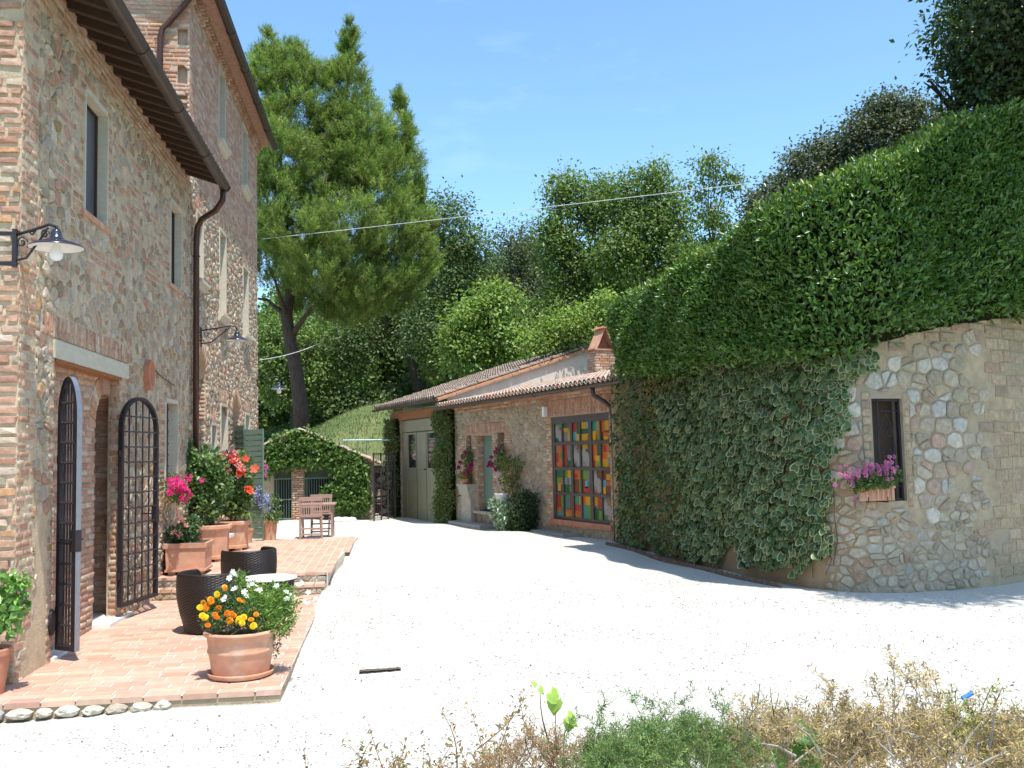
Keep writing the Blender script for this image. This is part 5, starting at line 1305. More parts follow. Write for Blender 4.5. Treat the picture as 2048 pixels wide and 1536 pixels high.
for sg in (-1, 1):
    for (vc, ra, ph, dirn) in ((WH.v0 + (WH.v1 - WH.v0) * .66, .075, 0, 1), (WH.v0 + (WH.v1 - WH.v0) * .46, .065, 0, 1), (WH.v0 + (WH.v1 - WH.v0) * .28, .06, 0, 1)):
        mb = MB(); mb.tube([CW.P(um + sg * (.075 + ra * (1 - f / 12) * math.cos(f)), vc + ra * (1 - f / 12) * math.sin(f), -.065) for f in [k * .5 for k in range(19)]], .007, 5); mb.build('scroll', M['iron'], wf)
    mb = MB(); mb.tube([CW.P(um + sg * .17 * math.sin(math.pi * k / 10) ** .8, WH.v1 - .2 - 1.05 * k / 10, -.065) for k in range(11)], .008, 5); mb.build('scroll', M['iron'], wf)

# hedge
htab = [CW.uv(px, py, .65) for px, py in [(1225, 592), (1300, 545), (1400, 483), (1500, 405), (1600, 350), (1700, 318), (1800, 292), (1900, 242), (2048, 182)]]
hbot = [CW.uv(px, py, .65) for px, py in [(1240, 742), (1300, 745), (1380, 722), (1450, 715), (1600, 708), (1700, 702), (1760, 668), (1850, 640), (2048, 612)]]
print('hedge', [(round(a, 2), round(b, 2)) for a, b in htab])
HT = lambda u: interp(htab, u) - .12; HB = lambda u: interp(hbot, u)
H0 = CW.uv(1232, 650, .6)[0]; H1 = UEND
hd = thing('hedge', 'tall clipped laurel hedge with glossy leaves standing on top of the curved wall', 'hedge', CW.P(H0, HB(H0), -.4))
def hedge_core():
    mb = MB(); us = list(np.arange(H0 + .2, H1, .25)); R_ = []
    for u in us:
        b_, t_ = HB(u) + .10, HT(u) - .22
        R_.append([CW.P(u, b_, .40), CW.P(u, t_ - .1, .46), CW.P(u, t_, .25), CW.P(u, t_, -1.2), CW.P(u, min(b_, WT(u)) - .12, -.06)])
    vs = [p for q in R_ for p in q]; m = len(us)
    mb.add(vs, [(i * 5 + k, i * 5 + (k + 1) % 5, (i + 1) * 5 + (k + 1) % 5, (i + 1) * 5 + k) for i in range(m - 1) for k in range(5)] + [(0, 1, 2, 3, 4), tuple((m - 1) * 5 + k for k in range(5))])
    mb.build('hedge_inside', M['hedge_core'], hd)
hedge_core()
def hedge_leaves():
    n = 104000; u = npr.uniform(H0 - .05, H1, n); side = npr.uniform(0, 1, n); C = np.zeros((n, 3)); Nn = np.zeros((n, 3)); tone = np.zeros(n)
    for i in range(n):
        ui = u[i]; b_ = HB(ui); t_ = HT(ui)
        if side[i] < .73:      # front
            v = b_ + (t_ - b_) * npr.random_sample(); f = (v - b_) / (t_ - b_)
            bul = .54 + .10 * math.sin(math.pi * f) + .07 * math.sin(ui * 2.3 + v * 1.7) + .05 * math.sin(ui * 5.1 - v * 4.3) - .18 * max(0, f - .92) / .08 - .22 * max(0, .05 - f) / .05
            t = bul - abs(npr.normal(0, .11)) + .03; nn = (0, .35, 1)
        elif side[i] < .93:    # top
            t = npr.uniform(-1.3, .56); v = t_ + npr.normal(-.05, .06) + .05 * math.sin(ui * 3 + t * 4); nn = (0, 1, .25)
        elif side[i] < .97:    # underside
            t = npr.uniform(-.1, .62); v = b_ + npr.normal(.02, .06); nn = (0, -.6, .8)
        else:                  # far end
            t = npr.uniform(-1.2, .6); ui = H0 + npr.normal(0, .05); b_ = HB(ui); t_ = HT(ui); v = npr.uniform(b_, t_); nn = (-1, .3, .2)
        p, d = CW.base(ui); out_ = Vector((d.y, -d.x, 0)); q = p + out_ * t; C[i] = (q.x, q.y, v); k = d * nn[0] + Vector((0, 0, nn[1])) + out_ * nn[2]; Nn[i] = tuple(k)
    Nn = nrm(Nn); D = nrm(Nn * .55 + rdir(n) * .8 + np.array([0, 0, .45])); Nf = nrm(Nn * .75 + rdir(n) * .95 + np.array([0, 0, .4]))
    pal = [(.085, .17, .03), (.115, .215, .04), (.058, .12, .024), (.18, .26, .055)]
    t_ = tints(None, n, .22, .08, pal, [.42, .33, .2, .05])
    young = (side > .73) & (side < .93) & (npr.uniform(0, 1, n) < .45); t_[young] = tints((.21, .29, .055), young.sum())  # sunlit top: paler colour given to some top leaves, not new growth
    L_ = npr.uniform(.075, .125, n)
    leafcloud('foliage', C, D, Nf, L_, L_ * .42, t_, M['leaf_gloss'], hd, fold=.3)
hedge_leaves()

# climbers on the wall under the hedge
def heart(name, var=True):
    """hanging ivy leaf lying in the xz plane, tip down, faces +y"""
    o = [(0, .02), (.34, .14), (.50, -.10), (.40, -.45), (.0, -1.0), (-.40, -.45), (-.50, -.10), (-.34, .14)]
    V = [(x, .03 * abs(x) * 4 - .10 * (z < -.9), z) for x, z in o] + [(x * .68, .05, z * .70 - .07) for x, z in o] + [(0, .07, -.28)]
    F = [(i, (i + 1) % 8, 8 + (i + 1) % 8) for i in range(8)] + [(i, 8 + (i + 1) % 8, 8 + i) for i in range(8)] + [(8 + i, 8 + (i + 1) % 8, 16) for i in range(8)]
    return np.array(V, float), np.array(F)
HV, HF = heart('x')
IVY_G = [(.075, .13, .045), (.10, .16, .06), (.055, .095, .035), (.15, .20, .075)]
IVY_R = [(.52, .53, .30), (.60, .59, .36), (.33, .38, .17)]
def ivy(label, cond, n, size, t0, variegated, name='ivy', u_rng=None, v_rng=(0, 4), nobj=300, fr=CW, greens=IVY_G, rims=IVY_R, cat='ivy', sag=0):
    rr = random.Random(hash(label) % 999 if False else len(label)); pts = []
    while len(pts) < n:
        u = rr.uniform(*u_rng); v = rr.uniform(*v_rng)
        if not cond(u, v): continue
        pts.append((u, v, t0 + .10 * (math.sin(u * 3.1 + v) * math.sin(v * 2.3 - u) * .5 + .5) + rr.uniform(0, .10)))
    t = thing(name, label, cat, fr.P(sum(u_rng) / 2, 0, .1))
    # stems
    mb = MB(); mb.tint = (.12, .08, .05)
    for _ in range(26):
        u, v, tt = rr.choice(pts); q = [fr.P(u + rr.uniform(-.02, .02) * k, v * (1 - k / 6) + .02, .03 + .03 * (k % 2)) for k in range(6)]
        if all(cond(u, max(v_rng[0], v * (1 - k / 6))) or True for k in range(6)): mb.tube(q, [.003 + .0008 * k for k in range(6)], 4)
    if fr is CW or name == 'ivy': mb.build('stems', M['twig'], t, tinted=True)
    dist = []
    for i, (u, v, tt) in enumerate(pts):
        c = fr.P(u, v, tt); dist.append(((c - CAM).length - 3 * tt, i))
    dist.sort(); protos = []
    for k in range(12):
        g_ = greens[k % len(greens)]; r_ = rims[k % len(rims)] if variegated else tuple(x * 1.25 for x in g_)
        me = bpy.data.meshes.new('leaf'); me.from_pydata([tuple(v) for v in HV], [], [tuple(int(y) for y in f) for f in HF])
        a = me.attributes.new('tint', 'FLOAT_COLOR', 'POINT')
        for j, d in enumerate(a.data): d.color = (*(r_ if j < 8 else g_), 1)
        me.materials.append(M['leaf_gloss' if not variegated else 'leaf']); protos.append(me)
    bv, bf, bt = [], [], []
    top = set(i for _, i in dist[:nobj])
    for i, (u, v, tt) in enumerate(pts):
        c = fr.P(u, v, tt); o = (fr.P(u, v, 1) - fr.P(u, v, 0)).normalized(); s = size * rr.choice([.5, .7, .85, 1, 1.2]) * rr.uniform(.85, 1.1)
        nn = (o + Vector((rr.uniform(-.7, .7), rr.uniform(-.7, .7), rr.uniform(.1, .9)))).normalized(); dn = Vector((rr.uniform(-.5, .5), rr.uniform(-.5, .5), -1)); x = dn.cross(nn) * -1; x.normalize(); z = x.cross(nn)
        Mx = Matrix((x * s, nn * s, z * s)).transposed().to_4x4(); Mx.translation = c
        if i in top: share(protos[rr.randrange(12)], 'leaf', Mx, t)
        else:
            A_ = np.array(Mx); b = len(bv) * 17; bv.append(HV @ A_[:3, :3].T + A_[:3, 3]); bf.append(HF + b)
            g_ = np.array(vary(rr.choice(greens), rr, .25)); r_ = np.array(vary(rr.choice(rims), rr, .2)) if variegated and rr.random() < .7 else g_ * 1.2
            bt.append(np.concatenate([np.tile(r_, (8, 1)), np.tile(g_, (9, 1))]))
    if bv: stuff(rawmesh('small_leaves', np.concatenate(bv), np.concatenate(bf), M['leaf_gloss' if not variegated else 'leaf'], t, np.concatenate(bt)))
    return t
rb = [CW.uv(px, py) for px, py in [(1665, 1165), (1600, 1160), (1668, 1090), (1660, 1010), (1690, 900), (1700, 800), (1740, 700)]]
rbt = sorted([(v, u) for u, v in [CW.uv(1605, 1168), CW.uv(1650, 1120), CW.uv(1672, 1090), CW.uv(1660, 1010), CW.uv(1690, 880), CW.uv(1705, 790), CW.uv(1742, 700)]])
lbt = sorted([(v, u) for u, v in [CW.uv(1385, 1125), CW.uv(1368, 1040), CW.uv(1372, 960), CW.uv(1335, 900), CW.uv(1345, 850), CW.uv(1320, 800), CW.uv(1400, 745)]])
def botv(u): return .12 + .32 * (math.sin(u * 2.2 + 1) * .5 + .5) * (math.sin(u * 5.3) * .5 + .5) + .08 * math.sin(u * 9)
def c_var(u, v):
    if v > WT(u) + .02 or v < botv(u): return False
    j = .12 * math.sin(v * 7 + u) + .08 * math.sin(v * 17)
    return interp(lbt, v) + j < u < interp(rbt, v) + j * .5
def c_dark(u, v):
    if v > WT(u) + .05 or v < max(.08, botv(u + 3) - .25): return False
    return US + .34 < u < interp(lbt, v) + .12 * math.sin(v * 7 + u) + .08 * math.sin(v * 17) + .3
ivy('variegated ivy with pale edged heart shaped leaves hanging over the retaining wall', c_var, 6200, .125, .05, True, u_rng=(lbt[0][1] - 1, max(q[1] for q in rbt) + .2), v_rng=(0, 4.1))
ivy('dark green creeper with small leaves between the coloured glass doors and the variegated ivy', c_dark, 5200, .075, .05, False, name='creeper', cat='creeper', u_rng=(US + .34, max(q[1] for q in lbt) + .5), v_rng=(0, 4.1), nobj=200, greens=[(.06, .115, .025), (.08, .145, .03), (.045, .085, .022), (.15, .17, .03)])
fbk = MB()
for u in np.arange(US, uS + .3, .3): fbk.prism([(u, -.3), (u + .3, -.3), (u + .3, WT(u + .3)), (u, WT(u))], CW.P, .005, .012)
fbk.build('rendered_face', M['ochre_plaster'], rw)
M['shaded_edging'] = surf('shaded_edging', (.20, .12, .085), .95, nscale=9, lo=.6, hi=1.3)  # terracotta darkened, the shade at the wall foot is in its colour
# scalloped terracotta edging along the foot of the climbers
ed = thing('border_edging', 'row of scalloped terracotta edging tiles along the foot of the ivy wall', 'edging', CW.P(CW.uv(1400, 1140)[0], 0, .35))
u = CW.uv(1240, 1095)[0]; ue = CW.uv(1590, 1165)[0]
while u < ue:
    mb = MB(); c0 = CW.P(u, 0, .34); zz = gz(c0.x, c0.y)
    mb.prism([(u, zz - .06), (u + .13, zz - .06), (u + .13, zz + .015), (u + .105, zz + .055), (u + .065, zz + .07), (u + .025, zz + .055), (u, zz + .015)], CW.P, .30, .34); mb.build('edging_tile', M['shaded_edging'], ed); u += .14

# --------------------------------------------------------- ivy pillars of the garage
def pillar_ivy(label, u0, u1, v1):
    rr = random.Random(len(label)); t = thing('ivy', label, 'ivy', FO.P((u0 + u1) / 2, 0, .1))
    fbox(FO.P, u0 + .1, u1 - .1, -.3, v1, 0, .12).build('stems', M['hedge_core'], t)  # solid dark block, the shade behind the leaves put into its colour
    n = 6500; u = npr.uniform(u0, u1, n); v = npr.uniform(-.1, v1, n)
    tt = .16 + .10 * np.sin(math.pi * (u - u0) / (u1 - u0)) + npr.normal(0, .055, n) + .06 * np.sin(v * 5 + u * 3)
    u = u + .07 * np.sin(v * 4 + 1) + npr.normal(0, .035, n)
    C = np.array([tuple(FO.P(a, b, c)) for a, b, c in zip(u, v, tt)]); Nn = np.tile(tuple(FO.n), (n, 1)) + rdir(n) * .8 + np.array([0, 0, .4])
    L_ = npr.uniform(.05, .09, n)
    leafcloud('foliage', C, rdir(n, -.8) + np.array(FO.n) * .5, nrm(Nn), L_, L_ * .75, tints(None, n, .3, .1, [(.13, .165, .055), (.17, .205, .07), (.09, .13, .045), (.24, .23, .10)], [.4, .3, .2, .1]), M['leaf_matte'], t)
pillar_ivy('ivy column climbing the wall between the garage doors and the stone fountain', VS(914, 950)[0], VS(883, 950)[0] , ZE - .05)
pillar_ivy('ivy column on the far left edge of the garage doors', VS(803, 950)[0], VS(783, 950)[0], VS(795, 838)[1])
# ------------------------------------------------------------------ trees
def at(px, py, depth):
    """point at straight distance 'depth' along +Y under a pixel"""
    return on_y(px, py, depth)
def pine():
    base = at(603, 866, 36.5); t = thing('pine_tree', 'tall bright green pine with pointed leaders and bare leaning trunk behind the ivy hut', 'tree', (base.x, base.y, base.z))
    y0 = 36.5; mb = MB()
    tr = [at(606, 880, y0), at(600, 800, y0), at(592, 740, y0), at(580, 680, y0), at(573, 630, y0), at(585, 560, y0), at(625, 470, y0), at(660, 360, y0), at(690, 220, y0), at(698, 110, y0)]
    mb.tube(tr, [.33, .28, .26, .24, .22, .19, .16, .12, .08, .04], 10)
    def br(p, q, a, b): branch(mb, p, q, a, b, .06, 5)
    br(tr[3] + Vector((.1, 0, .2)), at(640, 600, y0 - 1), .13, .05); br(tr[4], at(535, 600, y0), .12, .05); br(at(535, 600, y0), at(490, 590, y0), .06, .02)
    br(tr[4], at(550, 560, y0 - 1.5), .11, .04); br(tr[5], at(560, 300, y0 + .5), .14, .04); br(tr[5], at(760, 480, y0 - 1), .13, .04); br(tr[6], at(790, 300, y0 - .5), .11, .03); br(tr[6], at(520, 380, y0 + 1), .1, .03)
    br(tr[5], at(700, 560, y0 - 2), .1, .03)
    for _ in range(26):
        p = tr[rnd.randrange(5, 9)]; q = at(rnd.uniform(520, 820), rnd.uniform(200, 600), y0 + rnd.uniform(-2.5, 2.5)); br(p, q, .06, .015)
    mb.build('trunk', M['bark'], t, smooth=True)
    # foliage masses: px, py, half width px, half height px, depth offset
    B = [(699, 70, 7, 48, 0), (698, 130, 15, 60, 0), (540, 95, 6, 30, .6), (516, 130, 7, 36, .2), (578, 120, 7, 34, .2), (600, 118, 6, 30, .2), (650, 150, 8, 34, .4), (795, 215, 6, 36, .2), (822, 300, 8, 40, .2), (770, 300, 8, 40, -.4), (845, 400, 8, 36, 0), (700, 200, 36, 80, 0), (690, 290, 55, 80, 0), (735, 300, 50, 95, -.6), (540, 190, 52, 95, .6), (590, 220, 56, 105, .2), (515, 300, 34, 110, 0), (800, 275, 17, 85, .2), (800, 350, 40, 85, 0),
         (760, 400, 60, 80, -.8), (640, 190, 34, 66, .4), (560, 330, 62, 70, -1.3), (640, 380, 62, 62, -.2), (540, 420, 46, 60, -1.7), (600, 470, 72, 60, -1.9), (700, 470, 74, 58, -1.8), (780, 470, 62, 60, -.8), (830, 450, 30, 55, 0),
         (545, 530, 46, 46, -.8), (640, 555, 70, 45, -1.6), (715, 575, 56, 42, -1.2), (780, 560, 56, 42, -.2), (838, 520, 34, 50, .3), (690, 625, 56, 24, -.7), (790, 600, 40, 30, .3), (525, 470, 26, 60, 0), (600, 600, 40, 24, .6), (850, 480, 18, 34, 0), (655, 300, 40, 90, .8)]
    Cs, Ds, tone = [], [], []
    ppm = FPX / 37.5
    for (px, py, a, b, dy) in B:
        c = np.array(tuple(at(px, py, y0 + dy))); ra, rb = a / ppm, b / ppm; rd_ = min(ra, 1.5) * 1.0 + .25
        nl = int(10.5 * (ra * rb + ra * rd_ + rb * rd_)) + 3      # lobes: small upswept clusters of shoots
        u = rdir(nl, .05); lc = c + u * npr.uniform(.35, 1.0, (nl, 1)) ** .5 * np.array([ra, rd_, rb])
        for j in range(nl):
            m_ = npr.randint(14, 26); lr = npr.uniform(.22, .48) * min(1.0, max(.3, ra / .75)); v = rdir(m_, .25)
            q = lc[j] + v * npr.uniform(.3, 1, (m_, 1)) * np.array([lr, lr, lr * 1.15])
            Cs.append(q); Ds.append(nrm(v * .5 + u[j] * np.array([.5, .5, .1]) + np.array([0, 0, .8]))); tone.append(np.full(m_, npr.uniform(.72, 1.25)))
    Cc = np.concatenate(Cs); Dd = np.concatenate(Ds); tn = np.concatenate(tone) * npr.uniform(.85, 1.15, len(Cc))
    S = len(Cc); m = 22                     # needles per shoot
    print('pine shoots', S)
    si = np.repeat(np.arange(S), m); f = np.tile(np.linspace(0, 1, m), S)
    Ls = npr.uniform(.22, .46, S)[si]
    pos = Cc[si] + Dd[si] * (f * Ls)[:, None] + npr.normal(0, .03, (S * m, 3))
    nd = nrm(Dd[si] * .9 + rdir(S * m) * .85); N_ = rdir(S * m)
    L_ = npr.uniform(.09, .17, S * m); W_ = .024; Sd = nrm(np.cross(nd, N_))
    V = np.stack([pos - Sd * W_ / 2, pos + Sd * W_ / 2, pos + nd * L_[:, None]], 1).reshape(-1, 3)
    F = np.arange(S * m * 3).reshape(-1, 3)
    pal = np.array([(.165, .235, .05), (.225, .29, .07), (.115, .18, .042), (.30, .32, .10)])
    tt = pal[npr.choice(4, S, p=[.4, .3, .22, .08])][si] * tn[si][:, None] * (.75 + .45 * f)[:, None]
    rawmesh('foliage', V, F, M['needle'], t, np.repeat(np.clip(tt, .01, .5), 3, 0))
pine()
G1 = [(.13, .195, .05), (.175, .25, .065), (.09, .145, .04), (.25, .30, .09)]; W1_ = [.4, .3, .22, .08]
G2 = [(.095, .14, .045), (.12, .17, .055), (.065, .10, .035)]; W2_ = [.4, .35, .25]
G3 = [(.18, .27, .06), (.23, .33, .075), (.13, .20, .045), (.30, .37, .10)]; W3_ = [.38, .32, .22, .08]
G4 = [(.10, .125, .07), (.13, .15, .085), (.07, .088, .052), (.20, .15, .09)]; W4_ = [.4, .3, .22, .08]
def btree(label, px, pyb, depth, blobs, leaf, count, pal, w, **kw):
    """blobs in photo pixels: (px, py, half width, half height, depth offset)"""
    b = at(px, pyb, depth); b.z = max(hillz(b.x, b.y) - .1, min(b.z, 8)) if kw.pop('onhill', True) else b.z
    k = depth / FPX * 1.02; BL = []
    for (x, y, a, c, dy) in blobs:
        q = at(x, y, depth + dy); BL.append((q.x - b.x, q.y - b.y, q.z - b.z, a * k, min(a, c) * k * kw.get('dk', .9) + .2, c * k))
    kw.pop('dk', None); H_ = max(q[2] + q[5] for q in BL)
    tx = sum(q[0] for q in BL) / len(BL)
    return broadleaf(label, tuple(b), H_, BL, leaf, count, pal, w, trunk_to=(tx, 0), **kw)
g_ = 'trees of the wood behind the yard'
btree('rounded blue green tree rising just right of the pine', 905, 800, 47, [(900, 450, 62, 62, 0), (950, 520, 60, 70, 0), (890, 560, 60, 80, 0), (860, 660, 60, 70, -1), (950, 640, 60, 70, 0)], .17, 17000, G2[:2] + [(.085, .13, .055)], W2_, group=g_, clump=.5, seed=2, trunk=.3)
btree('dark evergreen oak between the blue green tree and the bright trees', 1030, 780, 52, [(1030, 500, 52, 58, 0), (1050, 570, 55, 60, 0), (1010, 600, 60, 70, 0), (1080, 660, 60, 60, 0)], .16, 11000, G4, W4_, group=g_, clump=.5, seed=3, trunk=.3)
btree('leafy bright tree left of the centre of the skyline, above the chimney side', 1130, 760, 43, [(1130, 390, 36, 50, 0), (1190, 420, 56, 72, 0), (1110, 470, 40, 50, -.5), (1150, 550, 70, 80, 0), (1100, 640, 50, 50, -.5), (1200, 610, 60, 60, 0)], .17, 19000, G1, W1_, group=g_, clump=.42, seed=4, gap=.12, trunk=.22)
btree('broad bright green tree in the middle of the skyline', 1290, 740, 41, [(1240, 400, 36, 60, 0), (1300, 385, 56, 62, 0), (1290, 470, 72, 70, 0), (1350, 450, 40, 62, 0), (1230, 520, 50, 60, -.5), (1340, 540, 56, 50, 0)], .16, 19000, G1, W1_, group=g_, clump=.40, seed=5, gap=.1, trunk=.22)
btree('slender airy young tree standing alone against the sky left of the hedge', 1425, 700, 36, [(1420, 330, 34, 36, 0), (1455, 375, 30, 34, 0), (1395, 385, 26, 34, 0), (1430, 440, 44, 38, 0), (1400, 500, 60, 34, .5)], .14, 4200, G1, W1_, group=g_, clump=.26, seed=6, gap=.35, trunk=.09)
btree('bright green walnut like tree above the garage roof', 960, 800, 38, [(960, 650, 60, 60, 0), (1000, 600, 56, 40, 0), (930, 700, 50, 50, 0), (1020, 690, 60, 50, 0), (985, 740, 60, 30, 0)], .17, 12000, G3, W3_, group=g_, clump=.36, seed=7, trunk=.14)
btree('light green shrub above the lower tiled roof beside the chimney', 1130, 730, 31, [(1130, 660, 60, 34, 0), (1180, 640, 40, 36, 0), (1080, 690, 40, 24, 0), (1210, 620, 26, 40, 0)], .13, 6000, G3, W3_, name='shrub', cat='shrub', clump=.26, seed=8, trunk=.05, limbs=6, gap=.2)
btree('round mid green tree seen behind the pine trunk', 590, 850, 50, [(590, 700, 66, 70, 0), (560, 760, 50, 60, 0), (630, 770, 46, 70, 0), (545, 690, 40, 60, 0)], .17, 12000, G1, W1_, group=g_, clump=.42, seed=9, trunk=.2)
btree('shaded dark tree with a visible black trunk at the top of the grassy bank', 845, 790, 50, [(780, 640, 70, 55, 0), (850, 600, 70, 60, 0), (720, 680, 56, 60, 0), (690, 730, 46, 56, 0), (890, 690, 40, 50, 1)], .17, 13000, G2, W2_, group=g_, clump=.5, seed=10, trunk=.33)
btree('yellowish sapling in front of the dark wood', 880, 800, 46, [(880, 690, 22, 30, 0), (870, 740, 18, 24, 0)], .12, 900, [(.24, .26, .06), (.17, .21, .05)], [.5, .5], group=g_, clump=.22, seed=11, trunk=.04, gap=.2)
btree('dark wild cherry with tinted leaves above the left half of the hedge', 1600, 560, 24, [(1560, 395, 52, 48, 0), (1620, 345, 62, 55, 0), (1522, 425, 40, 50, 0), (1680, 315, 56, 50, 0), (1650, 300, 34, 30, 0), (1600, 470, 80, 50, 0)], .10, 15000, G4[:3] + [(.075, .075, .04)], [.3, .3, .2, .2], group='dark trees behind the hedge', clump=.22, seed=12, trunk=.12, gap=.12, onhill=False)
btree('dark wild cherry with tinted leaves above the middle of the hedge', 1780, 480, 23, [(1775, 235, 60, 48, 0), (1840, 255, 56, 56, 0), (1725, 280, 48, 56, 0), (1760, 215, 26, 22, 0), (1810, 212, 24, 22, 0), (1780, 340, 90, 60, 0), (1880, 300, 40, 40, 0)], .10, 15000, G4[:3] + [(.075, .075, .04)], [.3, .3, .2, .2], group='dark trees behind the hedge', clump=.22, seed=13, trunk=.12, gap=.12, onhill=False)
# big tree at the top right, its unseen crown shaped to shade the wall
b = Vector((11.5, 17.5, 3.8)); n_ = 0
T9 = [(on_y(1925, 75, 15.6), .22, .3, .16), (on_y(1895, 100, 15.7), .16, .2, .2), (on_y(1880, 160, 15.7), .2, .3, .10), (on_y(1950, 30, 15.4), .3, .4, .3), (on_y(1965, 190, 15.7), .5, .5, .3), (on_y(2010, 60, 15.5), 1.3, 1.4, 1.2), (on_y(2080, 150, 15.5), 1.5, 1.5, 1.0), (on_y(1990, 160, 15.8), .75, .8, .45), (on_y(1935, 130, 15.6), .42, .5, .45), (on_y(2060, -60, 14.6), 1.5, 1.6, 1.0), (on_y(2130, 60, 14), 1.5, 1.6, 1.4),
      (on_y(2200, -60, 13), 2.0, 2.0, 1.3), (on_y(1905, 205, 15.8), .35, .5, .25), (on_y(2060, -190, 12.6), 1.5, 1.6, .8)]
BL = [(p.x - b.x, p.y - b.y, p.z - b.z, a, c, d) for p, a, c, d in T9]
BL += [(8.5 - b.x, 10.0 - b.y, 8.7 - b.z, 1.15, 1.25, .7), (9.3 - b.x, 10.4 - b.y, 9.0 - b.z, 1.4, 1.4, .7), (10.6 - b.x, 11.3 - b.y, 9.2 - b.z, 1.6, 1.5, .8), (7.9 - b.x, 9.9 - b.y, 8.4 - b.z, .7, .9, .5), (8.6 - b.x, 9.2 - b.y, 9.0 - b.z, 1.2, .9, .5), (9.9 - b.x, 9.7 - b.y, 9.3 - b.z, 1.3, 1.0, .6)]  # out of view lobes, added to shade the right hand wall
BL += BL[14:]  # unseen lobes repeated for denser shade
broadleaf('large dark leaved tree overhanging the top right corner beyond the hedge', tuple(b), 7.5, BL, .105, 90000, [(.07, .115, .045), (.095, .15, .055), (.05, .085, .035), (.16, .20, .08)], [.38, .3, .25, .07], trunk=.3, clump=.24, seed=14, gap=.08, trunk_to=(.5, -1.5), mat='leaf_gloss')
# the far wood: one dense mass behind the named trees
def far_wood():
    mb = MB(); Cs, Ts = [], []; rr = random.Random(4)
    for i in range(44):
        px = 430 + i * 24 + rr.uniform(-12, 12); dep = rr.uniform(58, 78); top = 560 + 40 * math.sin(i * .9) + (60 if px < 700 else 0) - (40 if 850 < px < 1400 else 0)
        if 500 < px < 560: top = 640
        k = dep / FPX; c = at(px, top + 70, dep); zb = hillz(c.x, c.y); hh = c.z + 70 * k - zb
        cc = np.array([c.x, c.y, zb + hh * .55]); n = 2300; u = rdir(n); q = cc + u * npr.uniform(.6, 1, (n, 1)) ** .5 * np.array([2.3, 2.0, hh * .5]); q += .35 * rdir(n)
        Cs.append(q); Ts.append(tints(None, n, .25, .08, G2 + [G1[0]], [.3, .3, .2, .2]) * rr.uniform(.9, 1.6))
    C = np.concatenate(Cs); n = len(C); L_ = npr.uniform(.25, .5, n)
    stuff(leafcloud('far_wood', C, rdir(n, -.3), nrm(rdir(n) + np.array([0, -.3, .9])), L_, L_ * .7, np.concatenate(Ts), M['leaf_matte']))
far_wood()
# undergrowth at the foot of the wood and behind the roofs
def mound(label, name, cat, spots, leaf, pal, w, dens=1.0, mat='leaf', kind=None, clump=.15):
    c0 = spots[0][0]; C, T, U = [], [], []
    for c, a, b_, h in spots:
        n = int(900 * dens * (a * b_ + a * h + b_ * h) / (leaf / .1) ** 2) + 20; u = rdir(n, .35); u[:, 2] = np.abs(u[:, 2]); q = np.array(tuple(c)) + u * npr.uniform(.35, 1, (n, 1)) ** .6 * np.array([a, b_, h]) + rdir(n) * clump
        C.append(q); U.append(u)
    C = np.concatenate(C); U = np.concatenate(U); n = len(C); L_ = leaf * npr.uniform(.7, 1.3, n); par = None
    tone = (1 + .25 * fnoise(C, 3.1, 2))[:, None]
    if kind is None: par = thing(name, label, cat, tuple(c0))
    o = leafcloud('foliage' if par else name, C, rdir(n, .1), nrm(U + rdir(n) * .7 + np.array([0, 0, .5])), L_, L_ * .6, tints(None, n, .22, .08, pal, w) * tone, M[mat], par)
    if par:
        mb = MB()
        for c, a, b_, h in spots:
            for _ in range(4): branch(mb, Vector(c0) * .3 + Vector(c) * .7 - Vector((0, 0, .1)), Vector(c) + Vector((rnd.uniform(-a, a) * .6, rnd.uniform(-b_, b_) * .6, h * .7)), .02, .006, .1, 3)
        mb.build('stem', M['bark'], par)
    return par or o
stuff(mound('', 'undergrowth', '', [(Vector((x, 50.5 + .8 * math.sin(x), hillz(x, 50.5) - .2)), 1.6, 1.2, 1.4 + .5 * math.sin(x * 1.7)) for x in np.arange(-14, 12, 1.7)], .22, G2 + [G1[0]], [.3, .3, .2, .2], kind='stuff'))
q = at(670, 862, 42); mound('small dark bush on the grassy bank right of the pine trunk', 'bush', 'bush', [(Vector((q.x, 42, hillz(q.x, 42))), .9, .7, .9), (Vector((q.x + .9, 42, hillz(q.x + .9, 42))), .6, .5, .7)], .10, G2, W2_)
# long grass on the bank
def bank_grass():
    n = 26000; x = npr.uniform(-13, 6, n); y = npr.uniform(35.5, 51, n); z = np.array([hillz(a, b) for a, b in zip(x, y)]) - .05
    C = np.stack([x, y, z], 1); D = nrm(rdir(n) * .5 + np.array([0, 0, 1])); L_ = npr.uniform(.08, .24, n) * (1 + .6 * fnoise(C, .6, 1))
    pal = [(.12, .18, .06), (.18, .22, .08), (.28, .27, .12), (.09, .15, .05)]
    stuff(leafcloud('bank_grass', C, D, rdir(n), L_, .035, tints(None, n, .2, .05, pal, [.35, .28, .17, .2]), M['leaf_matte']))
bank_grass()
# overhead cable
cb = MB(); a = at(525, 478, 34); b = at(1490, 368, 25); cb.tube([a + (b - a) * (i / 16) - Vector((0, 0, .02 * (1 - (2 * i / 16 - 1) ** 2))) for i in range(17)], .011, 5)
tag(cb.build('overhead_cable', M['cable']), 'long pale overhead cable crossing the sky from the pine to the hedge', 'cable')
cb = MB(); a = at(519, 720, 27); b = at(648, 682, 36); cb.tube([a + (b - a) * (i / 8) - Vector((0, 0, .1 * (1 - (2 * i / 8 - 1) ** 2))) for i in range(9)], .011, 5)
tag(cb.build('overhead_cable', M['cable']), 'short slack cable from the tall wing to the pine trunk', 'cable')
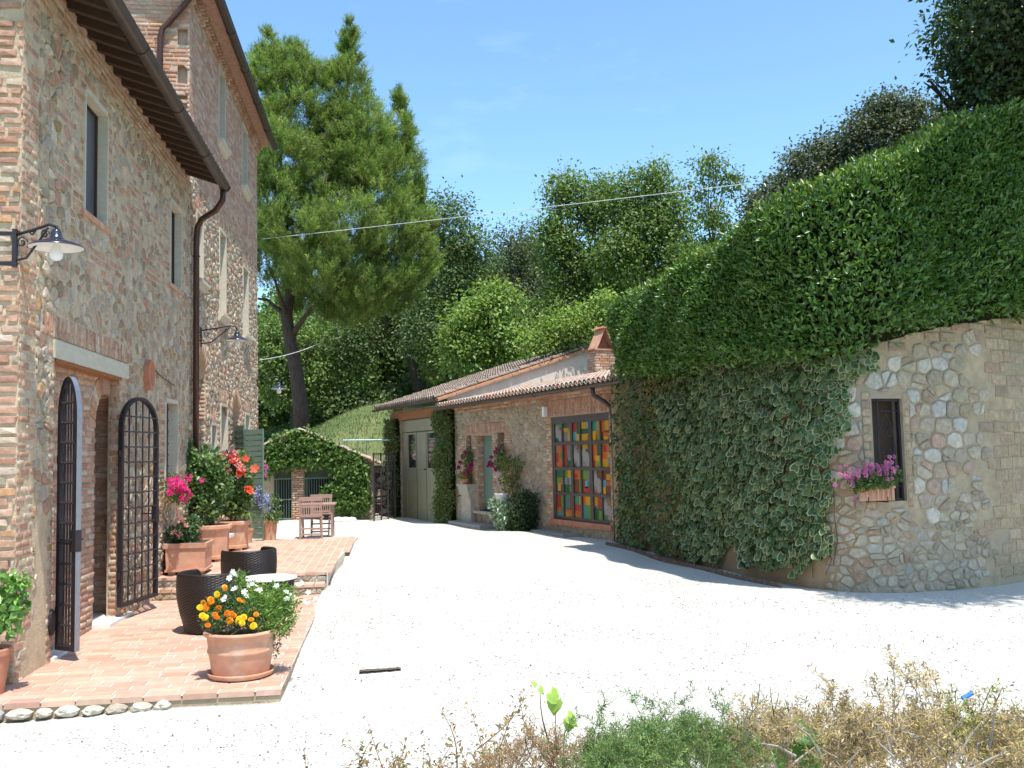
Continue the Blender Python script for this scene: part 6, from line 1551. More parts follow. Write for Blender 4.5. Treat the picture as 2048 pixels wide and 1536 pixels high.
# ------------------------------------------------------------------ ivy clad hut at the back
HY = 32.0
FH = Frame((0, HY, 0), (1, 0, 0), (0, -1, 0))
hx = lambda px, py: FH.uv(px, py)
hut = thing('garden_hut', 'low gabled hut overgrown with ivy, brick pillar between two barred gates', 'hut', (hx(600, 1040)[0], HY, 0))
ul, ur = hx(505, 1000)[0], hx(748, 1000)[0]; ze = hx(745, 925)[1]; zap = hx(600, 862)[1]; uap = hx(600, 862)[0]
D1 = H(hx(548, 1000)[0], hx(583, 1000)[0], -.2, hx(560, 958)[1] + .55, 0, .3); D2 = H(hx(609, 1000)[0], hx(668, 1000)[0], -.2, hx(640, 958)[1] + .55, 0, .3)
sheet(FH.P, ul, ur, -.4, 0, [D1, D2], M['mortar_dark'], hut, rings=[(ul, -.4), (ur, -.4), (ur, ze), (uap, zap), (ul, ze)])
pl_ = []; r = random.Random(91)
for p in courses(hx(584, 1000)[0], hx(608, 1000)[0], -.05, hx(597, 925)[1], .26, .075, r, joint=.014): pl_.append((p, FH.P, .05, pick(BRK, r), dict(t0=-.03, cut=.9)))
emit(pl_, 'brick', hut, M['brick'], r, 100, 6)
pl_ = []
for p in rubble(hx(715, 1000)[0], ur, -.05, ze, .25, .16, r, holes=[]): pl_.append((p, FH.P, .03, pick(MID, r)))
emit(pl_, 'stone', hut, M['stone'], r, 30, 6)
for h in (D1, D2):
    g = fbox(FH.P, h.u0, h.u1, h.v0, h.v1, -.32, -.28).build('panel', M['olive_panel'], hut)
    fbox(FH.P, h.u0 + .1, h.u1 - .05, -.05, hx(560, 958)[1], -.30, -.26).build('inner_door', M['dark_inside'], g)
    n = int((h.u1 - h.u0) / .075); tb_ = hx(560, 958)[1]
    for i in range(n + 1):
        u = h.u0 + (h.u1 - h.u0) * i / n; mb = MB(); mb.tube([FH.P(u, -.03, .02), FH.P(u, tb_, .02)], .009, 4); mb.build('gate_bar', M['green_paint'], hut)
    for v in (.05, tb_ * .5, tb_): mb = MB(); mb.bar(FH.P(h.u0, v, .02), FH.P(h.u1, v, .02), .03); mb.build('gate_rail', M['green_paint'], hut)
# tiled roof, ridge running away from the camera
OTH = [((.42, .30, .25), 3), ((.50, .40, .35), 3), ((.36, .29, .25), 2)]
mbh = MB(); 
for sg, ue in ((1, ur + .25), (-1, ul - .25)):
    zs_ = zap + .05; sl = (zap - ze) / (ur - uap); run = abs(ue - uap)
    y = HY - .25
    while y < HY + 3.2:
        s_ = 0.0
        while s_ < run:
            mbh.tint = pick(OTH, r); x0 = uap + sg * s_; x1 = uap + sg * min(run, s_ + .42); z0 = zs_ - sl * s_ + .0; z1 = zs_ - sl * min(run, s_ + .42) + .03
            vs = []
            for xx, zz, ra in ((x0, z0, .07), (x1, z1, .085)):
                for k in range(6): f = math.pi * k / 5; vs.append((xx, y + ra * math.cos(f), zz + ra * .8 * math.sin(f)))
            mbh.add(vs, [(k, k + 1, 7 + k, 6 + k) for k in range(5)]); s_ += .38
        y += .20
stuff(mbh.build('roof_tiles', M['roof_tile'], hut, tinted=True))
mb = MB(); mb.prism([(ul - .25, ze - .1), (uap, zap - .02), (ur + .25, ze - .1), (ur + .25, ze - .03), (uap, zap + .04), (ul - .25, ze - .03)], FH.P, -3.2, .22); mb.build('roof_deck', M['plank'], hut)
fbox(lambda u, v, t: Vector((u, v, t)), ul, ur, HY + .35, HY + 3, -.4, ze - .15).build('back', M['mortar_dark'], hut)
def leafmass(name, label, cat, centers, leaf, dens, pal, w, mat='leaf', loc=None, droop=0., ar=.62, jitter=.06, nd=(0, -1, .4), stemmat='bark', par=None, part='foliage', flat=.6):
    C, U = [], []
    for c, a, b_, h in centers:
        n = min(9000, int(16 * dens * (a * b_ + a * h + b_ * h) / leaf ** 2) + 12); u = rdir(n); q = np.array(tuple(c)) + u * npr.uniform(.25, 1, (n, 1)) ** .5 * np.array([a, b_, h]) + rdir(n) * jitter; C.append(q); U.append(u)
    C = np.concatenate(C); U = np.concatenate(U); n = len(C); L_ = leaf * npr.uniform(.65, 1.3, n)
    t = par or thing(name, label, cat, tuple(loc if loc is not None else centers[0][0]))
    leafcloud(part, C, nrm(U * .6 + rdir(n) * .8 + np.array([0, 0, -droop])), nrm(U * .6 + rdir(n) * flat + np.array(nd) * .5), L_, L_ * ar, tints(None, n, .22, .08, pal, w), M[mat], t)
    return t
IG = [(.085, .16, .03), (.12, .21, .04), (.06, .11, .025), (.19, .27, .06)]; IW = [.4, .3, .2, .1]
cs = []
for px, py, a, b in [(540, 915, 34, 30), (575, 895, 34, 32), (610, 890, 36, 34), (650, 905, 34, 26), (690, 930, 34, 30), (715, 950, 24, 36), (700, 985, 34, 44), (690, 1010, 34, 22), (660, 985, 16, 16), (725, 1000, 16, 28), (565, 925, 34, 14), (630, 925, 40, 12), (530, 935, 14, 16)]:
    q = at(px, py, HY - .25); k = HY / FPX; cs.append((q, a * k, .22, b * k))
hv = leafmass('ivy', 'bright green ivy arching over the gable and down the right side of the hut', 'ivy', cs, .14, 1.5, IG, IW)
mb = MB()
for px, py in [(700, 1030), (690, 1000), (720, 980)]: branch(mb, at(px, 1035, HY - .1), at(px - 10, 930, HY - .15), .03, .015, .1, 5)
mb.build('stem', M['bark'], hv)
# fine white stones edging, railing and iron screen to the right of the hut
for i, (px, py) in enumerate([(676, 1032), (690, 1031), (703, 1031)]):
    q = at(px, py, HY - .9); o = MB(); o.lathe([(.0, .12), (.12, .10), (.17, .03), (.15, -.05), (.05, -.08)], (q.x, q.y, gz(q.x, q.y) + .02), 9)
    tag(o.build('edging_stone', M['marble'], smooth=True), ['leftmost of three pale stones at the foot of the hut ivy', 'middle of three pale stones at the foot of the hut ivy', 'rightmost of three pale stones at the foot of the hut ivy'][i], 'stone', 'pale stones under the hut ivy')
sc = thing('iron_fence', 'rusty dark iron mesh fence panel between the hut and the garage', 'fence', tuple(at(765, 1015, 31.5)))
a0 = at(748, 1018, 31.3); a1 = at(790, 1012, 33.0); zt_ = at(748, 905, 31.3).z
for f in (0, .33, .66, 1):
    p = a0 + (a1 - a0) * f; mb = MB(); mb.bar(Vector((p.x, p.y, -.2)), Vector((p.x, p.y, zt_)), .05); mb.build('post', M['iron'], sc)
for z in (.1, 1.0, zt_ - .05): mb = MB(); mb.bar(Vector((a0.x, a0.y, z)), Vector((a1.x, a1.y, z)), .035); mb.build('rail', M['iron'], sc)
for i in range(14):
    p = a0 + (a1 - a0) * (i / 13); mb = MB(); mb.tube([(p.x, p.y, 0), (p.x, p.y, zt_)], .009, 4); mb.build('bar', M['iron'], sc)
rl = thing('railing', 'thin pale green metal handrail in front of the grassy bank', 'railing', tuple(at(735, 905, 34)))
a0 = at(686, 881, 34); a1 = at(782, 880, 34)
mb = MB(); mb.tube([a0, a1], .035, 6); mb.build('handrail', surf('rail_paint', (.35, .55, .48), .5, bump=0), rl)
for px in (716, 733): p = at(px, 881, 34); mb = MB(); mb.tube([p, Vector((p.x, p.y, hillz(p.x, p.y) - .2))], .022, 5); mb.build('post', M['green_paint'], rl)
# stone bank / low wall behind the iron fence
lw = thing('rubble_heap', 'low dry stone heap behind the iron fence', 'stones', tuple(at(775, 1010, 34)))
pcs = []; FL = Frame((0, 34.2, 0), (1, 0, 0), (0, -1, 0)); ua, ub = hx(735, 1000)[0], hx(800, 1000)[0] + .5
for p in rubble(ua, ub, -.3, 1.7, .4, .26, r): pcs.append((p, FL.P, r.uniform(.1, .3), pick(MID, r), dict(t0=-.3)))
emit(pcs, 'stone', lw, M['stone'], r, 40, 6)
fbox(FL.P, ua, ub, -.4, 1.6, -.6, .02).build('core', M['soil'], lw)

# ------------------------------------------------------------------ flowers
def flower_proto(nm, kind, tint, tint2=None):
    V, F, T = [], [], []
    def add(vs, fs, c): b = len(V); V.extend(vs); F.extend([tuple(b + i for i in f) for f in fs]); T.extend([c] * len(vs))
    if kind == 'ball':      # ruffled marigold head: two rings of petals round a dome
        for ring_, (n, r0, z0, r1, z1) in enumerate(((9, .3, .30, 1.0, .15), (8, .2, .5, .85, .45), (6, .05, .62, .55, .72))):
            for k in range(n):
                a = 2 * math.pi * (k + .5 * ring_) / n; w_ = math.pi / n * 1.05; c = tint if ring_ < 2 else (tint2 or tint)
                add([(r0 * math.cos(a), r0 * math.sin(a), z0), (r1 * math.cos(a - w_), r1 * math.sin(a - w_), z1 - .05), (r1 * 1.08 * math.cos(a), r1 * 1.08 * math.sin(a), z1 + .08), (r1 * math.cos(a + w_), r1 * math.sin(a + w_), z1 - .05)], [(0, 1, 2), (0, 2, 3)], vary(c, rnd, .1))
        add([(0, 0, 0), (.3, 0, .3), (0, .3, .3), (-.3, 0, .3), (0, -.3, .3)], [(0, 1, 2), (0, 2, 3), (0, 3, 4), (0, 4, 1)], (.10, .18, .04))
    elif kind == 'open':    # five broad petals
        for k in range(5):
            a = 2 * math.pi * k / 5; w_ = .60
            add([(0, 0, .0), (.6 * math.cos(a - w_), .6 * math.sin(a - w_), .22), (1.0 * math.cos(a - .3), 1.0 * math.sin(a - .3), .28), (1.0 * math.cos(a + .3), 1.0 * math.sin(a + .3), .24), (.6 * math.cos(a + w_), .6 * math.sin(a + w_), .20)], [(0, 1, 2), (0, 2, 3), (0, 3, 4)], vary(tint, rnd, .1))
        add([(0, 0, .05), (.1, 0, .3), (-.05, .1, .3), (-.05, -.1, .3)], [(0, 1, 2), (0, 2, 3), (0, 3, 1)], tint2 or (.7, .5, .1))
    elif kind == 'umbel':   # loose round head of little trumpets
        for k in range(26):
            d = Vector((rnd.gauss(0, 1), rnd.gauss(0, 1), rnd.gauss(.3, 1))).normalized(); s = d.cross(Vector((.3, .2, .9))).normalized() * .17; q = d * rnd.uniform(.75, 1.05); u_ = d.cross(s).normalized() * .17
            add([tuple(d * .15), tuple(q + s), tuple(q + u_), tuple(q - s), tuple(q - u_)], [(0, 1, 2), (0, 2, 3), (0, 3, 4), (0, 4, 1)], vary(tint, rnd, .2))
    me = bpy.data.meshes.new(nm); me.from_pydata([tuple(v) for v in V], [], F)
    a = me.attributes.new('tint', 'FLOAT_COLOR', 'POINT')
    for d, c in zip(a.data, T): d.color = (*c, 1)
    me.materials.append(M['petal']); return me
ORG = [flower_proto('flower', 'ball', (.72, .22, .012), (.55, .13, .01)), flower_proto('flower', 'ball', (.78, .34, .012), (.6, .18, .01))]
YEL = [flower_proto('flower', 'ball', (.82, .55, .02), (.75, .38, .01))]
WHT = [flower_proto('flower', 'open', (.85, .85, .82), (.8, .75, .4)), flower_proto('flower', 'umbel', (.85, .85, .82))]
RED = [flower_proto('flower', 'open', (.72, .085, .05), (.5, .05, .03)), flower_proto('flower', 'open', (.78, .14, .09))]
PNK = [flower_proto('flower', 'open', (.75, .30, .34), (.6, .1, .1)), flower_proto('flower', 'umbel', (.80, .48, .52))]
MAG = [flower_proto('flower', 'open', (.60, .03, .20), (.8, .6, .6)), flower_proto('flower', 'umbel', (.65, .06, .27))]
LIL = [flower_proto('flower', 'umbel', (.42, .42, .80)), flower_proto('flower', 'umbel', (.50, .50, .85))]
PUR = [flower_proto('flower', 'umbel', (.42, .03, .22))]
ROS = [flower_proto('flower', 'umbel', (.62, .22, .52)), flower_proto('flower', 'umbel', (.70, .33, .60))]
def blossoms(par, pts, protos, size, face=(.2, -.8, .5), jit=.5, name='flower'):
    for p in pts:
        n = (Vector(face) + Vector((rnd.gauss(0, jit), rnd.gauss(0, jit), rnd.gauss(0, jit)))).normalized(); s = size * rnd.uniform(.75, 1.2)
        q = n.to_track_quat('Z', 'Y').to_matrix().to_4x4(); share(rnd.choice(protos), name, Matrix.Translation(Vector(p)) @ q @ Matrix.Rotation(rnd.uniform(0, 6), 4, 'Z') @ Matrix.Scale(s, 4), par)
def stems(par, base, tips, rad=.005, tint=(.10, .16, .05), spread=.05, name='stems'):
    mb = MB(); mb.tint = tint
    for q in tips:
        q = Vector(q); b = Vector(base) + Vector((rnd.uniform(-spread, spread), rnd.uniform(-spread, spread), 0)); m_ = (b + q) / 2 + Vector((0, 0, (q - b).length * .12)); mb.tube([b, b * .25 + m_ * .75, m_ * .35 + q * .65, q], [rad, rad * .9, rad * .7, rad * .5], 4)
    return mb.build(name, M['twig'], par, tinted=True)

# large round terracotta pot with saucer
PB = on_z(482, 1352, 0.0); k = PB.y / FPX * 1.02
pot = thing('flower_pot', 'large round terracotta pot standing on a saucer at the front corner of the terrace', 'flower pot', tuple(PB))
zr_ = 2 - (1255 - 920) * 1.0 * PB.y / FPX * 1.0; zr_ = on_y(480, 1258, PB.y).z; rr_ = 66 * k
print('pot', PB, zr_, rr_)
hz_ = zr_
mb = MB(); mb.lathe([(rr_ * .76, .03), (rr_ * .80, .12 * hz_), (rr_ * .86, .45 * hz_), (rr_ * .885, .52 * hz_), (rr_ * .915, .55 * hz_), (rr_ * .92, .60 * hz_), (rr_ * .89, .64 * hz_), (rr_ * .905, .67 * hz_), (rr_ * .90, .70 * hz_), (rr_ * .93, .86 * hz_), (rr_ * .97, .90 * hz_), (rr_ * 1.02, .93 * hz_), (rr_ * 1.03, .97 * hz_), (rr_ * 1.0, 1.0 * hz_), (rr_ * .93, 1.0 * hz_), (rr_ * .90, .93 * hz_), (rr_ * .88, .6 * hz_)], PB, 56, cap0=True)
mb.build('pot', M['terracotta'], pot, smooth=True)
mb = MB(); mb.lathe([(0, .005), (rr_ * .78, .005), (rr_ * .88, .02), (rr_ * .93, .055), (rr_ * .915, .062), (rr_ * .86, .03), (0, .022)], PB, 56); mb.build('saucer', M['terracotta'], pot, smooth=True)
mb = MB(); mb.lathe([(0, .90 * hz_), (rr_ * .90, .88 * hz_)], PB, 24); mb.build('soil', M['soil'], pot)
bq = thing('marigold_plant', 'orange and yellow marigolds with white flowers filling the large terracotta pot', 'flowers', (PB.x, PB.y, hz_ * .9))
AP = lambda px, py, dy=0.0: on_y(px, py, PB.y + dy)
ml = [(AP(px, py, dy), a * k, a * k * .8, b * k) for px, py, a, b, dy in [(440, 1235, 38, 24, -.03), (430, 1215, 24, 18, 0), (475, 1225, 30, 28, .02), (455, 1195, 26, 22, .05), (500, 1230, 26, 22, -.1)]]
leafmass('', '', '', ml, .032, 1.0, [(.07, .135, .035), (.10, .18, .045), (.05, .09, .03)], [.4, .35, .25], par=bq, part='marigold_leaves', ar=.4, jitter=.02)
ml = [(AP(px, py, dy), a * k, a * k * .8, b * k) for px, py, a, b, dy in [(525, 1220, 44, 36, 0), (560, 1225, 34, 34, 0), (545, 1185, 44, 18, .05), (550, 1250, 34, 22, -.05), (500, 1185, 22, 20, .08), (480, 1158, 12, 16, .05), (585, 1200, 14, 14, 0)]]
leafmass('', '', '', ml, .045, .95, [(.14, .25, .035), (.19, .31, .05), (.09, .16, .03)], [.4, .4, .2], par=bq, part='feathery_leaves', ar=.24, jitter=.025)
ml = [(AP(px, py, -.02), a * k, a * k * .6, b * k) for px, py, a, b in [(575, 1240, 12, 18), (568, 1262, 9, 14), (556, 1280, 6, 16), (550, 1300, 4, 12)]]
leafmass('', '', '', ml, .03, .6, [(.12, .12, .05), (.10, .14, .05)], None, par=bq, part='trailing_leaves', ar=.45, jitter=.015)
mk = [(449, 1174, 1), (433, 1189, 1), (400, 1216, 1), (407, 1205, 0), (415, 1212, 0), (421, 1200, 0), (430, 1201, 0), (440, 1201, 1), (437, 1217, 0), (413, 1216, 0), (405, 1232, 1), (411, 1236, 1), (430, 1230, 0), (436, 1225, 1), (433, 1236, 0), (455, 1227, 0), (463, 1228, 0), (468, 1231, 0), (483, 1217, 1), (477, 1222, 0), (486, 1204, 0), (506, 1218, 0), (480, 1238, 1), (487, 1235, 1), (477, 1243, 1), (484, 1246, 1), (507, 1252, 1), (502, 1240, 0), (459, 1242, 0), (512, 1229, 0), (415, 1251, 0), (478, 1200, 0), (449, 1178, 0), (422, 1204, 0)]
for px, py, y_ in mk: blossoms(bq, [AP(px, py, -rr_ * .75 + (0 if py > 1225 else .18) + rnd.uniform(-.05, .05))], YEL if y_ else ORG, .030, jit=.35)
for px, py in [(466, 1143), (474, 1150), (462, 1151), (458, 1157), (470, 1147), (450, 1193), (447, 1199), (454, 1202), (468, 1178), (472, 1175), (505, 1168), (512, 1172), (498, 1170), (489, 1184), (492, 1192), (520, 1180), (572, 1184), (580, 1190), (574, 1196), (585, 1193), (566, 1198), (597, 1170), (604, 1166), (535, 1195), (608, 1202), (615, 1206), (631, 1197), (617, 1184), (553, 1172), (514, 1180)]: blossoms(bq, [AP(px, py, rnd.uniform(-.2, .1))], WHT[:1], .026, jit=.4)
stems(bq, (PB.x, PB.y, hz_ * .88), [AP(px, py, -.05) for px, py in [(598, 1172), (610, 1203), (570, 1190), (466, 1150), (449, 1180), (405, 1215), (505, 1172), (628, 1198), (433, 1192), (480, 1240), (560, 1215)]], .004, spread=.15)

# wicker tub chairs and table
def tub(label, base, rad, hgt, face, grp):
    t = thing('wicker_chair', label, 'chair', tuple(base), 0, grp); c = Vector(base); n, m = 110, 44; MBs = MB(); zs_ = .42
    prof = [(0, .74), (.15, .80), (.35, .90), (.6, .985), (.8, 1.0), (1, .985)]
    def pr(f): return interp(prof, f) * rad
    vs, keep = [], []
    for j in range(m + 1):
        for i in range(n):
            a = 2 * math.pi * i / n; f = j / m; da = abs((a - face + math.pi) % (2 * math.pi) - math.pi); top = hgt if da > 1.05 else (zs_ + (hgt - zs_) * max(0, (da - .75) / .30))
            z = .02 + f * (top - .02); rr0 = pr(z / hgt) + (.0035 if (i // 2 + j) % 2 else -.0035) + (.002 if i % 2 else 0)
            vs.append(c + Vector((rr0 * math.cos(a), rr0 * math.sin(a), z)))
    fs = [(j * n + i, j * n + (i + 1) % n, (j + 1) * n + (i + 1) % n, (j + 1) * n + i) for j in range(m) for i in range(n)]
    MBs.add(vs, fs); MBs.build('shell', M['wicker'], t, smooth=False)
    # rolled rim and inner face
    mb = MB(); inner, rim = [], []
    for i in range(n):
        a = 2 * math.pi * i / n; da = abs((a - face + math.pi) % (2 * math.pi) - math.pi); top = hgt if da > 1.05 else (zs_ + (hgt - zs_) * max(0, (da - .75) / .30)); r1 = pr(top / hgt); rim.append(c + Vector(((r1 - .022) * math.cos(a), (r1 - .022) * math.sin(a), top))); 
    mb.tube(rim, .024, 8, closed=True); mb.build('rim', M['wicker'], t, smooth=True)
    mb = MB(); vs = []
    for f in (0, .5, 1):
        for i in range(n):
            top = rim[i].z - c.z; z = zs_ - .02 + (top - zs_ + .02) * f; r1 = pr(z / hgt) - .045; a = 2 * math.pi * i / n; vs.append(c + Vector((r1 * math.cos(a), r1 * math.sin(a), z)))
    mb.add(vs, [(j * n + i, (j + 1) * n + i, (j + 1) * n + (i + 1) % n, j * n + (i + 1) % n) for j in range(2) for i in range(n)]); mb.build('inner_face', M['wicker'], t)
    mb = MB(); mb.lathe([(pr(.5) - .05, zs_ - .06), (pr(.5) - .045, zs_ - .01), (pr(.5) - .08, zs_ + .01), (0, zs_ + .02)], c, 40); mb.build('seat', M['wicker'], t, smooth=True)
    return t
ca = on_z(422, 1262, 0); cbp = (on_y(498, 1150, 13.72).x, 13.72, 0)
za = on_y(420, 1146, ca.y).z; ra = 63 * ca.y / FPX
print('chair', ca, za, ra, cbp)
ct = on_z(538, 1154, .50); 
tub('dark wicker tub chair in front, nearest the large flower pot', (ca.x, ca.y, 0), ra, za, math.atan2(ct.y - ca.y, ct.x - ca.x) + .15, 'dark wicker tub chairs')
cby = 13.72; rb_ = 52 * cby / FPX
tub('dark wicker tub chair behind the white round table, close to the steps', cbp, rb_, on_y(498, 1101, cby).z, 2.2, 'dark wicker tub chairs')
tb = thing('round_table', 'small round table with white stone top on a dark wicker drum', 'table', (ct.x, ct.y, 0)); rt_ = 53 * ct.y / FPX
mb = MB(); mb.lathe([(0, .475), (rt_ * .96, .475), (rt_, .482), (rt_, .494), (rt_ * .98, .50), (0, .50)], (ct.x, ct.y, 0), 56); mb.build('tabletop', M['white_top'], tb, smooth=False)
mb = MB(); n, m = 90, 24; vs = []
for j in range(m + 1):
    for i in range(n):
        a = 2 * math.pi * i / n; rr0 = rt_ * (.72 + .20 * (j / m)) + (.0035 if (i // 2 + j) % 2 else -.0035); vs.append((ct.x + rr0 * math.cos(a), ct.y + rr0 * math.sin(a), .01 + .46 * j / m))
mb.add(vs, [(j * n + i, j * n + (i + 1) % n, (j + 1) * n + (i + 1) % n, (j + 1) * n + i) for j in range(m) for i in range(n)]); mb.build('base', M['wicker'], tb)

# planters along the wall of the upper terrace
def square_planter(label, c, w_, h_, d_w, z0, mat='terracotta'):
    t = thing('planter', label, 'planter', (c[0], c[1], z0)); x, y = c
    def fr_(s, za_, zb_, s2=None):
        s2 = s2 or s; mb = MB(); mb.add([(x - s * w_ / 2, y - s * d_w / 2, za_), (x + s * w_ / 2, y - s * d_w / 2, za_), (x + s * w_ / 2, y + s * d_w / 2, za_), (x - s * w_ / 2, y + s * d_w / 2, za_), (x - s2 * w_ / 2, y - s2 * d_w / 2, zb_), (x + s2 * w_ / 2, y - s2 * d_w / 2, zb_), (x + s2 * w_ / 2, y + s2 * d_w / 2, zb_), (x - s2 * w_ / 2, y + s2 * d_w / 2, zb_)],
            [(3, 2, 1, 0), (4, 5, 6, 7), (0, 1, 5, 4), (1, 2, 6, 5), (2, 3, 7, 6), (3, 0, 4, 7)]); return mb
    fr_(.90, z0 + .04, z0 + h_ - .06, .94).build('box', M[mat], t); fr_(1.0, z0 + h_ - .07, z0 + h_, 1.02).build('rim', M[mat], t); fr_(.96, z0 + .04, z0 + .075).build('foot_moulding', M[mat], t)
    fr_(.88, z0 + h_, z0 + h_ + .004).build('soil', M['soil'], t)
    for sx in (-1, 1):
        for sy in (-1, 1): mb = MB(); mb.box(x + sx * w_ * .33 - .05, x + sx * w_ * .33 + .05, y + sy * d_w * .33 - .05, y + sy * d_w * .33 + .05, z0, z0 + .04); mb.build('foot', M[mat], t)
    return t
def oct_planter(label, c, rad, h_, z0, mat='terracotta'):
    t = thing('planter', label, 'planter', (c[0], c[1], z0)); cc = Vector((c[0], c[1], z0))
    def oc(prof, nm):
        mb = MB(); vs = [cc + Vector((r_ * math.cos(math.pi / 8 + k * math.pi / 4), r_ * math.sin(math.pi / 8 + k * math.pi / 4), z)) for r_, z in prof for k in range(8)]; m_ = len(prof)
        mb.add(vs, [(i * 8 + k, i * 8 + (k + 1) % 8, (i + 1) * 8 + (k + 1) % 8, (i + 1) * 8 + k) for i in range(m_ - 1) for k in range(8)] + [tuple(range(8))[::-1], tuple((m_ - 1) * 8 + k for k in range(8))]); mb.build(nm, M[mat], t)
    oc([(rad * .84, .05), (rad * .84, .10), (rad * .80, .11), (rad * .86, h_ - .09), (rad * .95, h_ - .085), (rad, h_ - .06), (rad, h_ - .01), (rad * .97, h_), (rad * .86, h_), (rad * .84, h_ - .04)], 'body')
    for k in range(4): a = math.pi / 4 + k * math.pi / 2; mb = MB(); q = cc + Vector((rad * .55 * math.cos(a), rad * .55 * math.sin(a), 0)); mb.box(q.x - .06, q.x + .06, q.y - .06, q.y + .06, z0, z0 + .05); mb.build('foot', M[mat], t)
    return t
p1 = (-3.05, 15.25); p2 = (-3.02, 17.0); p3 = (-2.98, 18.9)
square_planter('low square terracotta planter nearest the steps, with small pink flowers', p1, .62, .46, .62, ZU + .02)
oct_planter('tall eight sided terracotta planter holding the leafy shrub, middle of the three along the wall', p2, .345, .62, ZU)
oct_planter('eight sided terracotta planter under the red flowers, nearest the green door leaves', p3, .36, .56, ZU)
q1 = lambda px, py: on_y(px, py, p1[1]); q2_ = lambda px, py: on_y(px, py, p2[1]); q3 = lambda px, py: on_y(px, py, p3[1])
k1, k2, k3 = p1[1] / FPX, p2[1] / FPX, p3[1] / FPX
pp = leafmass('flowering_plant', 'small plant with pale pink flower heads in the low square planter', 'plant', [(q1(368, 1068), 26 * k1, .2, 16 * k1), (q1(378, 1052), 16 * k1, .15, 16 * k1), (q1(350, 1070), 14 * k1, .12, 12 * k1)], .06, 1.1, [(.06, .12, .04), (.09, .16, .055), (.045, .08, .03)], [.4, .35, .25])
blossoms(pp, [on_y(*a, p1[1] - .25) for a in [(355, 1040), (362, 1037), (348, 1065), (360, 1070), (373, 1050), (366, 1041)]], PNK[1:], .05)
stems(pp, (p1[0], p1[1], ZU + .45), [q1(358, 1045), q1(350, 1066), q1(375, 1050)], .005)
CM = [(.08, .15, .04), (.11, .195, .05), (.055, .10, .03), (.19, .28, .08)]; CWt = [.4, .3, .2, .1]
cm = leafmass('shrub', 'dense leafy camellia like shrub in the middle planter against the farmhouse wall', 'shrub', [(q2_(400, 1010), 38 * k2, .3, 40 * k2), (q2_(395, 965), 38 * k2, .3, 40 * k2), (q2_(415, 935), 34 * k2, .28, 36 * k2), (q2_(380, 930), 22 * k2, .2, 30 * k2), (q2_(430, 975), 30 * k2, .28, 42 * k2)], .095, 1.05, CM, CWt, 'leaf_gloss')
stems(cm, (p2[0], p2[1], ZU + .55), [q2_(395, 960), q2_(420, 950), q2_(405, 920), q2_(380, 930), q2_(430, 980)], .014, (.10, .07, .045))
hb = leafmass('hibiscus', 'shrub with coral red and pink flowers in the planter by the green door leaves', 'shrub', [(q3(460, 1000), 36 * k3, .3, 34 * k3), (q3(470, 965), 36 * k3, .3, 40 * k3), (q3(450, 945), 30 * k3, .25, 34 * k3), (q3(485, 990), 16 * k3, .2, 30 * k3), (q3(475, 925), 24 * k3, .22, 20 * k3)], .095, 1.0, CM, CWt, 'leaf')
stems(hb, (p3[0], p3[1], ZU + .5), [q3(455, 950), q3(470, 930), q3(485, 960), q3(447, 930), q3(490, 990)], .012, (.10, .08, .045))
blossoms(hb, [on_y(*a, p3[1] - .36) for a in [(460, 910), (440, 920), (452, 925), (470, 918), (477, 945), (485, 950), (491, 918), (510, 938), (495, 975), (500, 983), (497, 979), (484, 940)]], RED, .085, jit=.35)
blossoms(hb, [on_y(*a, p3[1] - .36) for a in [(463, 922), (440, 937), (455, 940), (480, 935), (476, 952), (462, 900), (470, 905), (458, 928), (448, 905), (455, 913), (445, 912), (466, 915), (450, 932), (443, 945), (484, 935), (474, 925), (452, 948), (438, 928)]], PNK, .075, jit=.4)
# pale tall rose beside the downpipe
rs = leafmass('climbing_rose', 'tall rose shoot with pale blooms rising beside the downpipe', 'rose', [(q2_(372, 900), 12 * k2, .10, 18 * k2), (q2_(376, 925), 14 * k2, .10, 16 * k2), (q2_(368, 885), 8 * k2, .06, 10 * k2)], .075, 1.1, CM, CWt)
blossoms(rs, [q2_(369, 868), q2_(374, 853)], [flower_proto('flower', 'ball', (.82, .76, .66), (.8, .7, .55))], .075)
stems(rs, (p2[0] - .1, p2[1] + .1, ZU + .5), [q2_(369, 872), q2_(374, 858)], .007)
# strap leaved plants
def strap(label, base, tips, par_pot=None, n=46, L_=.55, name='spider_plant', cat='plant', pal=((.16, .24, .06), (.22, .28, .09), (.10, .16, .04))):
    t = thing(name, label, cat, tuple(base)); b = np.array(tuple(base)); mb = MB()
    for i in range(n):
        a = rnd.uniform(0, 2 * math.pi); l_ = L_ * rnd.uniform(.6, 1.1); dx, dy = math.cos(a), math.sin(a); mb.tint = vary(rnd.choice(pal), rnd, .2); w_ = .011; pts = []
        for k in range(6):
            f = k / 5; rr0 = l_ * .75 * f; z = l_ * (1.25 * f - 1.25 * f * f * rnd.uniform(.8, 1.3)); ww = w_ * (1 - f * .85); sx, sy = -dy * ww, dx * ww
            pts += [(b[0] + dx * rr0 - sx, b[1] + dy * rr0 - sy, b[2] + z), (b[0] + dx * rr0 + sx, b[1] + dy * rr0 + sy, b[2] + z)]
        mb.add(pts, [(2 * k, 2 * k + 1, 2 * k + 3, 2 * k + 2) for k in range(5)])
    mb.build('strap_leaves', M['leaf'], t, tinted=True); return t
